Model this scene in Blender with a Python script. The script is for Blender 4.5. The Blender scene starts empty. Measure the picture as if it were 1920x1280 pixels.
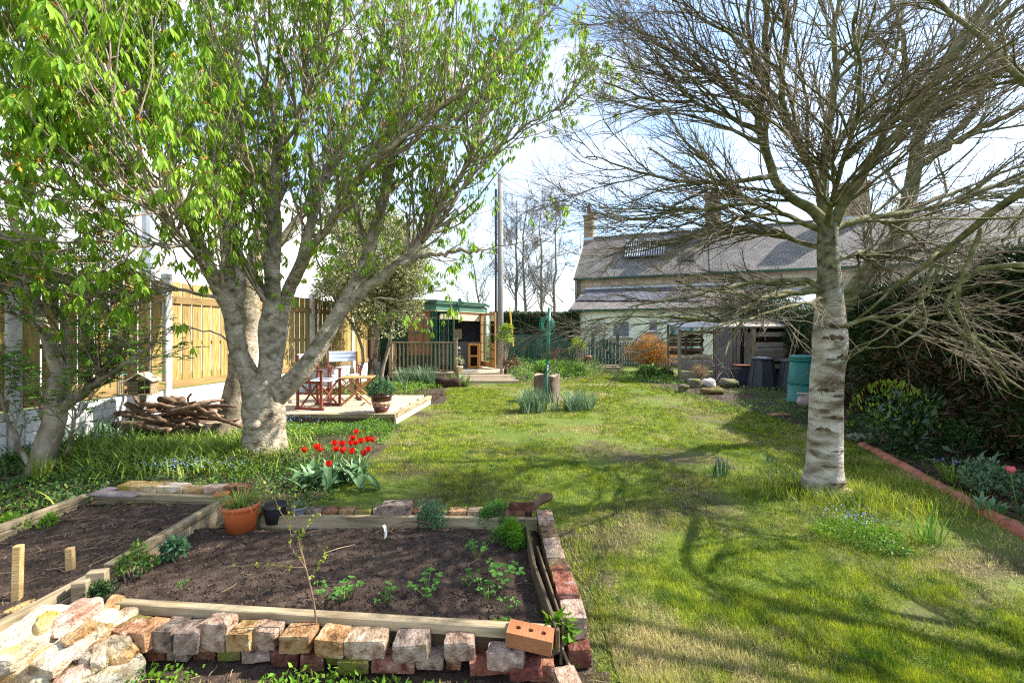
import bpy, math, random
import numpy as np
from mathutils import Vector, Matrix
rng = np.random.default_rng(7)
random.seed(7)
SC = bpy.context.scene
COL = SC.collection

# ---------------------------------------------------------------- camera, sky, sun, exposure
K = 853.333      # pixels of the 1920 wide photograph per unit slope (16 mm lens)
HZ = 624.0       # horizon row
CH = 1.6         # camera height
cam_d = bpy.data.cameras.new("camera")
cam_d.lens = 16.0
cam_d.sensor_width = 36.0
cam_d.shift_y = -16.0 / 1920.0
cam_d.clip_start = 0.05
cam_d.clip_end = 600.0
cam = bpy.data.objects.new("camera", cam_d)
cam.location = (0, 0, CH)
cam.rotation_euler = (math.radians(90), 0, 0)
COL.objects.link(cam)
SC.camera = cam

SUN_EL = math.radians(43)
SUN_DIR = Vector((math.cos(SUN_EL) * math.cos(math.radians(10)), math.cos(SUN_EL) * math.sin(math.radians(10)), math.sin(SUN_EL)))
world = bpy.data.worlds.new("World")
SC.world = world
world.use_nodes = True
nt = world.node_tree
nt.nodes.clear()
def wn(t, **kw):
    n = nt.nodes.new(t)
    for k, v in kw.items():
        setattr(n, k, v)
    return n
w_out = wn("ShaderNodeOutputWorld")
w_bg = wn("ShaderNodeBackground")
w_bg.inputs["Strength"].default_value = 0.135
w_sky = wn("ShaderNodeTexSky", sky_type='NISHITA')
w_sky.sun_disc = False
w_sky.sun_elevation = SUN_EL
w_sky.sun_rotation = math.atan2(SUN_DIR.x, SUN_DIR.y)
w_sky.air_density = 1.0
w_sky.dust_density = 0.6
w_tc = wn("ShaderNodeTexCoord")
w_map = wn("ShaderNodeMapping")
w_map.inputs["Scale"].default_value = (1.0, 1.0, 2.6)
w_map.inputs["Location"].default_value = (0.35, 0.1, 0.3)
w_noise = wn("ShaderNodeTexNoise")
w_noise.inputs["Scale"].default_value = 1.7
w_noise.inputs["Detail"].default_value = 8
w_noise.inputs["Roughness"].default_value = 0.55
w_noise.inputs["Distortion"].default_value = 0.5
w_ramp = wn("ShaderNodeValToRGB")
w_ramp.color_ramp.elements[0].position = 0.43
w_ramp.color_ramp.elements[0].color = (0, 0, 0, 1)
w_ramp.color_ramp.elements[1].position = 0.66
w_ramp.color_ramp.elements[1].color = (1, 1, 1, 1)
w_mix = wn("ShaderNodeMixRGB")
w_mix.inputs["Color2"].default_value = (5.2, 5.35, 5.7, 1)
w_gain = wn("ShaderNodeMixRGB", blend_type='MULTIPLY')
w_gain.inputs["Fac"].default_value = 1.0
w_gain.inputs["Color2"].default_value = (1.15, 1.15, 1.15, 1)
L = nt.links.new
L(w_tc.outputs["Generated"], w_map.inputs["Vector"])
L(w_map.outputs["Vector"], w_noise.inputs["Vector"])
L(w_noise.outputs["Fac"], w_ramp.inputs["Fac"])
L(w_sky.outputs["Color"], w_gain.inputs["Color1"])
L(w_gain.outputs["Color"], w_mix.inputs["Color1"])
L(w_ramp.outputs["Color"], w_mix.inputs["Fac"])
L(w_mix.outputs["Color"], w_bg.inputs["Color"])
L(w_bg.outputs["Background"], w_out.inputs["Surface"])

sun_d = bpy.data.lights.new("sun", 'SUN')
sun_d.energy = 5.0
sun_d.angle = math.radians(0.5)
sun_d.color = (1.0, 0.94, 0.84)
sun = bpy.data.objects.new("sun", sun_d)
sun.rotation_euler = SUN_DIR.to_track_quat('Z', 'Y').to_euler()
sun.location = (10, 5, 15)
COL.objects.link(sun)

vs = SC.view_settings
vs.view_transform = 'Standard'
vs.look = 'None'
vs.exposure = 1.32
vs.gamma = 1.0
vs.use_curve_mapping = False
SC.cycles.filter_width = 1.2
SC.cycles.use_denoising = False
SC.cycles.max_bounces = 6
SC.cycles.diffuse_bounces = 3
SC.cycles.transparent_max_bounces = 8
SC.cycles.sample_clamp_indirect = 4.0

# ---------------------------------------------------------------- pixel to place
def W(px, py, d):
    return Vector(((px - 960) / K * d, d, CH + (HZ - py) / K * d))
def G(px, py, z=0.0):
    d = (CH - z) * K / (py - HZ)
    return Vector(((px - 960) / K * d, d, z))
def Gy(px, d, z=0.0):
    return Vector(((px - 960) / K * d, d, z))

# ---------------------------------------------------------------- noise
def _hash(ix, iy, iz, seed):
    h = (ix.astype(np.int64) * 374761393 + iy.astype(np.int64) * 668265263 + iz.astype(np.int64) * 1442695041 + seed * 974634777) & 0xffffffff
    h = ((h ^ (h >> 13)) * 1274126177) & 0xffffffff
    h = ((h ^ (h >> 16)) * 2246822519) & 0xffffffff
    h = h ^ (h >> 15)
    return (h & 0xffffff) / float(0xffffff)
def vnoise(P, freq=1.0, seed=0, octaves=1):
    P = np.asarray(P, float)
    tot = 0; amp = 1; s = 0
    for o in range(octaves):
        Q = P * freq * (2 ** o)
        i = np.floor(Q); f = Q - i; f = f * f * (3 - 2 * f)
        x, y, z = i[..., 0], i[..., 1], i[..., 2]
        r = 0
        for a in (0, 1):
            for b in (0, 1):
                for c in (0, 1):
                    w = (f[..., 0] if a else 1 - f[..., 0]) * (f[..., 1] if b else 1 - f[..., 1]) * (f[..., 2] if c else 1 - f[..., 2])
                    r = r + w * _hash(x + a, y + b, z + c, seed + o * 17)
        tot = tot + r * amp; s += amp; amp *= 0.5
    return tot / s * 2 - 1
def vn2(x, y, freq, seed=0, octaves=1):
    return vnoise(np.stack([x, y, np.zeros_like(x)], -1), freq, seed, octaves)

# ---------------------------------------------------------------- meshes
def mesh_np(name, V, F, smooth=False, mat=None, tint=None):
    V = np.asarray(V, np.float32); F = np.asarray(F, np.int32)
    me = bpy.data.meshes.new(name)
    me.vertices.add(len(V)); me.vertices.foreach_set('co', V.ravel())
    me.loops.add(F.size); me.loops.foreach_set('vertex_index', F.ravel())
    me.polygons.add(len(F))
    me.polygons.foreach_set('loop_start', np.arange(len(F), dtype=np.int32) * F.shape[1])
    if smooth:
        me.polygons.foreach_set('use_smooth', np.ones(len(F), bool))
    if tint is not None:
        a = me.attributes.new('tint', 'FLOAT', 'POINT')
        a.data.foreach_set('value', np.asarray(tint, np.float32))
    me.update(calc_edges=True)
    if mat: me.materials.append(mat)
    return me

class MB:
    """collects vertices and faces of one mesh"""
    def __init__(s): s.v = []; s.f = []; s.n = 0
    def add(s, V, F, M=None):
        V = np.asarray(V, float).reshape(-1, 3)
        if M is not None:
            Mx = np.array(M); V = V @ Mx[:3, :3].T + Mx[:3, 3]
        s.v.append(V); s.f += [tuple(int(i) + s.n for i in f) for f in F]; s.n += len(V)
        return s
    def box(s, lo, hi, M=None):
        V, F = box_vf(hi[0]-lo[0], hi[1]-lo[1], hi[2]-lo[2], 0)
        V = V + (np.array(lo) + np.array(hi)) / 2
        return s.add(V, F, M)
    def tube(s, pts, r, sides=8, caps=True):
        V, F = tube_vf(pts, r, sides, caps); return s.add(V, F)
    def lathe(s, prof, sides=24, M=None):
        V, F = lathe_vf(prof, sides); return s.add(V, F, M)
    def mesh(s, name, mat=None, smooth=False):
        me = bpy.data.meshes.new(name)
        me.from_pydata(np.concatenate(s.v).tolist(), [], s.f)
        if smooth: me.polygons.foreach_set('use_smooth', np.ones(len(me.polygons), bool))
        me.update()
        if mat: me.materials.append(mat)
        return me

def box_vf(sx, sy, sz, c=0.004):
    hx, hy, hz = sx / 2, sy / 2, sz / 2
    if c <= 0:
        V = [(x, y, z) for x in (-hx, hx) for y in (-hy, hy) for z in (-hz, hz)]
        F = [(0, 1, 3, 2), (4, 6, 7, 5), (0, 4, 5, 1), (2, 3, 7, 6), (0, 2, 6, 4), (1, 5, 7, 3)]
        return np.array(V), F
    c = min(c, hx * .45, hy * .45, hz * .45)
    V = []; idx = {}
    for i, x in enumerate((-1, 1)):
        for j, y in enumerate((-1, 1)):
            for k, z in enumerate((-1, 1)):
                for a in range(3):
                    p = [x * (hx - c), y * (hy - c), z * (hz - c)]
                    p[a] = (x * hx, y * hy, z * hz)[a]
                    idx[(i, j, k, a)] = len(V); V.append(p)
    F = []
    F.append([idx[(0, 0, 0, 0)], idx[(0, 0, 1, 0)], idx[(0, 1, 1, 0)], idx[(0, 1, 0, 0)]])
    F.append([idx[(1, 0, 0, 0)], idx[(1, 1, 0, 0)], idx[(1, 1, 1, 0)], idx[(1, 0, 1, 0)]])
    F.append([idx[(0, 0, 0, 1)], idx[(1, 0, 0, 1)], idx[(1, 0, 1, 1)], idx[(0, 0, 1, 1)]])
    F.append([idx[(0, 1, 0, 1)], idx[(0, 1, 1, 1)], idx[(1, 1, 1, 1)], idx[(1, 1, 0, 1)]])
    F.append([idx[(0, 0, 0, 2)], idx[(0, 1, 0, 2)], idx[(1, 1, 0, 2)], idx[(1, 0, 0, 2)]])
    F.append([idx[(0, 0, 1, 2)], idx[(1, 0, 1, 2)], idx[(1, 1, 1, 2)], idx[(0, 1, 1, 2)]])
    for k in (0, 1):
        for j in (0, 1):
            F.append([idx[(0, j, k, 1)], idx[(1, j, k, 1)], idx[(1, j, k, 2)], idx[(0, j, k, 2)]])
        for i in (0, 1):
            F.append([idx[(i, 0, k, 0)], idx[(i, 1, k, 0)], idx[(i, 1, k, 2)], idx[(i, 0, k, 2)]])
    for i in (0, 1):
        for j in (0, 1):
            F.append([idx[(i, j, 0, 0)], idx[(i, j, 1, 0)], idx[(i, j, 1, 1)], idx[(i, j, 0, 1)]])
            for k in (0, 1):
                F.append([idx[(i, j, k, 0)], idx[(i, j, k, 1)], idx[(i, j, k, 2)]])
    return np.array(V), F

def frames(T):
    up = np.zeros_like(T); up[..., 2] = 1
    near = np.abs(T[..., 2]) > 0.95
    up[near] = (0, 1, 0)
    A = np.cross(T, up); A /= np.linalg.norm(A, axis=-1, keepdims=True) + 1e-9
    B = np.cross(A, T)
    return A, B
def tube_vf(pts, r, sides=8, caps=True):
    P = np.asarray([list(p) for p in pts], float); m = len(P)
    R = np.full(m, r) if np.isscalar(r) else np.asarray(r, float)
    T = np.gradient(P, axis=0); T /= np.linalg.norm(T, axis=1, keepdims=True) + 1e-9
    # one steady frame: project the first side vector along
    A0, _ = frames(T[:1]); a = A0[0]; As = []
    for i in range(m):
        a = a - T[i] * np.dot(a, T[i]); a /= np.linalg.norm(a) + 1e-9; As.append(a)
    A = np.array(As); B = np.cross(T, A)
    th = np.arange(sides) * 2 * np.pi / sides
    V = P[:, None] + R[:, None, None] * (np.cos(th)[None, :, None] * A[:, None] + np.sin(th)[None, :, None] * B[:, None])
    F = [(i * sides + j, i * sides + (j + 1) % sides, (i + 1) * sides + (j + 1) % sides, (i + 1) * sides + j) for i in range(m - 1) for j in range(sides)]
    if caps:
        F.append(tuple(range(sides))[::-1]); F.append(tuple((m - 1) * sides + j for j in range(sides)))
    return V.reshape(-1, 3), F
def lathe_vf(prof, sides=24):
    V = []; F = []
    for r, z in prof:
        for j in range(sides):
            a = 2 * math.pi * j / sides
            V.append((r * math.cos(a), r * math.sin(a), z))
    for i in range(len(prof) - 1):
        for j in range(sides):
            F.append((i * sides + j, i * sides + (j + 1) % sides, (i + 1) * sides + (j + 1) % sides, (i + 1) * sides + j))
    F.append(tuple(range(sides))[::-1]); n = (len(prof) - 1) * sides
    F.append(tuple(n + j for j in range(sides)))
    return np.array(V), F

def rough_box(sx, sy, sz, n=(4, 3, 2), rnd=0.18, amp=0.03, seed=0, chip=0.0):
    """a worn block: rounded grid box pushed about by noise"""
    h = np.array([sx, sy, sz]) / 2; V = []; F = []; key = {}
    def vid(p):
        k = tuple(np.round(p, 5))
        if k not in key: key[k] = len(V); V.append(p)
        return key[k]
    for ax in range(3):
        u, v = [a for a in range(3) if a != ax]
        for s in (-1, 1):
            for i in range(n[u]):
                for j in range(n[v]):
                    q = []
                    for di, dj in ((0, 0), (1, 0), (1, 1), (0, 1)):
                        p = np.zeros(3); p[ax] = s
                        p[u] = -1 + 2 * (i + di) / n[u]; p[v] = -1 + 2 * (j + dj) / n[v]
                        q.append(vid(tuple(p)))
                    flip = (s > 0) == (ax == 1)
                    F.append(tuple(q[::-1]) if flip else tuple(q))
    V = np.array(V) * h
    r = rnd * h.min() * 2
    inner = np.clip(V, -(h - r), h - r); d = V - inner
    L_ = np.linalg.norm(d, axis=1, keepdims=True)
    V = np.where(L_ > 0, inner + d / np.maximum(L_, 1e-6) * r, V)
    N = V / (np.linalg.norm(V, axis=1, keepdims=True) + 1e-6)
    m = h.min() * 2
    V = V + N * (vnoise(V / m, 1.3, seed, 2)[:, None]) * amp * 2 * m / 0.065 * 0.065
    if chip:
        g = np.random.default_rng(seed)
        for _ in range(3):
            nrm = g.normal(size=3); nrm /= np.linalg.norm(nrm)
            dd = V @ nrm; lim = dd.max() * (1 - chip)
            V = V - np.maximum(dd - lim, 0)[:, None] * nrm * 0.85
    return V, F

# ---------------------------------------------------------------- objects
PW = {}
def thing(name, label, cat, loc=(0, 0, 0), group=None, kind=None, rz=0.0):
    o = bpy.data.objects.new(name, None); COL.objects.link(o)
    o.empty_display_size = 0.1
    M = Matrix.Translation(Vector(loc)) @ Matrix.Rotation(rz, 4, 'Z')
    o.location = loc; o.rotation_euler = (0, 0, rz)
    PW[o.name] = M
    if kind: o['kind'] = kind
    if cat: o['category'] = cat
    if label: o['label'] = label
    if group: o['group'] = group
    return o
def part(name, me, parent, M=None, mat=None, label=None, kind=None, world=True, smooth=False):
    """M: place in world space (world=True) or in the parent's space"""
    if isinstance(me, MB): me = me.mesh(name, None, smooth)
    o = bpy.data.objects.new(name, me); COL.objects.link(o)
    if mat is not None:
        if len(me.materials) == 0: me.materials.append(mat)
        elif me.materials[0] is not mat:
            o.material_slots[0].link = 'OBJECT'; o.material_slots[0].material = mat
    M = Matrix.Identity(4) if M is None else M
    if parent is not None:
        o.parent = parent
        if world: M = PW[parent.name].inverted() @ M; 
        PW[o.name] = PW[parent.name] @ M
    else:
        PW[o.name] = M
    o.matrix_basis = M
    if label: o['label'] = label
    if kind: o['kind'] = kind
    return o
def solo(name, me, mat, label=None, cat=None, M=None, group=None, kind=None, smooth=False):
    o = part(name, me, None, M, mat, smooth=smooth)
    if label: o['label'] = label
    if cat: o['category'] = cat
    if group: o['group'] = group
    if kind: o['kind'] = kind
    return o
def centred(V, F, name, mat, smooth=False, tint=None):
    """world vertices to a mesh about its own base point, and that point as a matrix"""
    V = np.asarray(V, float)
    c = np.array([(V[:, 0].min() + V[:, 0].max()) / 2, (V[:, 1].min() + V[:, 1].max()) / 2, V[:, 2].min()])
    return mesh_np(name, V - c, F, smooth, mat, tint), Matrix.Translation(Vector(c))

_bx = {}
def box_me(sx, sy, sz, c=0.004):
    k = (round(sx, 3), round(sy, 3), round(sz, 3), c)
    if k not in _bx:
        V, F = box_vf(*k[:3], c)
        me = bpy.data.meshes.new("block"); me.from_pydata(V.tolist(), [], [tuple(f) for f in F]); me.update()
        _bx[k] = me
    return _bx[k]
def align(p0, p1, up=(0, 0, 1)):
    p0 = Vector(p0); p1 = Vector(p1); x = (p1 - p0).normalized(); u = Vector(up)
    if abs(x.dot(u)) > 0.98: u = Vector((0, 1, 0))
    y = u.cross(x).normalized(); z = x.cross(y)
    M = Matrix((x, y, z)).transposed().to_4x4(); M.translation = (p0 + p1) / 2
    return M
def bar(name, parent, p0, p1, w, h, mat, up=(0, 0, 1), c=0.004, label=None):
    """a straight bar, length along local x, w along local y, h along local z"""
    L_ = (Vector(p1) - Vector(p0)).length
    return part(name, box_me(L_, w, h, c), parent, align(p0, p1, up), mat, label)
def at(x, y, z, rz=0, rx=0, ry=0):
    return Matrix.Translation((x, y, z)) @ Matrix.Rotation(rz, 4, 'Z') @ Matrix.Rotation(ry, 4, 'Y') @ Matrix.Rotation(rx, 4, 'X')

# ---------------------------------------------------------------- vectorised growth
def resample(pts, m, jit=0.0):
    P = np.array([list(p) for p in pts], float)
    s = np.concatenate([[0], np.cumsum(np.linalg.norm(np.diff(P, axis=0), axis=1))]); t = np.linspace(0, s[-1], m)
    out = np.stack([np.interp(t, s, P[:, i]) for i in range(3)], 1)
    for _ in range(2):
        out[1:-1] = out[:-2] * .25 + out[1:-1] * .5 + out[2:] * .25
    if jit: out[1:] += rng.normal(0, jit, (m - 1, 3))
    return out
def norm(a): return a / (np.linalg.norm(a, axis=-1, keepdims=True) + 1e-9)
def interp_on(P, idx, t):
    m = P.shape[1]; s = t * (m - 1); i = np.minimum(s.astype(int), m - 2); f = (s - i)
    if P.ndim == 3:
        return P[idx, i] * (1 - f)[:, None] + P[idx, i + 1] * f[:, None], norm(P[idx, i + 1] - P[idx, i])
    return P[idx, i] * (1 - f) + P[idx, i + 1] * f
def grow(P, R, k, t0, t1, ang, Ln, n, wob=0.1, trop=(0, 0, 0), rk=0.6, rend=0.35, flat=1.0, rmax=9, shrink=0.5, towards=None, tw=0.0, rmin=0.0):
    N = len(P); plen = np.linalg.norm(np.diff(P, axis=1), axis=2).sum(1)
    kk = rng.poisson(k * plen / max(plen.mean(), 1e-6), N) if k < 60 else np.full(N, int(k))
    idx = np.repeat(np.arange(N), kk); M = len(idx)
    t = rng.uniform(t0, t1, M)
    pos, tan = interp_on(P, idx, t); r = np.minimum(interp_on(R, idx, t) * rk, rmax); r = np.maximum(r, rmin)
    v = rng.normal(size=(M, 3)); v[:, 2] *= flat; v = norm(v - tan * (v * tan).sum(1, keepdims=True))
    a = np.radians(rng.uniform(ang[0], ang[1], M))
    d = norm(np.cos(a)[:, None] * tan + np.sin(a)[:, None] * v)
    if towards is not None: d = norm(d + (towards(pos) if callable(towards) else np.asarray(towards)) * tw)
    ln = rng.uniform(Ln[0], Ln[1], M) * (1 - shrink * t)
    out = np.zeros((M, n, 3)); out[:, 0] = pos
    for i in range(1, n):
        d = norm(d + rng.normal(0, wob, (M, 3)) + np.asarray(trop))
        out[:, i] = out[:, i - 1] + d * (ln / (n - 1))[:, None]
    R2 = r[:, None] * np.linspace(1, rend, n)[None]
    return out, R2
def tubes(P, R, sides=3):
    N, m, _ = P.shape
    T = norm(np.gradient(P, axis=1))
    A, B = frames(T)
    th = np.arange(sides) * 2 * np.pi / sides
    V = P[:, :, None] + R[:, :, None, None] * (np.cos(th)[None, None, :, None] * A[:, :, None] + np.sin(th)[None, None, :, None] * B[:, :, None])
    base = (np.arange(N) * m * sides)[:, None, None]; i = (np.arange(m - 1) * sides)[None, :, None]; j = np.arange(sides)[None, None, :]; j2 = (j + 1) % sides
    F = np.stack([base + i + j, base + i + j2, base + i + sides + j2, base + i + sides + j], -1).reshape(-1, 4)
    return V.reshape(-1, 3), F
def merge(*VF):
    V = []; F = []; n = 0
    for v, f in VF:
        V.append(v); F.append(np.asarray(f) + n); n += len(v)
    return np.concatenate(V), np.concatenate(F)
def strips(base, az, h, w, lean0, bend, nseg=4, prof=None, curlz=0):
    """strap leaves: base (N,3), azimuth, length, width, first lean from upright and further bend, radians"""
    N = len(base); s = np.linspace(0, 1, nseg + 1)
    th = lean0[:, None] + bend[:, None] * s[None] ** 1.3
    dl = (h / nseg)[:, None]
    hx = np.concatenate([np.zeros((N, 1)), np.cumsum(np.sin(th[:, :-1]) * dl, 1)], 1)
    hz = np.concatenate([np.zeros((N, 1)), np.cumsum(np.cos(th[:, :-1]) * dl, 1)], 1)
    c, sn = np.cos(az)[:, None], np.sin(az)[:, None]
    C = np.stack([base[:, 0:1] + hx * c, base[:, 1:2] + hx * sn, base[:, 2:3] + hz], -1)
    if prof is None: prof = np.sqrt(np.clip(1 - s ** 2.2, 0, 1)) * 0.5 + 0.02
    wv = np.stack([-sn + 0 * s, c + 0 * s, np.zeros((N, nseg + 1))], -1) * (w[:, None] * np.asarray(prof)[None])[..., None]
    V = np.stack([C - wv, C + wv], 2).reshape(-1, 3)
    b = (np.arange(N) * (nseg + 1) * 2)[:, None]; i = (np.arange(nseg) * 2)[None]
    F = np.stack([b + i, b + i + 1, b + i + 3, b + i + 2], -1).reshape(-1, 4)
    return V, F
def leafs(p, d, nrm, ln, wd, fold=0.15):
    """pointed folded leaves, two triangles each"""
    d = norm(d); b = norm(np.cross(d, nrm)); n2 = np.cross(b, d)
    ln = ln[:, None]; wd = wd[:, None]
    V = np.stack([p, p + d * ln * .45 + b * wd * .5 + n2 * fold * wd, p + d * ln, p + d * ln * .45 - b * wd * .5 + n2 * fold * wd], 1).reshape(-1, 3)
    i = (np.arange(len(p)) * 4)[:, None]
    F = np.concatenate([i + np.array([[0, 1, 2]]), i + np.array([[0, 2, 3]])])
    return V, F
def rdir(n, up=0.0):
    v = rng.normal(size=(n, 3)); v[:, 2] += up; return norm(v)
def U(a, b, n): return rng.uniform(a, b, n)
def in_poly(x, y, poly):
    ins = np.zeros(len(x), bool); n = len(poly)
    for i in range(n):
        x1, y1 = poly[i]; x2, y2 = poly[(i + 1) % n]
        c = ((y1 > y) != (y2 > y)) & (x < (x2 - x1) * (y - y1) / (y2 - y1 + 1e-12) + x1)
        ins ^= c
    return ins
# ---------------------------------------------------------------- materials
def lin(c):
    return tuple(c) + (1.0,) if len(c) == 3 else tuple(c)
def mat(name, cols, scale=5.0, detail=6, rough=0.85, bump=0.3, bscale=None, stretch=(1, 1, 1), isl=0.0, orand=0.0,
        trans=0.0, spec=0.3, metal=0.0, distort=0.0, lo=0.3, hi=0.7, bdist=0.01, hue=0.0, tint=None, spots=None):
    m = bpy.data.materials.new(name); m.use_nodes = True; n = m.node_tree.nodes; l = m.node_tree.links.new
    n.clear()
    out = n.new("ShaderNodeOutputMaterial"); pb = n.new("ShaderNodeBsdfPrincipled")
    tc = n.new("ShaderNodeTexCoord"); mp = n.new("ShaderNodeMapping"); mp.inputs["Scale"].default_value = stretch
    oi = n.new("ShaderNodeObjectInfo"); mul = n.new("ShaderNodeMath"); mul.operation = 'MULTIPLY'; mul.inputs[1].default_value = 37.0
    l(oi.outputs["Random"], mul.inputs[0])
    l(tc.outputs["Object"], mp.inputs["Vector"])
    nz = n.new("ShaderNodeTexNoise"); nz.noise_dimensions = '4D'
    nz.inputs["Scale"].default_value = scale; nz.inputs["Detail"].default_value = detail; nz.inputs["Distortion"].default_value = distort
    l(mp.outputs["Vector"], nz.inputs["Vector"]); l(mul.outputs[0], nz.inputs["W"])
    rp = n.new("ShaderNodeValToRGB"); cr = rp.color_ramp
    while len(cr.elements) < len(cols): cr.elements.new(0.5)
    for i, c in enumerate(cols):
        cr.elements[i].position = lo + (hi - lo) * i / max(1, len(cols) - 1); cr.elements[i].color = lin(c)
    l(nz.outputs["Fac"], rp.inputs["Fac"]); colour = rp.outputs["Color"]
    if spots:   # stains: (colour, scale, low, high)
        n3 = n.new("ShaderNodeTexNoise"); n3.noise_dimensions = '4D'; n3.inputs["Scale"].default_value = spots[1]; n3.inputs["Detail"].default_value = 5
        l(mp.outputs["Vector"], n3.inputs["Vector"]); l(mul.outputs[0], n3.inputs["W"])
        r3 = n.new("ShaderNodeMapRange"); r3.inputs["From Min"].default_value = spots[2]; r3.inputs["From Max"].default_value = spots[3]
        l(n3.outputs["Fac"], r3.inputs["Value"])
        mx = n.new("ShaderNodeMixRGB"); l(r3.outputs[0], mx.inputs["Fac"]); l(colour, mx.inputs["Color1"]); mx.inputs["Color2"].default_value = lin(spots[0])
        colour = mx.outputs["Color"]
    if tint:    # second colour by the mesh's own attribute
        at_ = n.new("ShaderNodeAttribute"); at_.attribute_name = 'tint'
        mx = n.new("ShaderNodeMixRGB"); l(at_.outputs["Fac"], mx.inputs["Fac"]); l(colour, mx.inputs["Color1"]); mx.inputs["Color2"].default_value = lin(tint)
        colour = mx.outputs["Color"]
    if isl or orand or hue:
        hs = n.new("ShaderNodeHueSaturation"); l(colour, hs.inputs["Color"])
        mr = n.new("ShaderNodeMapRange"); a = max(isl, orand)
        mr.inputs["To Min"].default_value = 1 - a; mr.inputs["To Max"].default_value = 1 + a
        if isl:
            ge = n.new("ShaderNodeNewGeometry"); src = ge.outputs["Random Per Island"]
        else: src = oi.outputs["Random"]
        l(src, mr.inputs["Value"]); l(mr.outputs[0], hs.inputs["Value"])
        if hue:
            m2 = n.new("ShaderNodeMath"); m2.operation = 'FRACT'; m3 = n.new("ShaderNodeMath"); m3.operation = 'MULTIPLY'; m3.inputs[1].default_value = 7.31
            l(src, m3.inputs[0]); l(m3.outputs[0], m2.inputs[0])
            mh = n.new("ShaderNodeMapRange"); mh.inputs["To Min"].default_value = 0.5 - hue; mh.inputs["To Max"].default_value = 0.5 + hue
            l(m2.outputs[0], mh.inputs["Value"]); l(mh.outputs[0], hs.inputs["Hue"])
        colour = hs.outputs["Color"]
    l(colour, pb.inputs["Base Color"])
    pb.inputs["Roughness"].default_value = rough; pb.inputs["Specular IOR Level"].default_value = spec; pb.inputs["Metallic"].default_value = metal
    if bump:
        nb = n.new("ShaderNodeTexNoise"); nb.inputs["Scale"].default_value = bscale or scale * 4; nb.inputs["Detail"].default_value = 6
        l(mp.outputs["Vector"], nb.inputs["Vector"])
        bp = n.new("ShaderNodeBump"); bp.inputs["Strength"].default_value = bump; bp.inputs["Distance"].default_value = bdist
        l(nb.outputs["Fac"], bp.inputs["Height"]); l(bp.outputs["Normal"], pb.inputs["Normal"])
    if trans:
        tr = n.new("ShaderNodeBsdfTranslucent"); l(colour, tr.inputs["Color"])
        ms = n.new("ShaderNodeMixShader"); ms.inputs["Fac"].default_value = trans
        l(pb.outputs[0], ms.inputs[1]); l(tr.outputs[0], ms.inputs[2]); l(ms.outputs[0], out.inputs["Surface"])
    else:
        l(pb.outputs[0], out.inputs["Surface"])
    return m
def leafmat(name, c1, c2, trans=0.4, isl=0.3, hue=0.02, rough=0.5, scale=2.0, tint=None, spec=0.35):
    return mat(name, [c1, c2], scale=scale, detail=3, rough=rough, bump=0, isl=isl, hue=hue, trans=trans, spec=spec, tint=tint, lo=.35, hi=.65)

M_ = {}
M_['lawn'] = mat("lawn_earth", [(.030, .022, .012), (.09, .075, .03), (.12, .16, .018), (.09, .135, .012)], scale=0.9, detail=10, bump=.8, bscale=60, bdist=.02, lo=.32, hi=.62)
M_['soil'] = mat("garden_soil", [(.024, .014, .009), (.070, .044, .030), (.125, .085, .060)], scale=14, detail=10, bump=1, bscale=90, bdist=.02, spots=((.16, .12, .09), 120, .66, .72))
M_['border'] = mat("border_earth", [(.02, .013, .009), (.06, .04, .025), (.09, .06, .035)], scale=8, detail=8, bump=1, bscale=60, bdist=.02)
M_['grass'] = leafmat("grass_blade", (.055, .13, .006), (.38, .44, .02), trans=.35, isl=.55, hue=.025, tint=(.55, .46, .22), scale=6)
M_['straw'] = mat("dry_straw", [(.28, .2, .11), (.45, .34, .2)], scale=5, bump=0, isl=.4)
M_['clod'] = mat("soil_crumb", [(.026, .017, .012), (.095, .066, .048)], scale=10, bump=.6, bscale=120, isl=.5)
M_['pebble'] = mat("pale_grit", [(.25, .22, .18), (.5, .47, .42)], scale=10, bump=0, isl=.4)
wood = dict(stretch=(1, 9, 9), rough=.85, bump=.5)
M_['oldwood'] = mat("weathered_timber", [(.13, .095, .05), (.30, .235, .14), (.42, .34, .22)], scale=3, distort=.6, orand=.15, spots=((.10, .10, .04), 1.2, .58, .72), bdist=.006, **wood)
M_['greywood'] = mat("grey_timber", [(.10, .085, .065), (.24, .21, .17), (.33, .29, .24)], scale=3, distort=.6, orand=.15, bdist=.006, **wood)
M_['fence_h'] = mat("treated_pine_rail", [(.17, .105, .04), (.32, .215, .085)], scale=2.2, distort=1.2, orand=.14, bdist=.004, **wood)
M_['fence'] = mat("treated_pine", [(.17, .11, .035), (.33, .235, .075), (.43, .325, .125)], scale=2.0, distort=1.2, orand=.2, hue=.008, spots=((.22, .15, .05), 1.1, .56, .72), bdist=.004, stretch=(10, 10, 1), rough=.85, bump=.5)
M_['stake'] = mat("new_stake_wood", [(.42, .27, .10), (.60, .42, .2)], scale=3, orand=.1, **wood)
M_['deck'] = mat("pale_deck_timber", [(.34, .27, .18), (.47, .38, .27), (.56, .48, .36)], scale=2.5, orand=.12, bdist=.005, **wood)
M_['rail'] = mat("balustrade_timber", [(.24, .18, .115), (.38, .29, .2)], scale=3, orand=.15, **wood)
M_['redwood'] = mat("red_brown_hardwood", [(.13, .03, .02), (.24, .065, .04)], scale=4, orand=.1, rough=.5, bump=.2, stretch=(1, 8, 8), spec=.4)
M_['teak'] = mat("orange_hardwood", [(.38, .19, .07), (.52, .29, .12)], scale=4, orand=.12, **wood)
M_['pine'] = mat("varnished_pine", [(.48, .20, .045), (.60, .29, .08)], scale=3, orand=.08, rough=.4, bump=.15, stretch=(1, 8, 8))
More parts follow.
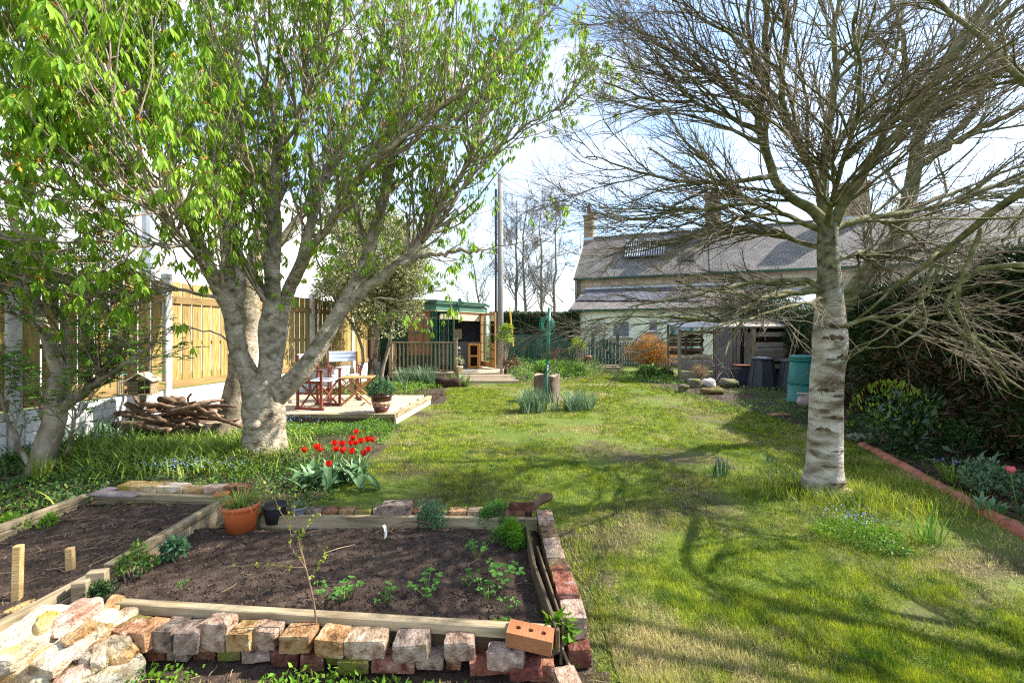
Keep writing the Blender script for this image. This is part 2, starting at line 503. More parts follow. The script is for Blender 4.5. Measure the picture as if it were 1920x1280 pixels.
M_['greenpaint'] = mat("dark_green_paint", [(.014, .055, .032), (.022, .075, .045)], scale=3, rough=.5, bump=.15, orand=.2, bscale=20)
M_['greenpaint2'] = mat("mid_green_paint", [(.05, .13, .085), (.08, .18, .12)], scale=3, rough=.55, bump=.15, orand=.2, bscale=20)
M_['picket'] = mat("faded_green_stain", [(.03, .085, .05), (.06, .13, .085)], scale=4, rough=.8, orand=.35, **{k: v for k, v in wood.items() if k not in ('rough',)})
M_['oak'] = mat("door_timber", [(.38, .2, .08), (.52, .31, .14)], scale=3, rough=.5, bump=.2, stretch=(1, 8, 8))
M_['concrete'] = mat("concrete_post", [(.42, .40, .36), (.60, .58, .54)], scale=4, bump=.3, bscale=60, orand=.08)
M_['gravel'] = mat("painted_gravel_board", [(.52, .52, .50), (.72, .72, .70)], scale=3, bump=.5, bscale=25, spots=((.22, .24, .15), 2.2, .6, .75), orand=.08)
def brickm(name, cols, moss=(.14, .13, .035), ml=.6, **k):
    return mat(name, cols, scale=k.pop('scale', 22), detail=14, bump=1, bscale=70, bdist=.02, distort=.4, orand=.22, hue=.012, spots=(moss, 8, ml, ml + .1), rough=.95, spec=.1, lo=.30, hi=.74)
M_['b_red'] = brickm("red_brick", [(.05, .022, .016), (.21, .085, .05), (.30, .15, .10), (.50, .42, .35)])
M_['b_orange'] = brickm("orange_brick", [(.10, .05, .025), (.33, .17, .075), (.42, .26, .14), (.58, .46, .32)])
M_['b_new'] = mat('new_orange_brick', [(.24, .085, .035), (.36, .15, .065)], scale=9, bump=.8, bscale=90, rough=.95, bdist=.01, spots=((.09, .05, .03), 6, .6, .8))
M_['b_pale'] = brickm("mortar_caked_brick", [(.09, .055, .035), (.36, .235, .155), (.48, .37, .27), (.62, .55, .46)], ml=.63)
M_['b_grey'] = brickm("grey_brick", [(.05, .035, .025), (.24, .175, .135), (.37, .275, .21), (.52, .45, .36)], ml=.62)
M_['b_moss'] = brickm("mossy_brick", [(.07, .05, .025), (.22, .15, .08), (.34, .29, .18)], moss=(.16, .17, .03), ml=.48)
M_['b_dark'] = brickm("dark_red_brick", [(.06, .025, .02), (.16, .06, .04), (.26, .13, .1)])
M_['s_white'] = brickm("white_stone", [(.18, .12, .06), (.44, .34, .22), (.58, .50, .39), (.70, .65, .56)], moss=(.38, .34, .10), ml=.57, scale=11)
M_['s_yellow'] = brickm("yellow_sandstone", [(.16, .09, .03), (.40, .25, .10), (.52, .37, .19), (.64, .53, .37)], moss=(.30, .22, .05), ml=.6, scale=9)
M_['s_pink'] = brickm("pinkish_stone", [(.28, .12, .07), (.50, .33, .24), (.66, .56, .46)], moss=(.5, .46, .3), ml=.55, scale=10)
M_['rock'] = brickm("mossy_rock", [(.07, .06, .05), (.18, .16, .13), (.3, .28, .24)], moss=(.13, .15, .02), ml=.5)
M_['chalk'] = mat("white_rock", [(.4, .38, .34), (.7, .68, .64)], scale=20, bump=1, bscale=50)
M_['slate'] = mat("slate_piece", [(.12, .10, .11), (.2, .17, .18)], scale=8, bump=.4, rough=.6)
M_['tile'] = mat("terracotta_edging", [(.26, .08, .045), (.40, .15, .09), (.46, .22, .15)], scale=12, bump=.5, bscale=60, orand=.12, spots=((.07, .06, .03), 8, .6, .75))
M_['terra'] = mat("terracotta_plastic", [(.50, .115, .035), (.56, .15, .05)], scale=4, bump=.05, rough=.45)
M_['glaze'] = mat("brown_glaze", [(.075, .025, .02), (.12, .04, .03)], scale=5, bump=.1, rough=.25, spec=.5)
M_['clay'] = mat("bare_clay_band", [(.50, .27, .18), (.58, .34, .23)], scale=9, bump=.2, rough=.8)
M_['blackpl'] = mat("black_plastic", [(.018, .02, .024), (.035, .037, .043)], scale=6, bump=.05, rough=.45, spec=.4)
M_['greypl'] = mat("grey_blue_plastic", [(.12, .14, .17), (.2, .22, .26)], scale=6, bump=.05, rough=.5)
M_['bin'] = mat("charcoal_bin_plastic", [(.028, .032, .042), (.05, .055, .068)], scale=3, bump=.1, rough=.5, bscale=30)
M_['teal'] = mat("turquoise_plastic", [(.012, .13, .11), (.02, .18, .155)], scale=2, bump=.08, rough=.45, bscale=30, spots=((.03, .12, .10), 3, .6, .8))
M_['sack'] = mat("pale_pink_sack", [(.36, .27, .25), (.5, .4, .38)], scale=4, bump=.6, bscale=30)
M_['cream'] = mat("cream_render", [(.72, .74, .56), (.78, .80, .64)], scale=2, bump=.15, bscale=40)
M_['white'] = mat("white_render", [(.60, .60, .60), (.70, .70, .70)], scale=1, bump=.1, bscale=30)
M_['wpaint'] = mat("white_paint", [(.72, .73, .74), (.8, .8, .8)], scale=3, bump=0, rough=.4)
M_['cladding'] = mat("pale_grey_cladding", [(.46, .48, .50), (.56, .58, .60)], scale=1, bump=.05, rough=.5)
M_['stone'] = mat("sandstone_wall", [(.24, .19, .13), (.36, .29, .21), (.46, .39, .3)], scale=1.4, bump=.6, bscale=9, detail=8)
M_['darkmetal'] = mat("dark_metal", [(.02, .022, .025), (.04, .042, .045)], scale=3, bump=0, rough=.4, metal=.3)
M_['steel'] = mat("galvanised_metal", [(.32, .34, .36), (.44, .46, .48)], scale=3, bump=.05, rough=.35, metal=.7)
M_['corr'] = mat("rusty_corrugated_sheet", [(.12, .11, .12), (.24, .22, .23), (.3, .22, .18)], scale=3, bump=.2, rough=.6, metal=.3)
M_['rust'] = mat("rust", [(.10, .035, .02), (.2, .07, .035)], scale=9, bump=.4)
M_['lead'] = mat("lead_flashing", [(.30, .36, .42), (.42, .48, .54)], scale=3, bump=.1, rough=.5)
M_['pole'] = mat("utility_pole_timber", [(.17, .155, .14), (.34, .32, .295)], scale=3, stretch=(9, 9, .7), bump=.5)
M_['cane'] = mat("yellow_cane", [(.65, .42, .04), (.75, .52, .08)], scale=4, bump=0, rough=.5)
M_['cord'] = mat("green_cord", [(.03, .25, .17), (.05, .33, .23)], scale=8, bump=0, rough=.5)
M_['polegreen'] = mat("green_coated_steel", [(.015, .15, .105), (.03, .22, .16)], scale=4, bump=.05, rough=.4, spec=.5)
M_['chalkboard'] = mat("dark_blue_interior", [(.03, .035, .055), (.05, .055, .08)], scale=3, bump=0)
M_['drapes'] = mat("grey_panelling", [(.20, .19, .17), (.28, .27, .24)], scale=3, bump=.2, stretch=(8, 8, 1))
M_['bamboo'] = mat("bamboo_blind", [(.42, .20, .09), (.58, .32, .16)], scale=4, bump=.3, isl=.2, stretch=(1, 1, 20))
M_['blindpale'] = mat("pale_blind", [(.55, .42, .27), (.66, .54, .38)], scale=4, bump=.2, stretch=(1, 1, 20))
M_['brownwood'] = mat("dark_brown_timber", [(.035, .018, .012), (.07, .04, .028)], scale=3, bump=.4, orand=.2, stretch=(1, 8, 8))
M_['bark_ch'] = mat("chestnut_bark", [(.075, .06, .042), (.27, .22, .155), (.42, .355, .265), (.52, .46, .36)], scale=8, detail=14, bump=.8, bscale=36, bdist=.025, stretch=(1, 1, 1.5), distort=.8, spots=((.10, .10, .045), 4.0, .54, .70), lo=.3, hi=.72)
M_['twig_ch'] = mat("chestnut_twig", [(.15, .115, .08), (.40, .33, .26)], scale=6, bump=.2, isl=.3)
M_['bark_sm'] = mat("grey_bark", [(.09, .07, .048), (.27, .22, .16), (.42, .36, .28)], scale=9, detail=10, bump=.8, bscale=28, bdist=.01, stretch=(1, 1, .5), spots=((.10, .11, .04), 4.0, .55, .72))
M_['twig_b'] = mat("bare_twig", [(.09, .07, .042), (.27, .225, .155)], scale=6, bump=0, isl=.5)
M_['limb_b'] = mat("lichened_branch", [(.035, .033, .018), (.10, .10, .035), (.17, .165, .065), (.30, .29, .20)], scale=12, detail=10, bump=1, bscale=60, bdist=.012, isl=.15)
M_['twig_far'] = mat("far_tree_twig", [(.13, .115, .095), (.20, .18, .15)], scale=3, bump=0, isl=.2)
M_['stick'] = mat("dead_branch_wood", [(.07, .04, .025), (.17, .105, .065), (.30, .21, .14)], scale=9, bump=.8, bscale=30, orand=.25, stretch=(1, 1, 1))
M_['stumpbark'] = mat("stump_bark", [(.06, .045, .03), (.15, .115, .08), (.25, .2, .15)], scale=7, bump=1, bscale=18, bdist=.03, stretch=(1, 1, .25))
M_['cutwood'] = mat("cut_wood", [(.30, .22, .14), (.52, .42, .28)], scale=9, bump=.3)
M_['canvas'] = None
# birch bark: pale with horizontal dashes and dark scars
def birch_mat():
    m = mat("birch_bark", [(.12, .085, .05), (.30, .26, .20), (.46, .42, .36), (.60, .56, .50)], scale=4.5, detail=14, bump=1, bscale=30, bdist=.02, stretch=(1, 1, 2.6), spots=((.10, .07, .04), 3.2, .60, .70), lo=.34, hi=.64)
    # moss and shade-loving growth takes over above head height
    n = m.node_tree.nodes; l = m.node_tree.links.new; pb = [x for x in n if x.type == 'BSDF_PRINCIPLED'][0]
    src = pb.inputs["Base Color"].links[0].from_socket; tc = [x for x in n if x.type == 'TEX_COORD'][0]
    sp = n.new("ShaderNodeSeparateXYZ"); l(tc.outputs["Object"], sp.inputs[0])
    nz = n.new("ShaderNodeTexNoise"); nz.inputs["Scale"].default_value = 5; nz.inputs["Detail"].default_value = 8; l(tc.outputs["Object"], nz.inputs["Vector"])
    ad = n.new("ShaderNodeMath"); ad.operation = 'MULTIPLY_ADD'; ad.inputs[1].default_value = 1.1; l(nz.outputs["Fac"], ad.inputs[0]); l(sp.outputs["Z"], ad.inputs[2])
    mr = n.new("ShaderNodeMapRange"); mr.inputs["From Min"].default_value = 2.15; mr.inputs["From Max"].default_value = 2.7; l(ad.outputs[0], mr.inputs["Value"])
    n2 = n.new("ShaderNodeTexNoise"); n2.inputs["Scale"].default_value = 16; n2.inputs["Detail"].default_value = 10; l(tc.outputs["Object"], n2.inputs["Vector"])
    rp = n.new("ShaderNodeValToRGB"); rp.color_ramp.elements[0].position = .35; rp.color_ramp.elements[0].color = (.035, .033, .018, 1); rp.color_ramp.elements[1].position = .68; rp.color_ramp.elements[1].color = (.24, .23, .13, 1); l(n2.outputs["Fac"], rp.inputs[0])
    mx = n.new("ShaderNodeMixRGB"); l(mr.outputs[0], mx.inputs["Fac"]); l(src, mx.inputs["Color1"]); l(rp.outputs[0], mx.inputs["Color2"]); l(mx.outputs[0], pb.inputs["Base Color"])
    return m
M_['birch'] = birch_mat()
# leaves
M_['l_chest'] = leafmat("chestnut_leaf", (.17, .32, .02), (.34, .52, .045), trans=.5, isl=.35)
M_['l_bud'] = mat("orange_bud_scale", [(.42, .17, .03), (.62, .34, .05)], scale=8, bump=0, isl=.3)
M_['l_acer'] = leafmat("cut_leaf", (.12, .28, .03), (.24, .42, .05), trans=.45)
M_['l_holly'] = leafmat("variegated_leaf", (.16, .19, .05), (.50, .50, .26), trans=.2, isl=.45, hue=.03, scale=6)
M_['l_hedge'] = leafmat("conifer_spray", (.025, .048, .014), (.05, .09, .024), trans=.1, isl=.5, hue=.03)
M_['l_dead'] = mat("dead_inner_spray", [(.07, .038, .024), (.15, .085, .052)], scale=4, bump=0, isl=.4)
M_['l_laurel'] = leafmat("glossy_leaf", (.03, .075, .02), (.06, .12, .03), trans=.15, rough=.25, spec=.6)
M_['l_lime'] = leafmat("young_leaf", (.22, .32, .02), (.32, .42, .04), trans=.4)
M_['l_green'] = leafmat("ground_leaf", (.07, .16, .02), (.18, .31, .045), trans=.35, isl=.4, hue=.03)
M_['l_bright'] = leafmat("bright_leaf", (.12, .26, .02), (.22, .40, .03), trans=.4, isl=.3)
M_['l_strap'] = leafmat("strap_leaf", (.12, .22, .025), (.34, .44, .07), trans=.4, isl=.45)
M_['l_daff'] = leafmat("daffodil_leaf", (.10, .19, .09), (.20, .30, .17), trans=.25, isl=.3)
M_['l_tulip'] = leafmat("tulip_leaf", (.09, .20, .08), (.18, .31, .14), trans=.25, isl=.2, rough=.4)
M_['l_straw'] = leafmat("strawberry_leaf", (.07, .20, .03), (.16, .33, .05), trans=.35, isl=.35)
M_['l_pars'] = leafmat("parsley_leaf", (.06, .20, .01), (.20, .38, .01), trans=.35, isl=.35)
M_['l_blue'] = leafmat("blue_green_leaf", (.04, .12, .05), (.10, .20, .10), trans=.2, isl=.35)
M_['l_orange'] = leafmat("orange_leaf", (.32, .12, .02), (.52, .27, .05), trans=.3, isl=.35, hue=.02)
M_['l_ivy'] = leafmat("dark_ground_leaf", (.02, .06, .015), (.06, .13, .03), trans=.2, isl=.4)
M_['f_red'] = leafmat("red_petal", (.60, .004, .004), (.72, .012, .008), trans=.3, isl=.15, hue=0.004, rough=.4)
M_['f_pink'] = leafmat("pink_petal", (.75, .10, .14), (.8, .2, .22), trans=.35, isl=.1, hue=0)
M_['f_blue'] = leafmat("blue_flower", (.18, .28, .75), (.35, .45, .85), trans=.2, isl=.2, hue=.01)
M_['f_yellow'] = leafmat("yellow_flower", (.75, .50, .02), (.8, .6, .04), trans=.2, isl=.1, hue=0)
M_['f_purple'] = leafmat("purple_flower", (.22, .12, .5), (.35, .2, .65), trans=.2, isl=.1, hue=0)
M_['stem'] = leafmat("green_stem", (.09, .2, .03), (.14, .26, .05), trans=.1, isl=.1)
def special():
    # striped canvas
    m = bpy.data.materials.new("blue_striped_canvas"); m.use_nodes = True; n = m.node_tree.nodes; l = m.node_tree.links.new
    pb = n["Principled BSDF"]; tc = n.new("ShaderNodeTexCoord"); sep = n.new("ShaderNodeSeparateXYZ"); l(tc.outputs["Object"], sep.inputs[0])
    mu = n.new("ShaderNodeMath"); mu.operation = 'MULTIPLY'; mu.inputs[1].default_value = 11.0; l(sep.outputs["Y"], mu.inputs[0])
    fr = n.new("ShaderNodeMath"); fr.operation = 'FRACT'; l(mu.outputs[0], fr.inputs[0])
    rp = n.new("ShaderNodeValToRGB"); rp.color_ramp.interpolation = 'CONSTANT'
    e = rp.color_ramp.elements; e[0].color = (.66, .70, .74, 1); e[1].position = .45; e[1].color = (.14, .27, .52, 1)
    x = e.new(.62); x.color = (.62, .68, .74, 1); x = e.new(.72); x.color = (.05, .09, .22, 1); x = e.new(.78); x.color = (.42, .55, .70, 1)
    l(fr.outputs[0], rp.inputs[0]); l(rp.outputs[0], pb.inputs["Base Color"]); pb.inputs["Roughness"].default_value = .9
    M_['canvas'] = m
    # glass panes
    for nm, col, al in (("glass", (.75, .8, .8), .75), ("dark_glass", (.05, .06, .07), .0)):
        m = bpy.data.materials.new("window_" + nm); m.use_nodes = True; n = m.node_tree.nodes; l = m.node_tree.links.new
        pb = n["Principled BSDF"]; pb.inputs["Base Color"].default_value = lin(col); pb.inputs["Roughness"].default_value = .05
        pb.inputs["Specular IOR Level"].default_value = .6
        if al:
            tr = n.new("ShaderNodeBsdfTransparent"); tr.inputs[0].default_value = (.9, .95, .93, 1); ms = n.new("ShaderNodeMixShader"); ms.inputs[0].default_value = .8
            gl = n.new("ShaderNodeBsdfGlossy"); gl.inputs["Roughness"].default_value = .03
            l(gl.outputs[0], ms.inputs[1]); l(tr.outputs[0], ms.inputs[2]); l(ms.outputs[0], n["Material Output"].inputs[0])
        M_[nm] = m
    # slate roof and stone courses
    for key, nm, c1, c2, mo, bw, rh in (("slates", "roof_slates", (.125, .115, .105), (.19, .178, .16), (.03, .028, .028), .3, .2), ("darkslates", "newer_dark_slates", (.07, .075, .10), (.11, .115, .14), (.04, .04, .05), .3, .2),
                                   ("rubble", "sandstone_courses", (.30, .23, .15), (.42, .34, .24), (.22, .18, .13), .5, .26), ("chim", "chimney_brickwork", (.30, .19, .10), (.40, .28, .16), (.24, .2, .15), .22, .075)):
        m = bpy.data.materials.new(nm); m.use_nodes = True; n = m.node_tree.nodes; l = m.node_tree.links.new
        pb = n["Principled BSDF"]; tc = n.new("ShaderNodeTexCoord"); br = n.new("ShaderNodeTexBrick")
        br.inputs["Color1"].default_value = lin(c1); br.inputs["Color2"].default_value = lin(c2); br.inputs["Mortar"].default_value = lin(mo)
        br.inputs["Scale"].default_value = 1.0; br.inputs["Brick Width"].default_value = bw; br.inputs["Row Height"].default_value = rh; br.inputs["Mortar Size"].default_value = .012
        l(tc.outputs["UV"], br.inputs["Vector"])
        nz = n.new("ShaderNodeTexNoise"); nz.inputs["Scale"].default_value = 1.2; nz.inputs["Detail"].default_value = 8; l(tc.outputs["Object"], nz.inputs["Vector"])
        mx = n.new("ShaderNodeMixRGB"); mx.blend_type = 'MULTIPLY'; mx.inputs["Fac"].default_value = .7; rp = n.new("ShaderNodeValToRGB")
        rp.color_ramp.elements[0].color = (.8, .8, .8, 1); rp.color_ramp.elements[1].color = (1.15, 1.12, 1.12, 1); rp.color_ramp.elements[0].position = .3; rp.color_ramp.elements[1].position = .7
        l(nz.outputs["Fac"], rp.inputs[0]); l(br.outputs["Color"], mx.inputs["Color1"]); l(rp.outputs[0], mx.inputs["Color2"]); l(mx.outputs[0], pb.inputs["Base Color"])
        bp = n.new("ShaderNodeBump"); bp.inputs["Strength"].default_value = .6; bp.inputs["Distance"].default_value = .02; bp.invert = True
        l(br.outputs["Fac"], bp.inputs["Height"]); l(bp.outputs[0], pb.inputs["Normal"]); pb.inputs["Roughness"].default_value = .75; pb.inputs["Specular IOR Level"].default_value = .3
        M_[key] = m
special()
# ================================================================ SETTING
def panel(name, parent, pts, th, m, label=None, kind=None):
    """a flat slab from its outline (first edge = u direction), thickness behind the outline's normal, UV in metres"""
    P = [Vector(p) for p in pts]; u = (P[1] - P[0]).normalized(); nn = u.cross(P[-1] - P[0]).normalized(); v = nn.cross(u)
    k = len(P); V = P + [p - nn * th for p in P]
    F = [tuple(range(k)), tuple(range(k, 2 * k))[::-1]] + [(i, k + i, k + (i + 1) % k, (i + 1) % k) for i in range(k)]
    base = P[0].copy()
    me = bpy.data.meshes.new(name); me.from_pydata([tuple(p - base) for p in V], [], F); me.materials.append(m)
    uv = me.uv_layers.new(name="UVMap")
    for lp in me.loops:
        q = V[lp.vertex_index] - P[0]; uv.data[lp.index].uv = (q.dot(u), q.dot(v))
    return part(name, me, parent, Matrix.Translation(base), None, label, kind)

# ---- ground sheet to the horizon, finely cut near the camera
def ground_sheet():
    ys = np.concatenate([np.linspace(-30, 0, 7)[:-1], np.linspace(0, 20, 90)[:-1], 20 * 1.25 ** np.arange(0, 13)])
    xs = np.concatenate([-14 * 1.35 ** np.arange(10, 0, -1.0), np.linspace(-14, 14, 120), 14 * 1.35 ** np.arange(1, 11)])
    X, Y = np.meshgrid(xs, ys); near = np.exp(-((np.hypot(X, Y - 7) / 14) ** 4))
    Z = vn2(X, Y, .35, 3, 2) * .02 * near + vn2(X, Y, 2.0, 5, 2) * .008 * near - .012
    V = np.stack([X, Y, Z], -1).reshape(-1, 3); nx = len(xs)
    i, j = np.meshgrid(np.arange(len(ys) - 1), np.arange(nx - 1), indexing='ij'); a = (i * nx + j).ravel()
    return V, np.stack([a, a + 1, a + nx + 1, a + nx], -1)
V, F = ground_sheet()
solo("ground", mesh_np("ground", V, F, True), M_['lawn'], kind='structure')
def gz(x, y):
    near = np.exp(-((np.hypot(x, y - 7) / 14) ** 4))
    return vn2(x, y, .35, 3, 2) * .02 * near + vn2(x, y, 2.0, 5, 2) * .008 * near - .012

def lawn_right(y): return np.where(y < 6.4, 4.02 + (y - 3.6) * .335, np.where(y < 10, 4.96 - (y - 6.4) * .02, 4.9 - (y - 10) * .10))
def lawn_left(y):
    return np.interp(y, [0, 3.55, 3.6, 4.2, 5.5, 7.0, 7.8, 9.9, 10.3, 11.5, 12.6, 13.6, 14.2, 16, 19], [.48, .48, -2.2, -1.9, -1.75, -1.75, -1.85, -1.75, -1.5, -1.6, -1.9, -1.9, .1, .6, 2.5])
def border_sheet(name, poly, m, z=.012, step=.12, amp=.02):
    poly = np.array(poly); lo = poly.min(0); hi = poly.max(0)
    xs = np.arange(lo[0], hi[0] + step, step); ys = np.arange(lo[1], hi[1] + step, step); X, Y = np.meshgrid(xs, ys)
    edge = np.minimum(np.minimum(X - lo[0], hi[0] - X), np.minimum(Y - lo[1], hi[1] - Y))
    Z = gz(X, Y) + z + vn2(X, Y, 3, 8, 3) * amp
    V = np.stack([X, Y, Z], -1).reshape(-1, 3); nx = len(xs)
    i, j = np.meshgrid(np.arange(len(ys) - 1), np.arange(nx - 1), indexing='ij'); a = (i * nx + j).ravel()
    F = np.stack([a, a + 1, a + nx + 1, a + nx], -1); c = V[F].mean(1)
    F = F[in_poly(c[:, 0], c[:, 1], poly)]
    return solo(name, mesh_np(name, V, F, True), m, kind='structure')
border_sheet("border_earth", [(4.1, 2.6), (4.98, 6.4), (5.0, 9), (4.2, 12), (4.0, 14.8), (11, 16), (11, 2.6)], M_['border'])
border_sheet("bed_earth", [(-7.6, 3.9), (-1.75, 3.7), (-1.85, 5.4), (-1.95, 7.75), (-5.5, 7.75), (-5.5, 17), (-7, 17), (-7.3, 8)], M_['border'])
border_sheet("pond_bed_earth", [(-5.4, 10.6), (-1.6, 10.4), (-1.5, 12.0), (-2.0, 13.7), (-5.4, 14.0)], M_['border'])
border_sheet("far_bed_earth", [(.0, 14.4), (.9, 13.6), (2.6, 15.6), (4.6, 18.5), (5, 21.3), (-.2, 21.3)], M_['border'])
border_sheet("path_earth", [(-2.6, .6), (.55, .6), (.48, 1.9), (.4, 2.3), (-2.4, 2.5)], M_['soil'], amp=.012, step=.06)

# ---- raised beds: timber boards, corner posts, soil
BX0, BX1, BX2 = -3.68, -2.42, .17
def board(parent, p0, p1, w, h, m=None, label=None, name="board"):
    return bar(name, parent, p0, p1, w, h, m or M_['oldwood'], c=.005, label=label)
M_['lowwood'] = mat('damp_shaded_timber', [(.07, .048, .028), (.15, .11, .065)], scale=3, orand=.1, stretch=(1, 9, 9), rough=.9, bump=.5)  # dark tone: damp wood, with the shade on front faces painted in
bedA = thing("raised_bed", "wide timber-edged bed of dark soil with strawberries and parsley", "raised bed", (-1.1, 2.9, 0))
f0 = G(214, 1130, .2); f1 = G(1034, 1181, .2)
fy = lambda x: f0.y + (f1.y - f0.y) * (x - f0.x) / (f1.x - f0.x)
board(bedA, (f0.x, f0.y + .026, .172), (f1.x, f1.y + .026, .172), .05, .056)
board(bedA, (f0.x + .03, f0.y + .046, .082), (f1.x - .02, f1.y + .046, .082), .045, .118, M_['lowwood'])  # shaded face below the top board, its shade carried by the darker colour
b0 = G(560, 968, .19); b1 = G(1008, 972, .19)
board(bedA, (b0.x - .3, b0.y + .02, .12), ((b0.x + b1.x) / 2, b0.y + .02, .12), .038, .14)
board(bedA, ((b0.x + b1.x) / 2 + .006, b0.y + .024, .118), (b1.x, b1.y + .02, .118), .038, .14)
# split grey lath along the open side
for (a, b) in (((.10, 3.42), (.135, 2.75)), ((.137, 2.74), (.215, 2.14))):
    board(bedA, (a[0], a[1], .15), (b[0], b[1], .15), .022, .11, M_['lowwood'])
board(bedA, (.165, 3.0, .14), (.245, 2.2, .14), .012, .12, M_['lowwood'])
bedB = thing("raised_bed", "narrow timber-edged soil bed beside the fence border with two wooden pegs", "raised bed", (-3.05, 3.0, 0))
board(bedB, (BX1, 3.86, .19), (BX1 + .0, 2.72, .19), .05, .06)
board(bedB, (BX1 + .004, 3.84, .08), (BX1 + .004, 2.71, .08), .044, .155)
board(bedB, (BX1 - .01, 2.68, .185), (BX1 - .1, 1.5, .185), .05, .05)
board(bedB, (BX1 + .0, 2.68, .08), (BX1 - .09, 1.5, .08), .044, .155)
board(bedB, (BX0 - .02, 3.95, .18), (BX0 - .1, 2.0, .18), .05, .05)
board(bedB, (BX0 - .02, 3.95, .08), (BX0 - .1, 2.0, .08), .044, .14)
board(bedB, (BX0 + .05, 3.98, .18), (BX1, 3.9, .18), .05, .05)
board(bedB, (BX0 + .05, 3.99, .08), (BX1, 3.91, .08), .044, .14)
for (x, y, h, w) in ((-2.335, 2.47, .27, .07), (-2.29, 2.52, .30, .09)):
    part("post", box_me(w, .045, h), bedB, at(x, y, h / 2 - .01, rz=.25, rx=.05), M_['oldwood'])
# slate offcut over a corner
part("slate", box_me(.42, .2, .012, .003), bedB, at(-3.42, 3.96, .214, rz=-.08, ry=.02), M_['slate'])
part("tile_shard", box_me(.11, .07, .02, .006), bedB, at(-2.46, 3.86, .235, rz=.4, rx=.1), M_['terra'])
def soil_sheet(name, x0, x1, y0, y1, z0, seed):
    nx, ny = int((x1 - x0) / .02), int((y1 - y0) / .02)
    X, Y = np.meshgrid(np.linspace(x0, x1, nx), np.linspace(y0, y1, ny))
    Z = z0 + vn2(X, Y, 2.5, seed, 2) * .02 + vn2(X, Y, 14, seed + 1, 3) * .014 + np.abs(vn2(X, Y, 45, seed + 2, 2)) * .008
    e = np.minimum(np.minimum(X - x0, x1 - X), np.minimum(Y - y0, y1 - Y)); Z -= .03 * np.exp(-e / .05)
    V = np.stack([X, Y, Z], -1).reshape(-1, 3)
    i, j = np.meshgrid(np.arange(ny - 1), np.arange(nx - 1), indexing='ij'); a = (i * nx + j).ravel()
    o = solo(name, mesh_np(name, V, np.stack([a, a + 1, a + nx + 1, a + nx], -1), True), M_['soil'], kind='structure')
    return X, Y, Z
soilA = soil_sheet("bed_soil", BX1 + .02, BX2 + .02, 2.24, 3.5, .115, 11)
soilB = soil_sheet("bed_soil", BX0, BX1 - .02, 1.6, 3.96, .13, 21)
# crumbs, grit and dead stalks lying on the soil
def crumbs(n, S, smin, smax, m, name, kind='stuff'):
    X, Y, Z = S; ii = rng.integers(0, X.size, n); p = np.stack([X.ravel()[ii], Y.ravel()[ii], Z.ravel()[ii]], -1) + rng.normal(0, .008, (n, 3)) * [1, 1, 0]
    T = np.array([[1, 1, 1], [1, -1, -1], [-1, 1, -1], [-1, -1, 1]], float); s = smin + (smax - smin) * rng.random(n) ** 3
    V = (p[:, None] + T[None] * s[:, None, None] * rng.uniform(.5, 1.1, (n, 4, 3)))
    a = rng.uniform(0, 6.28, n); V2 = V - p[:, None]; c, sn = np.cos(a)[:, None], np.sin(a)[:, None]
    V = np.stack([V2[..., 0] * c - V2[..., 1] * sn, V2[..., 0] * sn + V2[..., 1] * c, V2[..., 2]], -1) + p[:, None]
    F = (np.arange(n) * 4)[:, None, None] + np.array([[0, 1, 2], [0, 3, 1], [0, 2, 3], [1, 3, 2]])[None]
    return solo(name, mesh_np(name, V.reshape(-1, 3), F.reshape(-1, 3)), m, kind=kind)
crumbs(9000, soilA, .002, .011, M_['clod'], "soil_crumbs"); crumbs(7000, soilB, .002, .011, M_['clod'], "soil_crumbs")
crumbs(500, soilA, .001, .005, M_['pebble'], "soil_grit"); crumbs(350, soilB, .001, .005, M_['pebble'], "soil_grit")
def stalks(name, S, n, l0, l1, m=None, w=.0022):
    X, Y, Z = S; ii = rng.integers(0, X.size, n); p = np.stack([X.ravel()[ii], Y.ravel()[ii], Z.ravel()[ii] + .008], -1)
    a = rng.uniform(0, 6.28, n); P = np.zeros((n, 4, 3)); P[:, 0] = p; ln = l0 + (l1 - l0) * rng.random(n) ** 2
    for i in range(1, 4):
        a = a + rng.normal(0, .25, n); P[:, i] = P[:, i - 1] + np.stack([np.cos(a), np.sin(a), rng.normal(0, .08, n)], -1) * (ln / 3)[:, None]
    P[:, :, 2] = np.maximum(P[:, :, 2], p[:, None, 2] - .004)
    V, F = tubes(P, np.full((n, 4), w) * rng.uniform(.5, 1.2, (n, 1)), 3)
    return solo(name, mesh_np(name, V, F), m or M_['straw'], kind='stuff')
stalks("dead_stalks", soilB, 320, .02, .16, w=.0014); stalks("dead_stalks", soilA, 120, .02, .10, w=.0013)

# ---- bricks
BRK = []
for s in range(9):
    V, F = rough_box(.104, .15, .07, (4, 5, 3), .16, .05, s * 3 + 1, .10 if s % 3 else .2); BRK.append((V, F))
_bm = {}
def brick_me(sx, sy, sz, s, chip=.06, amp=.035):
    k = (round(sx, 2), round(sy, 2), round(sz, 2), s, chip)
    if k not in _bm:
        V, F = rough_box(k[0], k[1], k[2], (8, 9, 6), .06, amp, s * 7 + 3, chip); V = V + vnoise(V, 60, s, 2)[:, None] * .0028 * norm(V)
        me = bpy.data.meshes.new("brick"); me.from_pydata(V.tolist(), [], F); me.update(); _bm[k] = me
    return _bm[k]
def brick(parent, x, y, z, sx, sy, sz, m, rz=0, rx=0, ry=0, s=None, name="brick", chip=.06, label=None, amp=.035):
    s = random.randrange(8) if s is None else s
    return part(name, brick_me(sx, sy, sz, s, chip, amp), parent, at(x, y, z, rz, rx, ry), M_[m], label)
front = thing("brick_edging", "uneven two-course row of reclaimed bricks below the front timber of the wide bed", "brick edging", (-.8, 2.2, 0))
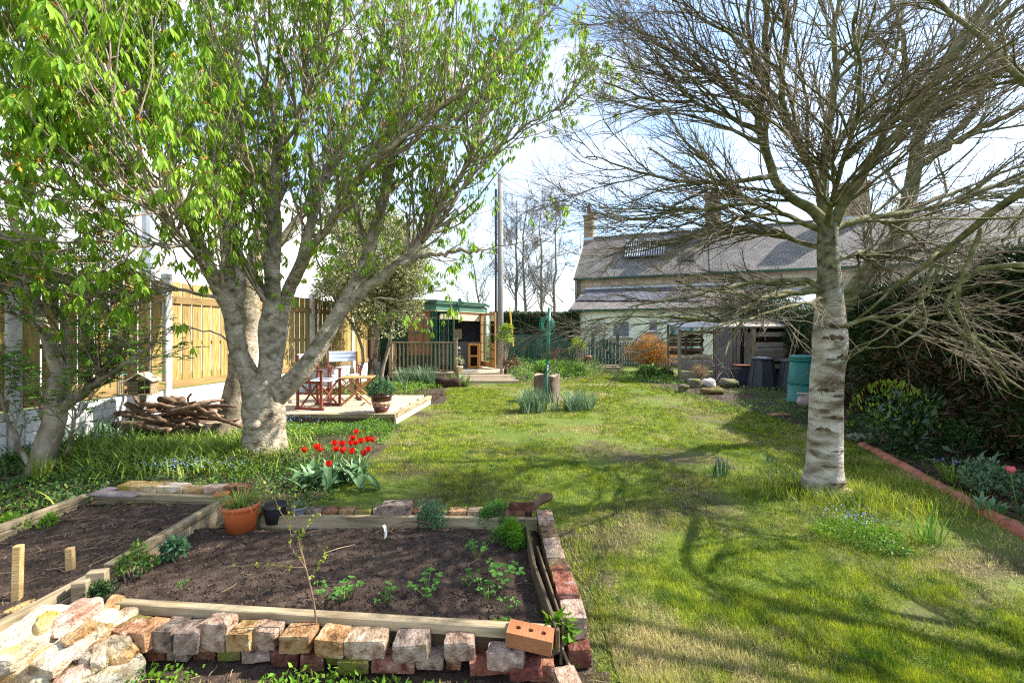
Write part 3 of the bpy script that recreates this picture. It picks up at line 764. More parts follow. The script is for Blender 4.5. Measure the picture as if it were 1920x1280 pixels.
def front_brick(px, w, yt, yb, ztop, dep, m, course, rz=0, rx=0, s=None, chip=.07, label=None):
    """a brick whose front face spans px +- w/2 and rows yt (top edge) to yb, its top at ztop"""
    d = (CH - ztop) * K / (yt - HZ); x = (px - 960) / K * d; wd = w / K * d
    zb = CH - (yb - HZ) / K * d; h = max(.05, ztop - zb)
    dep *= .85
    return brick(front, x, d + dep / 2, ztop - h / 2, wd * .98, dep, h, m, rz, rx, random.uniform(-.09, .09), s, chip=chip, label=label)
UP = [(222, 44, 1184, 1216, 'b_red', .16, -.35), (262, 44, 1188, 1222, 'b_orange', .15, -.3), (305, 38, 1184, 1222, 'b_grey', .15, -.1), (347, 46, 1188, 1228, 'b_grey', .14, .05),
      (399, 56, 1172, 1222, 'b_pale', .15, -.12), (447, 48, 1190, 1222, 'b_orange', .15, -.1), (494, 48, 1184, 1218, 'b_pale', .15, -.06), (552, 62, 1194, 1226, 'b_orange', .15, -.05),
      (617, 58, 1200, 1232, 'b_orange', .16, -.04), (683, 76, 1200, 1238, 'b_pale', .16, .0), (768, 66, 1208, 1240, 'b_grey', .15, .0), (861, 58, 1202, 1240, 'b_pale', .15, .04)]
for i, (px, w, yt, yb, m, dep, rz) in enumerate(UP):
    front_brick(px, w, yt, yb, .168 + (.02 if px == 399 else 0), dep, m, 0, rz, random.uniform(-.05, .05), i % 8, .1 if px in (399, 861) else .06)
LO = [(290, 44, 1212, 1240, 'b_red'), (332, 40, 1216, 1240, 'b_grey'), (383, 42, 1206, 1238, 'b_red'), (428, 42, 1212, 1240, 'b_moss'), (478, 54, 1216, 1242, 'b_grey'), (533, 52, 1222, 1250, 'b_dark'),
      (583, 46, 1228, 1260, 'b_red'), (628, 36, 1226, 1246, 'b_moss'), (661, 58, 1240, 1266, 'b_moss'), (735, 84, 1238, 1264, 'b_red'), (806, 54, 1232, 1256, 'b_grey'), (850, 30, 1236, 1256, 'b_red'), (918, 78, 1242, 1266, 'b_red'), (985, 62, 1252, 1276, 'b_dark'), (1016, 52, 1246, 1280, 'b_red')]
for i, (px, w, yt, yb, m) in enumerate(LO):
    front_brick(px, w, yt, yb, .082, .12, m, 1, random.uniform(-.06, .06), 0, (i + 3) % 8, .05)
front_brick(949, 70, 1226, 1258, .14, .11, 'b_grey', 0, -.12, 0, 2, .04)
# the three-holed brick on the corner, a thing of its own
def holed_brick():
    sx, sy, sz = .215, .103, .066; V = []; F = []; holes = [(-.06, 0), (0, 0), (.06, 0)]; r = .0135; k = 10
    # top and bottom faces: cells with round holes
    xs = [-sx / 2, -.03, .03, sx / 2]
    def cell(x0, x1, z, cx):
        b = len(V); n = k
        rim = [(cx + r * math.cos(2 * math.pi * j / n), r * math.sin(2 * math.pi * j / n), z) for j in range(n)]
        outer = []
        for j in range(n):
            a = 2 * math.pi * j / n; dx, dy = math.cos(a), math.sin(a)
            hx = (x1 - cx) if dx > 0 else (cx - x0); t = min(hx / max(abs(dx), 1e-6), (sy / 2) / max(abs(dy), 1e-6)); outer.append((cx + dx * t, dy * t, z))
        V.extend(rim + outer)
        for j in range(n):
            q = (b + j, b + n + j, b + n + (j + 1) % n, b + (j + 1) % n); F.append(q if z > 0 else q[::-1])
        cs = [(x1, sy / 2), (x0, sy / 2), (x0, -sy / 2), (x1, -sy / 2)]
        for (cxn, cyn) in cs:   # corner fill
            a = math.atan2(cyn, cxn - cx) % (2 * math.pi); j = int(a / (2 * math.pi) * n); ci = len(V); V.append((cxn, cyn, z)); t3 = (b + n + j, ci, b + n + (j + 1) % n)
            F.append(t3 if z > 0 else t3[::-1])
        return b
    for i, (cx, _) in enumerate(holes):
        t = cell(xs[i], xs[i + 1], sz / 2, cx)
        b = len(V); V.extend([(cx + r * math.cos(2 * math.pi * j / k), r * math.sin(2 * math.pi * j / k), -sz / 2 + .004) for j in range(k)])
        for j in range(k): F.append((t + j, t + (j + 1) % k, b + (j + 1) % k, b + j))
        F.append(tuple(b + j for j in range(k)))
    b = len(V); V.extend([(x, y, z) for z in (-sz / 2, sz / 2) for (x, y) in ((-sx / 2, -sy / 2), (sx / 2, -sy / 2), (sx / 2, sy / 2), (-sx / 2, sy / 2))])
    F.append((b, b + 3, b + 2, b + 1))
    for j in range(4): F.append((b + j, b + (j + 1) % 4, b + 4 + (j + 1) % 4, b + 4 + j))
    me = bpy.data.meshes.new("brick"); me.from_pydata(V, [], F); me.update(); return me
p = G(992, 1222, .2)
solo("brick", holed_brick(), M_['b_new'], "orange brick with three round holes lying on the corner of the front edging", "brick", at(.085, 2.13, .178, rz=-.2, ry=.09))
back = thing("brick_edging", "single row of worn bricks behind the back timber of the wide bed", "brick edging", (-.8, 3.6, 0))
x = -1.98
i = 0
seq = ['b_red', 'b_red', 'b_grey', 'b_red', 'b_orange', 'b_moss', 'b_grey', 'b_red', 'b_red', 'b_moss', 'b_orange', 'b_pale', 'b_red', 'b_red', 'b_dark', 'b_moss']
wds = [.21, .15, .13, .11, .13, .13, .13, .16, .14, .15, .15, .12, .11, .215, .20, .13]
for m, w in zip(seq, wds):
    brick(back, x + w / 2, 3.595 + random.uniform(-.012, .012), .172 + random.uniform(-.012, .008), w * .96, .105, .09, m, random.uniform(-.06, .06), s=i % 8)
    x += w + .004; i += 1
    if x > .04: break
for x_ in np.arange(-1.95, .05, .22):
    brick(back, x_ + .1, 3.585, .045, .21, .1, .085, 'b_dark', s=3)
solo("brick", brick_me(.225, .125, .09, 5, .08), M_['b_grey'], "chunky grey-white brick standing above the back edging of the wide bed", "brick", at(-.90, 3.575, .225, rz=.05))
solo("brick", brick_me(.205, .115, .075, 2, .05), M_['b_dark'], "dark frogged brick laid on the far corner of the wide bed", "brick", at(.075, 3.62, .215, rz=.03, rx=-.25))
side = thing("brick_edging", "mossy line of bricks along the lawn side of the wide bed", "brick edging", (.3, 2.8, 0))
y = 3.62; i = 0
for m, ln, zz in (('b_pale', .26, .19), ('b_moss', .16, .165), ('b_grey', .17, .16), ('b_pale', .13, .16), ('b_moss', .14, .155), ('b_red', .19, .19), ('b_red', .16, .19), ('b_grey', .17, .19)):
    t = (3.62 - y) / 1.45
    brick(side, .255 + .065 * t, y - ln / 2, zz - .045, .115, ln * .98, .11, m, .03 - .1 * t * .3, s=i % 8); i += 1; y -= ln
for k_ in range(7): brick(side, .262 + .01 * k_, 3.5 - .205 * k_, .045, .108, .2, .085, 'b_dark', .03, s=k_ % 8)
brick(side, .25, 2.02, .03, .1, .14, .09, 'b_pale', .2); 
brick(side, .13, 3.66, .09, .05, .1, .17, 'b_red', .1)
edB = thing("stone_edging", "pale stone pieces and a pinkish brick on the back rim of the narrow bed", "stone edging", (-3, 4.1, 0))
for (x, sx, sy, sz, z, m, rz) in ((-3.30, .34, .15, .07, .225, 's_yellow', .0), (-3.02, .24, .13, .06, .22, 's_white', -.05), (-2.80, .22, .11, .05, .205, 's_yellow', 0), (-2.62, .22, .11, .06, .21, 's_pink', .02), (-2.44, .2, .11, .07, .215, 'b_red', 0)):
    brick(edB, x, 4.06, z, sx, sy, sz, m, rz, name="stone", amp=.05)
for x_ in np.arange(-3.5, -2.35, .23): brick(edB, x_ + .1, 4.07, .09, .22, .12, .17, 'b_dark', name="stone")

# ---- heap of pale stones close to the camera
heap = thing("stone_pile", "heap of sunlit white and yellow stones against the narrow bed", "stone pile", (-1.9, 1.7, 0))
ST = [  # px, py, long, wide, thick, z, material, yaw from +Y, tilt
    (52, 1178, .34, .19, .085, .235, 's_white', .05, .10), (128, 1143, .22, .13, .09, .245, 's_pink', -.2, .05), (55, 1232, .22, .12, .10, .15, 's_yellow', .0, .05),
    (165, 1170, .24, .10, .07, .20, 's_white', -.1, .12), (212, 1130, .13, .09, .07, .20, 's_yellow', .1, .1), (222, 1158, .21, .095, .10, .175, 's_white', -.12, .1),
    (128, 1204, .24, .13, .05, .205, 's_white', -.1, .3), (170, 1194, .19, .065, .07, .18, 's_yellow', -.15, .25), (100, 1200, .15, .12, .08, .15, 's_pink', 0, .1),
    (196, 1208, .17, .12, .10, .16, 's_white', -.5, .05), (105, 1243, .18, .11, .07, .13, 's_yellow', -.2, .1), (158, 1240, .19, .14, .10, .12, 's_yellow', -.2, .05),
    (220, 1245, .19, .15, .10, .09, 's_white', -.5, .05), (60, 1266, .14, .10, .10, .09, 's_yellow', -.1, .1), (105, 1275, .2, .13, .10, .08, 's_white', -.1, .1),
    (10, 1245, .16, .11, .10, .12, 's_white', 0, 0), (190, 1274, .16, .12, .09, .05, 's_yellow', -.3, 0), (150, 1225, .16, .12, .08, .07, 's_pink', .2, 0), (195, 1150, .16, .10, .08, .13, 's_yellow', -.1, .1), (30, 1140, .2, .13, .1, .13, 's_yellow', 0, 0),
    (85, 1160, .15, .07, .05, .255, 's_yellow', .3, .15), (185, 1222, .12, .05, .05, .165, 's_white', .6, .2), (20, 1205, .16, .08, .06, .21, 's_pink', -.3, .1), (240, 1212, .11, .08, .06, .13, 's_yellow', .2, .1), (135, 1262, .12, .09, .06, .13, 's_pink', -.6, .1), (88, 1252, .13, .07, .06, .14, 's_white', .4, .1), (150, 1180, .12, .06, .04, .24, 's_yellow', -.4, .3), (70, 1215, .25, .2, .1, .06, 's_pink', 0, 0), (180, 1180, .22, .18, .1, .06, 's_pink', .3, 0)]
for i, (px, py, ln, wd, th, z, m, yaw, tl) in enumerate(ST):
    q = G(px, py, z); V, F = rough_box(wd, ln, th, (8, 12, 5), .12, .16, 40 + i, .13 + .1 * (i % 3)); V = V + vnoise(V, 45, i, 2)[:, None] * .004 * norm(V)
    me = bpy.data.meshes.new("stone"); me.from_pydata(V.tolist(), [], F); me.update()
    part("stone", me, heap, at(q.x, q.y, z - th / 2, rz=yaw, rx=tl, ry=.12 * (-1) ** i), M_[m])

# ---- paved patio deck edged with sleepers
patio = thing("patio_deck", "low paved terrace edged with timber sleepers under the chairs", "patio", (-3.6, 9.2, 0))
DX0, DX1, DY0, DY1 = -5.6, -2.02, 7.86, 10.2
for k_, (xa, xb) in enumerate(((DX0, -3.9), (-3.894, DX1))):
    bar("sleeper", patio, (xa, DY0 + .05, .165), (xb, DY0 + .05, .165), .11, .07, M_['oldwood'])
bar("sleeper", patio, (-4.6, DY0 + .03, .065), (DX1 - .01, DY0 + .045, .065), .1, .125, M_['lowwood'])  # front face coloured darker to stand for its shade
bar("sleeper", patio, (DX1 - .03, DY0 + .11, .165), (DX1 + .17, DY1, .165), .1, .07, M_['oldwood'])
bar("sleeper", patio, (DX1 - .045, DY0 + .09, .065), (DX1 + .155, DY1, .065), .09, .125, M_['deck'])
ny = 4; 
for r_ in range(ny):
    y0 = DY0 + .11 + r_ * .58; x = DX1 - .09 + (y0 - DY0) * .07
    off = 0
    while x > DX0:
        w = random.choice((.45, .6, .6, .75)); 
        part("slab", box_me(round(w, 2) - .012, .568, .05, .006), patio, at(x - w / 2, y0 + .285, .174 + random.uniform(-.002, .002)), M_['deck']); x -= w
for n_ in range(1): part("bedding", box_me(3.3, 2.2, .13, .0), patio, at(-3.85, 9.05, .075), M_['soil'])

# ---- tall close-boarded fence with concrete posts on rock-faced gravel boards
fence = thing("garden_fence", "tall golden board fence with concrete posts on white rock-faced base panels", "fence", (-6, 8, 0))
fx = lambda y: -7.2 + .156 * y
FD = Vector((.156, 1, 0)).normalized(); FA = math.atan2(FD.y, FD.x)
posts = [1.95, 3.85, 5.75, 7.87, 9.97, 12.07, 14.17, 16.27]
for i, y in enumerate(posts):
    part("post", box_me(.13, .12, 2.62, .012), fence, at(fx(y), y, 1.31, rz=FA), M_['concrete'])
    if i == len(posts) - 1: break
    y0, y1 = y + .075, posts[i + 1] - .075; n = 9; 
    for zc in (.155, .462):   # gravel boards with raised stones
        bar("gravel_board", fence, (fx(y0), y0, zc), (fx(y1), y1, zc), .04, .296, M_['gravel'])
        if y > 2 and y < 12:
            xx = y0 + .02; 
            for row in range(2):
                xx = y0 + .02
                while xx < y1 - .1:
                    w = random.uniform(.16, .34); w = min(w, y1 - .02 - xx); c = xx + w / 2
                    V, F = rough_box(w - .012, .03, .135, (3, 1, 2), .25, .08, random.randrange(99))
                    me = bpy.data.meshes.new("rock_face"); me.from_pydata(V.tolist(), [], F); me.update()
                    part("rock_face", me, fence, at(fx(c) + .022, c, zc - .072 + row * .142, rz=FA), M_['gravel']); xx += w
    for zc, hh in ((.70, .13), (2.18, .13), (1.42, .07)):
        s_ = 1 if zc != 1.42 else -1
        bar("rail", fence, (fx(y0) + .03 * s_, y0, zc), (fx(y1) + .03 * s_, y1, zc), .028, hh, M_['fence_h'])
    for k_ in range(n):
        t = (k_ + .5) / n; c = y0 + (y1 - y0) * t; zt = 2.50 + random.uniform(-.012, .012)
        part("board", box_me((y1 - y0) / n - random.uniform(.018, .032), .018, zt - .63, .003), fence, at(fx(c), c, (zt + .63) / 2, rz=FA), M_['fence'])

# ---- white building beyond the fence
wb = thing("white_building", "tall white rendered building rising behind the board fence", "building", (-12, 15, 0))
part("wall", box_me(6, 15, 8.4, .01), wb, at(-15.3, 24.0, 4.2, rz=FA - math.pi / 2), M_['white'])
bar("eaves", wb, (-13.55, 16.7, 8.45), (-11.1, 31.5, 8.45), .4, .12, M_['wpaint'])
for (y, z, w, h) in ((24.0, 6.6, 1.2, 2.0), (19.5, 5.6, 1.1, 1.4), (28.5, 6.0, 1.2, 1.4)):
    x = -12.33 + (y - 24.0) * .156; fr = part("window", box_me(w, .08, h, .01), wb, at(x, y, z, rz=FA), M_['wpaint'])
    part("pane", box_me(w - .16, .03, h - .16, 0), fr, at(x + .045, y, z, rz=FA), M_['dark_glass'])
part("clad_wing", box_me(3, 8.2, 6.6, .01), wb, at(-15.0, 12.3, 3.3, rz=FA - math.pi / 2), M_['cladding'])
for k_ in range(28):
    part("batten", box_me(.012, .02, 4.6, 0), wb, at(-13.45 + (8.6 + k_ * .26 - 12.3) * .156, 8.6 + k_ * .26, 4.2), M_['steel'])
part("downpipe", MB().tube([(-12.9, 16.1, 0), (-12.9, 16.1, 7.0)], .22, 12), wb, None, M_['steel'])

# ---- brown shed wall between fence and summerhouse
sh = thing("brown_shed", "dark brown timber shed in shadow beside the summerhouse balustrade", "shed", (-5.3, 16.5, 0))
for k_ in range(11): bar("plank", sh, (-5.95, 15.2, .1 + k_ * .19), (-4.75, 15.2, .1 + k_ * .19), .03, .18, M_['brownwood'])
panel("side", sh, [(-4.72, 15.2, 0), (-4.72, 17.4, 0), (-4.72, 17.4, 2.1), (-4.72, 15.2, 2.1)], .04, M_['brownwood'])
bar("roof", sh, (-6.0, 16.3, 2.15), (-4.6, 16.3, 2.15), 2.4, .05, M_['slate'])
solo("block", brick_me(.3, .3, .42, 1, .03), M_['concrete'], "pale concrete block by the fence behind the folding chair", "block", at(-5.05, 14.2, .75))
solo("block", brick_me(.4, .4, .54, 2, .03), M_['stone'], "rough stone plinth under the pale concrete block", "plinth", at(-5.05, 14.2, .27))

# ---- summerhouse on its deck
S0 = .25
sd = thing("summerhouse_deck", "raised timber deck with balustrade around the green summerhouse", "deck", (-2.5, 16.5, 0))
DYF = 15.36
for k_ in range(22):
    y = DYF + .07 + k_ * .145
    bar("deck_board", sd, (-4.15, y, S0 - .015), (-.28 + k_ * 0, y, S0 - .015), .139, .03, M_['deck'], c=.003)
bar("fascia", sd, (-4.15, DYF - .02, S0 - .09), (-.28, DYF - .02, S0 - .09), .03, .15, M_['rail'])
for k_, (xa, xb, y, z) in enumerate(((-1.78, -.02, 15.14, .215), (-1.74, .02, 14.98, .17), (-1.72, .12, 14.80, .125), (-1.70, .22, 14.64, .08))):
    bar("step_board", sd, (xa, y, z - .02), (xb, y, z - .02), .155, .04, M_['deck'], c=.004)
    if k_ in (1, 3): bar("riser", sd, (xa, y - .07, z - .08), (xb, y - .07, z - .08), .02, .08, M_['deck'])
zt = CH - 18 / K * DYF
for (x, y) in ((-4.1, DYF + .02), (-1.90, DYF + .02), (-.36, DYF + .05)):
    hgt = 1.12 if x > -3 else 1.0
    pst = part("post", box_me(.10, .10, hgt + .1), sd, at(x, y, S0 + hgt / 2 - .05), M_['rail'])
    if x > -3: part("cap", box_me(.15, .15, .035), pst, at(x, y, S0 + hgt + .02), M_['rail'])
bar("handrail", sd, (-4.12, DYF + .02, S0 + 1.03), (-1.96, DYF + .02, S0 + 1.03), .09, .045, M_['rail'])
bar("bottom_rail", sd, (-4.05, DYF + .02, S0 + .07), (-1.96, DYF + .02, S0 + .07), .05, .05, M_['rail'])
for k_ in range(15):
    part("baluster", box_me(.045, .045, .92, .003), sd, at(-3.93 + k_ * .134, DYF + .02, S0 + .55), M_['rail'])
bar("handrail", sd, (-4.1, DYF + .1, S0 + 1.02), (-4.1, DYF + 2.2, S0 + 1.02), .09, .045, M_['rail'])
for k_ in range(13): part("baluster", box_me(.045, .045, .92, .003), sd, at(-4.1, DYF + .2 + k_ * .16, S0 + .55), M_['rail'])
sumh = thing("summerhouse", "dark green corner summerhouse with glazed double doors standing open", "summerhouse", (-2.6, 17, 0))
A = Vector((-2.72, 16.15, S0)); B = Vector((-1.2, 18.1, S0)); LW = Vector((-5.2, 16.15, S0)); RW = Vector((-1.1, 19.6, S0)); BK = Vector((-5.2, 20.2, S0))
WH = 2.15
GP = M_['greenpaint']; G2 = M_['greenpaint2']
z_ = Vector((0, 0, 1))
def on(a, b, t, z=0): return a.lerp(b, t) + z_ * z
# window face, parallel to the view: siding below and left of the window, blind behind glazing bars
for k_ in range(8): bar("siding", sumh, (LW.x, LW.y, S0 + .07 + k_ * .13), (A.x - .42, A.y, S0 + .07 + k_ * .13), .03, .126, GP) if False else None
wx0, wx1 = -3.72, -2.86
for k_ in range(17):
    z = S0 + .065 + k_ * .13
    bar("siding", sumh, (-4.7, LW.y, z), (wx0 - .05, LW.y, z), .028, .124, GP)
    if z < S0 + .55: bar("siding", sumh, (wx0 - .04, LW.y, z), (A.x - .09, LW.y, z), .028, .124, GP)
part("corner_post", box_me(.12, .12, WH), sumh, at(A.x, A.y, S0 + WH / 2), GP)
part("corner_post", box_me(.07, .07, WH), sumh, at(wx0 - .03, A.y - .01, S0 + WH / 2), GP)
part("mullion_post", box_me(.16, .05, WH), sumh, at(A.x - .10, A.y - .004, S0 + WH / 2), GP)
for k_ in range(44):
    z = S0 + .56 + k_ * .036
    part("blind_slat", box_me(wx1 - wx0 + .05, .012, .031, 0), sumh, at((wx0 + wx1) / 2 + .03, A.y + .06, z), M_['bamboo'])
for x in np.linspace(wx0, wx1 + .06, 4)[1:]: part("glazing_bar", box_me(.028, .03, 1.6, 0), sumh, at(x - .02, A.y - .02, S0 + 1.35), G2)
for k_ in range(5): part("glazing_bar", box_me(wx1 - wx0 + .08, .03, .028, 0), sumh, at((wx0 + wx1) / 2 + .04, A.y - .024, S0 + .56 + k_ * .40), G2)
# doorway face: lintel, roller blind, inner walls and floor
fas = M_['greenpaint2']
def ring(z0, z1, out, m, name, th=.04):
    pts = [Vector((-4.75, 16.15 - out, 0)), Vector((A.x + out * .5, A.y - out, 0)), Vector((B.x + out, B.y - out * .3, 0)), Vector((RW.x + out, RW.y, 0))]
    for a, b in zip(pts, pts[1:]):
        bar(name, sumh, a + z_ * (z0 + z1) / 2, b + z_ * (z0 + z1) / 2, th, z1 - z0, m)
ring(S0 + WH, S0 + WH + .26, .02, fas, "frieze_board")
ring(S0 + WH + .262, S0 + WH + .33, .12, fas, "fascia")
ring(S0 + WH + .332, S0 + WH + .372, .15, fas, "roof_trim")
rf = [Vector((-4.9, 16.05, 0)), Vector((A.x, A.y - .1, 0)), Vector((B.x + .1, B.y, 0)), Vector((RW.x + .1, RW.y, 0)), Vector((-5.3, 20.3, 0))]
panel("roof", sumh, [p_ + z_ * (S0 + WH + .37) for p_ in rf], .05, M_['slate'])
panel("inner_ceiling", sumh, [p_ + z_ * (S0 + WH - .02) for p_ in rf[::-1]], .02, M_['blindpale'])
dirv = (B - A).normalized()
part("door_frame", box_me(.09, .09, WH), sumh, Matrix.Translation(B + z_ * WH / 2) @ Matrix.Rotation(math.atan2(dirv.y, dirv.x), 4, 'Z'), M_['oak'])
bar("lintel", sumh, on(A, B, .04, 2.10), on(A, B, .98, 2.10), .06, .09, M_['oak'])
for a_, b_, h_ in ((.08, .5, .20), (.51, .95, .24)):
    bar("roller_blind", sumh, on(A, B, a_, 2.05 - h_ / 2), on(A, B, b_, 2.05 - h_ / 2), .03, h_, M_['blindpale'])
bar("threshold", sumh, on(A, B, 0, .03), on(A, B, 1, .03), .08, .06, M_['greywood'])
panel("inner_wall", sumh, [(-4.9, 18.6, S0), (-1.15, 18.6, S0), (-1.15, 18.6, S0 + 1.0), (-4.9, 18.6, S0 + 1.0)], .03, M_['drapes'])
panel("inner_wall", sumh, [(-4.9, 18.62, S0 + 1.0), (-1.15, 18.62, S0 + 1.0), (-1.15, 18.62, S0 + WH), (-4.9, 18.62, S0 + WH)], .03, M_['chalkboard'])
panel("side_wall", sumh, [(B.x + .04, B.y, S0), (RW.x, RW.y, S0), (RW.x, RW.y, S0 + WH), (B.x + .04, B.y, S0 + WH)], .04, GP)
panel("side_wall", sumh, [(-4.75, 20, S0), (-4.75, 16.15, S0), (-4.75, 16.15, S0 + WH), (-4.75, 20, S0 + WH)], .04, GP)
panel("floor", sumh, [(-4.9, 16.2, S0 + .012), (-1.2, 16.2, S0 + .012), (-1.2, 18.6, S0 + .012), (-4.9, 18.6, S0 + .012)], .02, M_['drapes'])
# oval plaque on the fascia
q = A.lerp(B, .48) + z_ * (WH + .33); q = q + Vector((.05, -.2, 0))
V, F = lathe_vf([(.001, -.012), (.15, -.012), (.16, 0), (.15, .012), (.001, .012)], 20); V = V * np.array([.75, 1.0, 1.0])
part("plaque", MB().add(V, F), sumh, Matrix.Translation(q) @ Matrix.Rotation(math.atan2(dirv.y, dirv.x), 4, 'Z') @ Matrix.Rotation(math.radians(90), 4, 'X'), G2)
def glazed_door(hinge, free, z0, h, m_out, name="door"):
    a = Vector(hinge); b = Vector(free); w = (b - a).length; ang = math.atan2(b.y - a.y, b.x - a.x)
    M = Matrix.Translation(a + z_ * 0) @ Matrix.Rotation(ang, 4, 'Z')
    d = MB(); fr = .085
    d.box((0, -.022, z0), (fr, .022, z0 + h)); d.box((w - fr, -.022, z0), (w, .022, z0 + h))
    d.box((fr, -.021, z0 + h - .1), (w - fr, .021, z0 + h)); d.box((fr, -.021, z0), (w - fr, .021, z0 + .2))
    dr = part(name, d, sumh, M, m_out)
    x0, x1 = fr, w - fr; zz0, zz1 = z0 + .2, z0 + h - .1
    for k_ in (1, 2): part("glazing_bar", box_me(.022, .03, zz1 - zz0, 0), dr, M @ Matrix.Translation((x0 + (x1 - x0) * k_ / 3, 0, (zz0 + zz1) / 2)), m_out)
    for k_ in range(1, 5): part("glazing_bar", box_me(x1 - x0, .028, .024, 0), dr, M @ Matrix.Translation(((x0 + x1) / 2, 0, zz0 + (zz1 - zz0) * k_ / 5)), m_out)
    for r_ in range(5):
        for c_ in range(3):
            part("pane", box_me((x1 - x0) / 3 - .02, .004, (zz1 - zz0) / 5 - .02, 0), dr, M @ Matrix.Translation((x0 + (x1 - x0) * (c_ + .5) / 3, 0, zz0 + (zz1 - zz0) * (r_ + .5) / 5)), M_['glass'])
    return dr
hL = A.lerp(B, .06); fL = Vector((W(850, 600, 15.55).x, 15.55, 0))
glazed_door((hL.x, hL.y - .02, S0 + .05), (fL.x, fL.y, 0), 0, 2.06, GP)
hR = A.lerp(B, .97); fR = Vector((W(929, 600, 16.9).x, 16.75, 0))
glazed_door((hR.x, hR.y - .03, S0 + .05), (fR.x, fR.y, 0), 0, 2.06, M_['oak'])
# things inside and about the summerhouse
q = W(889, 670, 17.3)
cab = thing("cabinet", "small varnished pine cabinet inside the open summerhouse doorway", "cabinet", (q.x, 17.3, S0))
for s_ in (-1, 1): part("side", box_me(.04, .3, .92), cab, at(q.x + s_ * .2, 17.3, S0 + .48), M_['pine'])
for z in (.04, .93): part("panel", box_me(.42, .31, .04), cab, at(q.x, 17.3, S0 + z), M_['pine'])
part("shelf", box_me(.36, .28, .03), cab, at(q.x, 17.3, S0 + .5), M_['pine']); part("back", box_me(.36, .01, .88), cab, at(q.x, 17.44, S0 + .48), M_['brownwood'])
for s_ in (-1, 1): part("door_stile", box_me(.06, .02, .9), cab, at(q.x + s_ * .16, 17.14, S0 + .48), M_['pine'])
for z in (.07, .48, .9): part("door_rail", box_me(.28, .02, .06), cab, at(q.x, 17.138, S0 + z), M_['pine'])
q = W(858, 626, 18.5); solo("pinboard", box_me(.34, .03, .40), M_['blindpale'], "tan framed board on the dark wall inside the summerhouse", "pinboard", at(q.x, 18.55, q.z))
ln_ = thing("lantern", "small grey metal lantern hanging from the balustrade post", "lantern", (-1.78, 15.3, S0 + .85))
for nm_, args in (("base", [(.001, 0), (.05, 0), (.05, .02), (.001, .02)]), ("glass_body", [(.001, .021), (.042, .021), (.042, .14), (.001, .14)]), ("roof", [(.06, .141), (.058, .15), (.02, .2), (.008, .22), (.001, .22)])):
    part(nm_, MB().lathe(args, 8), ln_, Matrix.Translation((-1.78, 15.28, S0 + .68)), M_['steel'] if nm_ != 'glass_body' else M_['glass'])
part("bracket", MB().tube([(-1.86, 15.32, S0 + .98), (-1.8, 15.29, S0 + 1.0), (-1.78, 15.28, S0 + .9)], .006, 6), ln_, None, M_['darkmetal'])

# ---- utility pole with conduit
up = thing("utility_pole", "tall weathered utility pole with a black conduit behind the summerhouse", "utility pole", (-.48, 17.0, 0))
part("pole", MB().tube([(-.44, 17.2, 0), (-.44, 17.2, 3), (-.44, 17.2, 7.6)], [.12, .115, .10], 14), up, None, M_['pole'], smooth=True)
part("conduit", MB().tube([(-.61, 17.12, 0), (-.61, 17.12, 7.0)], .045, 8), up, None, M_['blackpl'])
part("step_bolt", MB().tube([(-.36, 17.2, 3.5), (-.26, 17.2, 3.5)], .012, 6), up, None, M_['darkmetal'])

# ---- picket fence and gate
pf = thing("picket_fence", "faded green picket fence across the end of the garden", "picket fence", (3, 21.3, 0))
PY = 21.3
def picket(x, z1, w=.075, y=PY, z0=.08):
    d = MB(); d.box((-w / 2, -.01, z0), (w / 2, .01, z1 - .03)); V = [(-w / 2, -.01, z1 - .03), (w / 2, -.01, z1 - .03), (0, -.01, z1), (-w / 2, .01, z1 - .03), (w / 2, .01, z1 - .03), (0, .01, z1)]
    d.add(V, [(0, 1, 2), (3, 5, 4), (0, 2, 5, 3), (1, 4, 5, 2)]); return d
_pk = {}
def put_picket(x, z1, w=.075, y=PY, m='picket', parent=None):
    k = (round(z1, 2), w)
    if k not in _pk: _pk[k] = picket(0, k[0], w).mesh("picket")
    part("picket", _pk[k], parent or pf, at(x, y, 0), M_[m])
xg0, xg1 = Gy(1113, PY).x, Gy(1157, PY).x
x = Gy(944, PY).x
while x < xg0 - .08:
    put_picket(x, 1.16); x += .118
x = xg1 + .16
while x < Gy(1262, PY).x: put_picket(x, 1.18); x += .118
for z in (.3, 1.0):
    bar("rail", pf, (Gy(944, PY).x, PY + .03, z), (xg0, PY + .03, z), .03, .08, M_['picket'])
    bar("rail", pf, (xg1, PY + .03, z), (Gy(1262, PY).x, PY + .03, z), .03, .08, M_['picket'])
for px in (1112, 1158): part("post", box_me(.12, .12, 1.55), pf, at(Gy(px, PY).x, PY, .775), M_['picket'])
for px in (985, 1045): part("post", box_me(.1, .1, 1.2), pf, at(Gy(px, PY).x, PY + .05, .6), M_['picket'])
q = Gy(1166, 20.6); solo("stake", box_me(.08, .06, 1.12), M_['greywood'], "pale grey stake standing beside the garden gate", "stake", at(q.x, 20.6, .56))
pf2 = thing("board_fence", "taller close green board fence behind the pickets, dipping in a curve", "fence", (1, 22, 0))
x = Gy(940, 22).x
while x < Gy(1078, 22).x:
    t = (x - Gy(1048, 22).x) / (Gy(1078, 22).x - Gy(1048, 22).x); zt = 1.52 if t < 0 else 1.52 - .38 * math.sin(min(1, t) * math.pi / 2)
    part("board", box_me(.112, .02, round(zt - .5, 2), .002), pf2, at(x, 22, round(zt - .5, 2) / 2 + .5), M_['picket']); x += .122
bar("rail", pf2, (Gy(940, 22).x, 22.03, .7), (Gy(1078, 22).x, 22.03, .7), .03, .08, M_['picket'])
gate = thing("garden_gate", "round-topped dark green wooden gate with a diagonal brace", "gate", ((xg0 + xg1) / 2, PY, 0))
n = 6; gw = xg1 - xg0 - .16
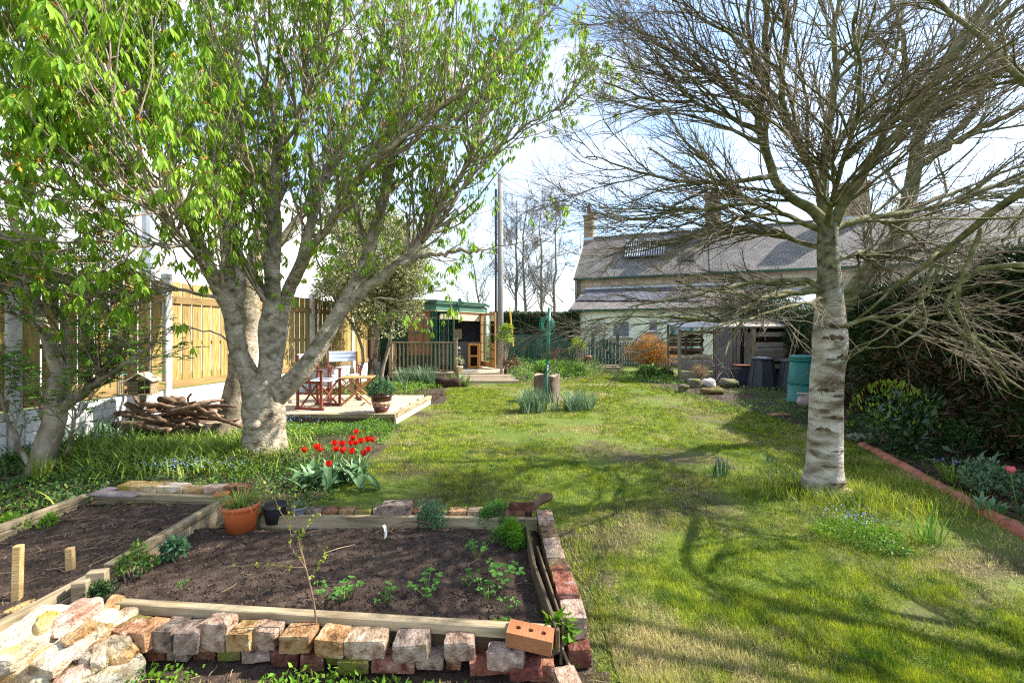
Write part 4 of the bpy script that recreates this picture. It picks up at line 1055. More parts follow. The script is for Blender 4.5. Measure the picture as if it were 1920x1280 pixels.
for k_ in range(n):
    t = (k_ + .5) / n; zt = 1.12 + .20 * math.sin(t * math.pi)
    part("board", box_me(gw / n - .028, .022, round(zt - .12, 2), .003), gate, at(xg0 + .08 + gw * t, PY - .01, .12 + round(zt - .12, 2) / 2), M_['greenpaint'])
for z in (.34, 1.08): bar("rail", gate, (xg0 + .08, PY - .045, z), (xg1 - .08, PY - .045, z), .03, .09, M_['greenpaint'])
bar("brace", gate, (xg0 + .42, PY - .052, 1.05), (xg1 - .12, PY - .052, .37), .028, .12, M_['greenpaint'])
for k_, (y, z) in enumerate(((20.6, .12), (20.2, .06))): solo("step", brick_me(1.0 if k_ else .72, .35, .12, 3, .02), M_['oldwood'], "low timber step at the foot of the green gate" if not k_ else "wide flat slab on the grass below the gate step", "step", at((xg0 + xg1) / 2 + .12 * (-1) ** k_, y, z - .02))
q = Gy(1102, 20.7); solo("pot", MB().lathe([(.13, 0), (.17, .5), (.19, .5), (.19, .56), (.001, .56)], 18), M_['tile'], "tall terracotta pot standing by the gate post", "pot", at(q.x, 20.7, 0), smooth=True)
q = Gy(957, 20.0); solo("cane", MB().tube([(q.x - .03, 20, 2.75), (q.x + .12, 20, 1.0)], .035, 8), M_['cane'], "yellow pole leaning in front of the clipped hedge", "cane")
bm_ = bpy.data.objects["cane"]

M_['solar'] = mat("solar_tube_glass", [(.34, .38, .44), (.44, .48, .54)], scale=3, bump=0, rough=.25, spec=.6)
# ---- terrace of houses
u = Vector((2.53, -1, 0)).normalized(); nrm = Vector((-u.y * -1 * -1, 0, 0)); nrm = Vector((u.y, -u.x, 0))   # towards the garden
if nrm.y > 0: nrm = -nrm
hs = thing("terrace_house", "long stone terrace house with slate roof and cream lean-to", "house", (10, 26, 0))
H0 = Vector((3.97, 28, 0)); ML = 27.0
def hp(s, back, z): return H0 + u * s - nrm * back + z_ * z
EV, RG = 4.95, 7.85
panel("wall", hs, [hp(0, 0, 0), hp(ML, 0, 0), hp(ML, 0, EV), hp(0, 0, EV)], .3, M_['rubble'])
panel("gable_wall", hs, [hp(0, 6, 0), hp(0, 0, 0), hp(0, 0, EV), hp(0, 3, RG), hp(0, 6, EV)], .3, M_['rubble'])
panel("roof", hs, [hp(-.12, -.22, EV - .05), hp(7.5, -.22, EV - .05), hp(7.5, 3, RG + .1), hp(-.12, 3, RG + .1)], .12, M_['slates'])
panel("roof", hs, [hp(7.52, -.22, EV - .01), hp(ML, -.22, EV - .01), hp(ML, 3, RG + .14), hp(7.52, 3, RG + .14)], .12, M_['slates'])
panel("roof", hs, [hp(ML, 6.2, EV - .05), hp(-.12, 6.2, EV - .05), hp(-.12, 3, RG + .1), hp(ML, 3, RG + .1)], .12, M_['slates'])
def rp(s, t, off=.03):  # on the front slope, t 0 eave..1 ridge
    a = hp(s, -.22, EV - .05); b = hp(s, 3, RG + .1); nv = u.cross(b - a).normalized(); nv = nv if nv.z > 0 else -nv
    return a.lerp(b, t) + nv * off
panel("slate_patch", hs, [rp(5.3, .60, .015), rp(7.2, .62, .015), rp(7.2, .98, .015), rp(4.6, .98, .015)], .01, M_['darkslates'])
for k_ in range(26): bar("ridge_tile", hs, hp(.1 + k_ * .5, 3, RG + .14), hp(.57 + k_ * .5, 3, RG + .14), .22, .07, M_['slate'])
bar("gutter", hs, hp(-.12, -.3, EV - .08), hp(ML, -.3, EV - .08), .12, .11, M_['greenpaint'])
bar("downpipe", hs, hp(-.02, -.12, EV - .1), hp(-.02, -.12, 3.2), .08, .08, M_['greenpaint'])
bar("verge", hs, hp(-.17, -.22, EV), hp(-.17, 3, RG + .17), .06, .12, M_['wpaint'])
def chimney(s, w, h, pots, back=3.0, fl=True, mm='chim'):
    c = hp(s, back, RG - .5 + h / 2); M = Matrix.Translation(c) @ Matrix.Rotation(math.atan2(u.y, u.x), 4, 'Z')
    ch_ = part("chimney", uvbox(w, .55, h, M_[mm]), hs, M)
    part("chimney_cap", box_me(w + .12, .67, .16), ch_, M @ Matrix.Translation((0, 0, h / 2 + .08)), M_['stone'])
    part("chimney_cap", box_me(w + .06, .61, .08), ch_, M @ Matrix.Translation((0, 0, h / 2 - .12)), M_['stone'])
    for k_ in range(pots):
        x = (k_ - (pots - 1) / 2) * .34
        part("chimney_pot", MB().lathe([(.13, 0), (.11, .35), (.14, .37), (.13, .42), (.001, .42)], 12), ch_, M @ Matrix.Translation((x, 0, h / 2 + .16)), M_['tile'])
        if pots == 1: part("cowl", MB().lathe([(.15, 0), (.15, .05), (.07, .07), (.07, .2), (.16, .22), (.05, .34), (.001, .34)], 10), ch_, M @ Matrix.Translation((x, 0, h / 2 + .58)), M_['darkmetal'])
    if fl: part("flashing", box_me(w + .03, .6, .2), ch_, M @ Matrix.Translation((0, -.0, -h / 2 + .55)), M_['lead'])
def uvbox(sx, sy, sz, m):
    V, F = box_vf(sx, sy, sz, 0); me = bpy.data.meshes.new("block"); me.from_pydata(V.tolist(), [], F); me.materials.append(m); uv = me.uv_layers.new(name="UVMap")
    for p_ in me.polygons:
        for li in p_.loop_indices:
            v = me.vertices[me.loops[li].vertex_index].co; uv.data[li].uv = ((v.x + v.y), v.z)
    return me
chimney(.15, .6, 2.0, 1); chimney(7.8, .88, 2.7, 0); chimney(14.9, 1.4, 2.4, 0)
# solar tubes and a rooflight
sol = thing("solar_collector", "evacuated-tube solar collector on the slate roof", "solar panel", tuple(rp(2.9, .6)))
NT = 17
for k_ in range(NT):
    s_ = 2.8 + k_ * .14
    part("tube", MB().tube([rp(s_, .38, .26), rp(s_, .74, .26)], .036, 6), sol, None, M_['solar'])
bar("manifold", sol, rp(2.68, .76, .3), rp(2.8 + NT * .14, .76, .3), .14, .12, M_['steel'])
bar("foot_rail", sol, rp(2.68, .365, .22), rp(2.8 + NT * .14, .365, .22), .05, .05, M_['darkmetal'])
panel("backing", sol, [rp(2.7, .37, .20), rp(5.15, .37, .20), rp(5.15, .75, .20), rp(2.7, .75, .20)], .02, M_['darkmetal'])
fr = part("rooflight", box_me(.7, .9, .1), hs, Matrix.Translation(rp(6.4, .36, .05)) @ align(rp(6.3, .36), rp(6.5, .36), up=(rp(6.4, .36, 1) - rp(6.4, .36, 0))).to_3x3().to_4x4(), M_['darkmetal'])
# cream lean-to
E0 = Vector((3.245, 24.5, 0)); EL = 9.5
back_n = 3.45
def ep(s, back, z): return E0 + u * s - nrm * back + z_ * z
ze = 2.78
def wall_with_openings(L_, z0, z1, ops):
    """strips of wall round the openings, drawn edge to edge in order of s"""
    s = 0
    for (a, b, c, d) in ops:
        if a > s: panel("wall", hs, [ep(s, 0, z0), ep(a, 0, z0), ep(a, 0, z1), ep(s, 0, z1)], .22, M_['cream'])
        if c > z0: panel("wall", hs, [ep(a, 0, z0), ep(b, 0, z0), ep(b, 0, c), ep(a, 0, c)], .22, M_['cream'])
        if d < z1: panel("wall", hs, [ep(a, 0, d), ep(b, 0, d), ep(b, 0, z1), ep(a, 0, z1)], .22, M_['cream'])
        s = b
    panel("wall", hs, [ep(s, 0, z0), ep(L_, 0, z0), ep(L_, 0, z1), ep(s, 0, z1)], .22, M_['cream'])
ops = [(2.12, 3.02, 1.38, 2.2), (3.95, 4.40, 1.68, 2.25), (5.05, 5.95, 0, 2.3)]
wall_with_openings(EL, 0, ze, ops)
for (a, b, c, d) in ops[:2]:
    wv = part("window", MB().box((0, 0, 0), (b - a, .06, .05)).box((0, 0, d - c - .05), (b - a, .06, d - c)).box((0, .001, .05), (.05, .059, d - c - .05)).box((b - a - .05, .001, .05), (b - a, .059, d - c - .05)), hs,
              Matrix.Translation(ep(a, .05, c)) @ Matrix.Rotation(math.atan2(u.y, u.x), 4, 'Z'), M_['wpaint'])
    part("pane", box_me(b - a - .1, .01, d - c - .1, 0), wv, Matrix.Translation(ep((a + b) / 2, .10, (c + d) / 2)) @ Matrix.Rotation(math.atan2(u.y, u.x), 4, 'Z'), M_['greypl'])
    part("sill", box_me(b - a + .3, .16, .1), wv, Matrix.Translation(ep((a + b) / 2, -.04, c - .06)) @ Matrix.Rotation(math.atan2(u.y, u.x), 4, 'Z'), M_['stone'])
fr = part("door", box_me(.78, .05, 2.2), hs, Matrix.Translation(ep(5.55, .08, 1.1)) @ Matrix.Rotation(math.atan2(u.y, u.x), 4, 'Z'), M_['lead'])
bar("door_post", hs, ep(5.08, -.03, 0), ep(5.08, -.03, 2.5), .16, .12, M_['polegreen'])
bar("door_post", hs, ep(5.98, -.03, 0), ep(5.98, -.03, 2.5), .12, .12, M_['polegreen'])
panel("side_wall", hs, [ep(0, back_n, 0), ep(0, 0, 0), ep(0, 0, ze), ep(0, back_n, 4.05)], .22, M_['cream'])
panel("lean_to_roof", hs, [ep(-.15, -.2, ze + .06), ep(EL, -.2, ze + .06), ep(EL, back_n, 4.2), ep(-.15, back_n, 4.2)], .1, M_['slates'])
panel("slate_patch", hs, [ep(-.16, 1.2, ze + .66), ep(6.4, .6, ze + .42), ep(6.4, back_n - .3, 4.13), ep(.4, back_n - .3, 4.13)], .01, M_['darkslates'])
bar("gutter", hs, ep(-.15, -.28, ze + .0), ep(EL, -.28, ze + .0), .12, .10, M_['greenpaint'])
bar("flashing", hs, ep(0, back_n - .05, 4.28), ep(EL, back_n - .05, 4.28), .05, .12, M_['lead'])
tr_ = thing("trellis", "weathered lattice trellis fixed to the cream wall", "trellis", tuple(ep(1.35, -.1, 1.0)))
for k_ in range(4): bar("slat", tr_, ep(1.05 + k_ * .22, -.1, .9), ep(1.02 + k_ * .24, -.1, 2.25), .02, .035, M_['greywood'])
for z in (1.15, 1.5, 1.85, 2.15): bar("slat", tr_, ep(.98, -.125, z), ep(1.82, -.125, z), .02, .035, M_['greywood'])
# second wing nearer, its pale roof edge seen through the branches
panel("shed_roof", hs, [ep(EL + .1, -.5, 2.6), ep(EL + 9, -.5, 2.6), ep(EL + 9, back_n, 3.9), ep(EL + .1, back_n, 3.9)], .1, M_['lead'])
panel("wall", hs, [ep(EL + .1, -.3, 0), ep(EL + 9, -.3, 0), ep(EL + 9, -.3, 2.5), ep(EL + .1, -.3, 2.5)], .2, M_['rubble'])
# ================================================================ OBJECTS
# ---- clothes pole
q = G(1023, 768)
cp = thing("clothes_pole", "green metal clothes pole with coiled green line on the lawn", "clothes pole", tuple(q))
pt = W(1030, 577, q.y)
mid = q.lerp(pt, .48)
part("tube", MB().tube([q, mid], .026, 12), cp, None, M_['polegreen'], smooth=True)
part("tube", MB().tube([mid - Vector((0, 0, .05)), pt], .037, 14), cp, None, M_['polegreen'], smooth=True)
part("collar", MB().tube([mid - Vector((0, 0, .06)), mid], .042, 14), cp, None, M_['polegreen'])
d = MB(); hk = q.lerp(pt, .90)
for k_ in range(12):
    a0 = rng.uniform(-.5, .5); w_, h_ = rng.uniform(.07, .13), rng.uniform(.12, .21); cx = hk + Vector((rng.uniform(-.10, .0), rng.uniform(-.05, .03) - .05, -h_ + .02))
    pts = [cx + Vector((math.cos(t) * w_, math.sin(t) * .04 + math.cos(t) * .03, math.sin(t) * h_ + math.cos(t) * a0 * .1)) for t in np.linspace(0, 2 * math.pi, 17)]
    d.tube(pts, .0045, 4, False)
d.tube([hk + Vector((-.16, -.06, -.1)), hk + Vector((-.17, -.05, -.5)), hk + Vector((-.15, -.05, -.62))], .0045, 4)
part("coiled_line", d, cp, None, M_['cord'])
part("hook", MB().tube([hk, hk + Vector((-.05, -.06, .02)), hk + Vector((-.07, -.07, .07))], .008, 6), cp, None, M_['steel'])
# ---- tree stump behind it
def stump(name, c, r, h, label, seed, mt='stumpbark', hollow=.0):
    t = thing(name, label, "stump", tuple(c))
    n, m = 26, 8; V = []
    for i in range(m + 1):
        for j in range(n):
            a = 2 * math.pi * j / n; z = h * i / m
            rr = r * (1 + .25 * math.exp(-z / (h * .2)) + .10 * math.sin(a * 5 + seed) + .05 * math.sin(a * 11 + 2 * seed)) * (1 + .04 * math.sin(i * 2 + a))
            V.append((rr * math.cos(a), rr * math.sin(a), z + (.05 * h * math.sin(a * 3 + seed) if i == m else 0)))
    F = [(i * n + j, i * n + (j + 1) % n, (i + 1) * n + (j + 1) % n, (i + 1) * n + j) for i in range(m) for j in range(n)]
    part("bark", MB().add(V, F), t, Matrix.Translation(c), M_[mt], smooth=True)
    tp = [(v[0] * .97, v[1] * .97, v[2] - .012) for v in V[-n:]] + [(0, 0, h - .03)]
    part("cut_face", MB().add(tp, [(j, (j + 1) % n, n) for j in range(n)]), t, Matrix.Translation(c), M_['cutwood'])
    return t
stump("tree_stump", G(1024, 752), .28, .62, "rough tree stump behind the green clothes pole", 1)
stump("tree_stump", G(401, 826), .20, .28, "small dark stump among the grass beside the brush pile", 4)
stump("tree_stump", G(322, 772), .30, .42, "old stump beneath the sticks of the brush pile", 7)

# ---- director's chairs, folding table
def chair(loc, rz, label):
    c = thing("folding_chair", label, "chair", loc, "striped canvas folding chairs on the terrace", rz=rz)
    def b(nm, a, b_, w=.03, h=.05, m='redwood', up=(0, 0, 1)): 
        L_ = (Vector(b_) - Vector(a)).length
        return part(nm, box_me(L_, w, h, .003), c, align(a, b_, up), M_[m], world=False)
    W2, D2 = .29, .24
    for s in (-1, 1):
        b("front_post", (s * W2, -D2, .04), (s * W2, -D2, .70)); b("back_post", (s * W2, D2, .04), (s * W2, D2, 1.0))
        b("foot", (s * W2, -D2 - .06, .025), (s * W2, D2 + .05, .025), .035, .045); b("arm", (s * W2, -D2 - .05, .715), (s * W2, D2 + .02, .715), .06, .025)
        b("side_rail", (s * W2, -D2, .50), (s * W2, D2, .50)); b("side_rail", (s * W2, -D2, .30), (s * W2, D2, .30), .02, .03); b("spindle", (s * W2, 0, .31), (s * W2, 0, .70), .025, .03)
    for y in (-D2 + .04, D2 - .06):
        b("cross_brace", (-W2 + .02, y, .06), (W2 - .02, y, .48), .022, .035, up=(0, 1, 0)); b("cross_brace", (-W2 + .02, y + .024, .48), (W2 - .02, y + .024, .06), .022, .035, up=(0, 1, 0))
    def cloth(nm, p00, p10, p01, p11, sag, n=8):
        V = []; F = []
        for i in range(n + 1):
            for j in range(3):
                u_, v_ = i / n, j / 2; p = Vector(p00).lerp(Vector(p10), u_).lerp(Vector(p01).lerp(Vector(p11), u_), v_) + Vector(sag) * (4 * u_ * (1 - u_)); V.append(tuple(p))
        for i in range(n):
            for j in range(2): F.append((i * 3 + j, (i + 1) * 3 + j, (i + 1) * 3 + j + 1, i * 3 + j + 1))
        k = len(V); nv = Vector(sag).normalized() * -.006; V += [tuple(Vector(v) + nv) for v in V]; F += [tuple(i + k for i in f)[::-1] for f in F[:]]
        return MB().add(V, F)
    part("seat", cloth("seat", (-W2, -D2, .525), (W2, -D2, .525), (-W2, D2, .525), (W2, D2, .525), (0, 0, -.035)), c, Matrix.Identity(4), M_['canvas'], world=False)
    me = cloth("backrest", (-W2, 0, -.11), (W2, 0, -.11), (-W2, 0, .11), (W2, 0, .11), (0, .03, 0))
    # the stripes run along the cloth: turn the local frame so that local y is up
    R = Matrix.Rotation(math.radians(90), 4, 'X'); mm = MB().add(np.concatenate(me.v) @ np.array(R.to_3x3()), me.f)
    part("backrest", mm, c, Matrix.Translation((0, D2 + .01, .90)) @ R, M_['canvas'], world=False)
    return c
chair((-3.52, 9.55, .2), math.radians(28), "striped blue canvas chair behind the folding table")
chair((-3.62, 8.55, .2), math.radians(78), "striped blue canvas chair half hidden behind the big tree limb")
tb = thing("folding_table", "low orange wooden folding table with crossed legs", "table", (-3.03, 8.95, .2), rz=.1)
for k_ in range(7): part("slat", box_me(.60, .062, .02, .003), tb, Matrix.Translation((0, -.21 + k_ * .07, .535)), M_['teak'], world=False)
for s in (-1, 1):
    y = s * .19
    for (a, b_) in (((-.29, y, .01), (.27, y, .52)), ((.29, y + .028, .01), (-.27, y + .028, .52))):
        part("leg", box_me((Vector(b_) - Vector(a)).length, .024, .045, .003), tb, align(a, b_, (0, 1, 0)), M_['teak'], world=False)
for x in (-.24, .24): part("rail", box_me(.46, .03, .03, .003), tb, Matrix.Translation((x, 0, .505)) @ Matrix.Rotation(math.pi / 2, 4, 'Z'), M_['teak'], world=False)
for x in (-.2, .2): part("stretcher", box_me(.42, .02, .03, .003), tb, Matrix.Translation((x, .01, .10)) @ Matrix.Rotation(math.pi / 2, 4, 'Z'), M_['teak'], world=False)

# ---- pots
def leafball(name, parent, c, r, n, ln, m, up=.3, zs=1.0, M=None, kind=None, wd=.5):
    v = rdir(n, .2) * r * rng.uniform(.3, 1, (n, 1)) ** .5; v[:, 2] = np.abs(v[:, 2]) * zs
    p = v + np.array(c); d = norm(v * [1, 1, .4] + rdir(n) * .4 * r + [0, 0, up * r])
    V, F = leafs(p, d, rdir(n, 1.0), U(ln * .6, ln * 1.2, n), U(ln * .6, ln * 1.2, n) * wd)
    me, Mx = centred(V, F, name, m)
    return part(name, me, parent, Mx, kind=kind) 
q = G(715, 772, .2)
gp = thing("glazed_pot", "brown glazed pot with pale flowered band and leafy plant at the terrace corner", "plant pot", tuple(q))
prof = [(.10, 0), (.115, .02), (.15, .11)]; prof2 = [(.151, .112), (.172, .2)]; prof3 = [(.174, .202), (.185, .27), (.20, .285), (.20, .31), (.175, .31), (.17, .26), (.001, .26)]
part("base_glaze", MB().lathe(prof, 28), gp, Matrix.Translation(q), M_['glaze'], smooth=True)
part("clay_band", MB().lathe(prof2, 28), gp, Matrix.Translation(q), M_['clay'], smooth=True)
part("rim", MB().lathe(prof3, 28), gp, Matrix.Translation(q), M_['glaze'], smooth=True)
mo = MB()
for k_ in range(13):
    a = 2 * math.pi * k_ / 13; r = .165; c = Vector((r * math.cos(a), r * math.sin(a), .157)); n_ = Vector((math.cos(a), math.sin(a), -.25)).normalized(); t = Vector((-math.sin(a), math.cos(a), 0)); w_ = n_.cross(t)
    for j in range(6):
        b_ = j * math.pi / 3; o = (t * math.cos(b_) + w_ * math.sin(b_)); s_ = (t * -math.sin(b_) + w_ * math.cos(b_)); cc = c + n_ * .003
        mo.add([cc + o * .003, cc + o * .013 + s_ * .005, cc + o * .019, cc + o * .013 - s_ * .005], [(0, 1, 2, 3)])
part("flower_motif", mo, gp, Matrix.Translation(q), M_['glaze'])
leafball("foliage", gp, (q.x, q.y, .48), .20, 420, .07, M_['l_blue'], zs=1.5)
fl = thing("potted_plant", "small pale pot with a straggly plant at the foot of the balustrade post", "potted plant", (-1.75, 15.12, .25))
q = Vector((-1.75, 15.16, .25))
part("pot", MB().lathe([(.085, 0), (.11, .2), (.12, .2), (.12, .24), (.1, .24), (.001, .2)], 16), fl, Matrix.Translation(q), M_['blindpale'], smooth=True)
leafball("foliage", fl, (q.x, q.y, .55), .17, 140, .06, M_['l_holly'], zs=1.8)
def bedpot(px, py, r, h, m, label, cat="plant pot", fill=None):
    q = G(px, py, .13); t = thing("plant_pot", label, cat, tuple(q))
    part("pot", MB().lathe([(r * .76, 0), (r * .95, h * .78), (r * .96, h * .8), (r * 1.04, h * .81), (r * 1.04, h), (r * .98, h), (r * .94, h * .86), (.001, h * .86)], 36), t, Matrix.Translation(q), M_[m], smooth=True)
    part("compost", MB().lathe([(r * .93, h * .87), (r * .5, h * .9), (.001, h * .9)], 16), t, Matrix.Translation(q), M_['soil'])
    return t, q
t, q = bedpot(452, 992, .125, .20, 'terra', "orange terracotta pot of wilting grassy leaves in the corner of the wide bed")
n = 170; a = U(0, 6.28, n); rr = U(0, .10, n)
V, F = strips(np.stack([q.x + rr * np.cos(a), q.y + rr * np.sin(a), np.full(n, .13 + .18)], -1), a + rng.normal(0, .6, n), U(.08, .26, n), U(.003, .007, n), U(.3, 1.0, n), U(.6, 2.2, n), 5)
me, Mx = centred(V, F, "leaves", M_['l_strap']); part("leaves", me, t, Mx)
V, F = strips(np.stack([q.x + rr * np.cos(a), q.y + rr * np.sin(a), np.full(n, .13 + .18)], -1)[:60], a[:60] + .5, U(.1, .3, 60), U(.002, .005, 60), U(.6, 1.2, 60), U(1, 2.4, 60), 5)
me, Mx = centred(V, F, "dry_leaves", M_['straw']); part("dry_leaves", me, t, Mx)
bedpot(515, 978, .085, .14, 'blackpl', "black plastic pot between the orange pot and the small grey pot")
t, q = bedpot(562, 975, .062, .115, 'greypl', "small grey-blue pot with thin grassy leaves on the wide bed")
n = 40; a = U(-1, 1.2, n)
V, F = strips(np.stack([q.x + rng.normal(0, .02, n), q.y + rng.normal(0, .02, n), np.full(n, .23)], -1), a, U(.08, .25, n), U(.002, .004, n), U(.5, 1.2, n), U(.8, 1.8, n), 5)
me, Mx = centred(V, F, "leaves", M_['l_strap']); part("leaves", me, t, Mx)
leafball("grey_tuft", t, (q.x, q.y, .235), .05, 90, .02, M_['l_daff'])
q = G(722, 1006, .14); pl = thing("plant_label", "white plastic plant label curling out of the soil", "plant label", tuple(q))
V, F = strips(np.array([[q.x, q.y, .13]]), np.array([2.6]), np.array([.10]), np.array([.024]), np.array([-.3]), np.array([1.3]), 6, prof=np.ones(7) * .5); part("label_strip", mesh_np("strip", V - np.array(q), F, True), pl, Matrix.Translation(q), M_['wpaint'])
# wooden pegs in the narrow bed
for (px, py, tp, lb) in ((33, 1118, 1022, "tall square wooden peg nearest the pile of stones"), (132, 1068, 1026, "short square wooden peg in the narrow bed")):
    q = G(px, py, .14); hgt = (py - tp) / K * q.y; solo("peg", box_me(.038, .035, hgt + .06, .003), M_['stake'], lb, "peg", at(q.x, q.y, .14 + hgt / 2 - .03, rz=.3, ry=random.uniform(-.03, .03)))
# twigs lying on the bed
tw = thing("fallen_twig", "dry forked twig lying across the soil near the plant label", "twig", tuple(G(760, 1000, .15)))
pts = [G(*p_, .16) for p_ in ((660, 1017), (690, 1006), (722, 1000), (745, 992), (790, 984), (812, 982))]; pts[2].z = .20; pts[3].z = .21; pts[4].z = .2
part("stem", MB().tube(resample(pts, 12), np.linspace(.002, .006, 12), 5), tw, None, M_['stick'])
part("side_twig", MB().tube([G(722, 990, .2), G(745, 1002, .16)], [.004, .002], 5), tw, None, M_['stick'])
t2 = solo("fallen_twig", centred(*[np.asarray(x) for x in (tube_vf([G(612, 1035, .155), G(640, 1026, .16), G(665, 1021, .155)], [.002, .003, .002], 4, False))], "stem", M_['straw'])[0], None, "pale thin twig lying alone on the dark soil", "twig", None)
V, F = tube_vf([G(612, 1035, .155), G(640, 1026, .16), G(665, 1021, .155)], [.002, .003, .002], 4, False); t2.location = centred(V, F, "x", None)[1].to_translation()
bpy.data.meshes.remove(bpy.data.meshes["x"])

# ---- brush pile: each branch by itself
bp_ = thing("brush_pile", "heaped dead branches and logs against the white fence base", "brush pile", (-5.1, 7.3, 0))
def stick(pts, r0, r1, name="branch", n=10, seed=0):
    P = resample(pts, n, .011); V, F = tube_vf(P, np.linspace(r0, r1, n) * (1 + .15 * np.sin(np.arange(n) * 2.1 + seed)), 8)
    me = bpy.data.meshes.new(name); c = P.mean(0); me.from_pydata((V - c).tolist(), [], F); me.polygons.foreach_set('use_smooth', np.ones(len(F), bool)); me.update()
    return part(name, me, bp_, Matrix.Translation(c), M_['stick'])
def S(px, py, d): return W(px, py, d)
stick([S(300, 748, 7.2), S(345, 760, 7.0), S(395, 778, 6.7), S(452, 800, 6.5)], .05, .025)
stick([S(228, 805, 6.7), S(285, 795, 6.7), S(335, 790, 6.9), S(375, 800, 6.9)], .05, .035)
stick([S(215, 796, 6.9), S(270, 800, 6.6), S(320, 808, 6.5)], .045, .04)
stick([S(175, 832, 6.5), S(220, 812, 6.6), S(260, 800, 6.8)], .03, .03)
stick([S(295, 790, 6.9), S(320, 775, 6.8), S(350, 768, 6.8)], .06, .045)
stick([S(290, 768, 7.2), S(310, 752, 7.2), S(345, 748, 7.2)], .07, .06, "log")
stick([S(355, 762, 7.2), S(385, 760, 7.2), S(402, 775, 7.1)], .07, .05, "log")
for i in range(46):
    cx, cy, d0 = rng.uniform(255, 425), rng.uniform(758, 812), rng.uniform(6.6, 7.4); a = rng.normal(.15, .45); ln = rng.uniform(22, 75)
    stick([S(cx - ln * math.cos(a), cy - ln * math.sin(a) * .6, d0), S(cx, cy + rng.uniform(-6, 2), d0 - .1), S(cx + ln * math.cos(a), cy + ln * math.sin(a) * .7, d0 + rng.uniform(-.3, .2))], rng.uniform(.02, .052), rng.uniform(.009, .022), n=7, seed=i)
# ---- bird feeders and nest box
def feeder(px, py, py2, d, label, two=False):
    c = W(px, py, d); f = thing("bird_feeder", label, "bird feeder", tuple(c)); h = (py2 - py) / K * d
    part("lid", MB().lathe([(.001, .05), (.05, .035), (.075, .0), (.001, -.005)], 16), f, Matrix.Translation(c), M_['cord'] if not two else M_['polegreen'])
    m = MB()
    for k_ in range(10): a = k_ * .628; m.tube([c + Vector((.04 * math.cos(a), .04 * math.sin(a), 0)), c + Vector((.04 * math.cos(a), .04 * math.sin(a), -h))], .003, 3, False)
    for z in np.linspace(0, h, 6): m.tube([c + Vector((.041 * math.cos(a), .041 * math.sin(a), -z)) for a in np.linspace(0, 6.283, 11)], .0025, 3, False)
    part("wire_cage", m, f, None, M_['steel']); part("dish", MB().lathe([(.001, -.01), (.06, 0), (.07, .02), (.001, .005)], 14), f, Matrix.Translation(c - Vector((0, 0, h))), M_['polegreen'] if two else M_['steel'])
    part("hanger", MB().tube([c + Vector((0, 0, .04)), c + Vector((0, 0, .42))], .003, 4), f, None, M_['darkmetal'])
feeder(226, 702, 742, 6.6, "hanging wire bird feeder with a bright green lid beside the nest box")
feeder(219, 634, 658, 6.6, "bird feeder with dark green lid and tray hanging higher in the small tree", True)
feeder(236, 634, 642, 6.9, "small dark green domed feeder next to the feeder with a tray", True)
c = W(268, 722, 6.9); nb = thing("nest_box", "weathered wooden bird table box with a pitched roof in front of the fence", "bird box", tuple(c))
part("floor", box_me(.34, .26, .02), nb, at(c.x, c.y, c.z - .13, rz=.3), M_['oldwood']); part("side", box_me(.02, .24, .2), nb, at(c.x - .13, c.y - .04, c.z - .02, rz=.3), M_['oldwood']); part("side", box_me(.02, .24, .2), nb, at(c.x + .13, c.y + .04, c.z - .02, rz=.3), M_['oldwood'])
part("back", box_me(.26, .02, .2), nb, at(c.x - .03, c.y + .1, c.z - .02, rz=.3), M_['oldwood'])
part("front", box_me(.12, .02, .19), nb, at(c.x - .04, c.y - .13, c.z - .025, rz=.3), M_['oldwood'])
for s in (-1, 1): part("roof_board", box_me(.22, .32, .02), nb, at(c.x + s * .09, c.y + s * .03, c.z + .125, rz=.3, ry=s * .6), M_['deck'])
part("post", box_me(.06, .06, c.z - .14), nb, at(c.x, c.y, (c.z - .14) / 2), M_['greywood'])

# ---- log store and garden shed at the back
ls = thing("log_store", "timber log store with split logs on a shelf behind the orange shrub", "log store", (6, 15.2, 0))
YL = 15.0
def gx(px, y=YL): return (px - 960) / K * y
x0, x1 = gx(1274), gx(1342)
for x in (x0, x1): bar("post", ls, (x, YL, 0), (x, YL, 1.72), .09, .09, M_['oldwood'])
for x in (x0, x1): bar("post", ls, (x, YL + 1.1, 0), (x, YL + 1.1, 1.9), .07, .07, M_['greywood'])
for z in (1.48, 1.2, .9): bar("back_slat", ls, (x0, YL + 1.08, z), (x1, YL + 1.08, z), .02, .14, M_['stick'])
for z in (1.62, 1.34, 1.02): bar("front_slat", ls, (x0, YL + .02, z) if z > 1.5 else (x0, YL + .9, z), (x1, YL + .02, z) if z > 1.5 else (x1, YL + .9, z), .022, .10, M_['stick'])
bar("upright", ls, ((x0 + x1) / 2, YL + 1.0, .7), ((x0 + x1) / 2, YL + 1.0, 1.7), .06, .08, M_['stick'])
for z, hh in ((.62, .12), (.46, .2), (.26, .12), (.1, .12)): bar("front_board", ls, (x0, YL - .02, z), (x1, YL - .02, z), .025, hh, M_['greywood'])
bar("shelf", ls, (x0, YL + .5, .70), (x1, YL + .5, .70), 1.0, .03, M_['greywood'])
panel("roof", ls, [(x0 - .2, YL - .2, 1.78), (x1 + .5, YL - .2, 1.78), (x1 + .5, YL + 1.5, 2.05), (x0 - .2, YL + 1.5, 2.05)], .03, M_['steel'])
for k_ in range(26): bar("roof_rib", ls, (x0 - .17 + k_ * .075, YL - .21, 1.80), (x0 - .17 + k_ * .075, YL + 1.5, 2.07), .03, .02, M_['steel'])
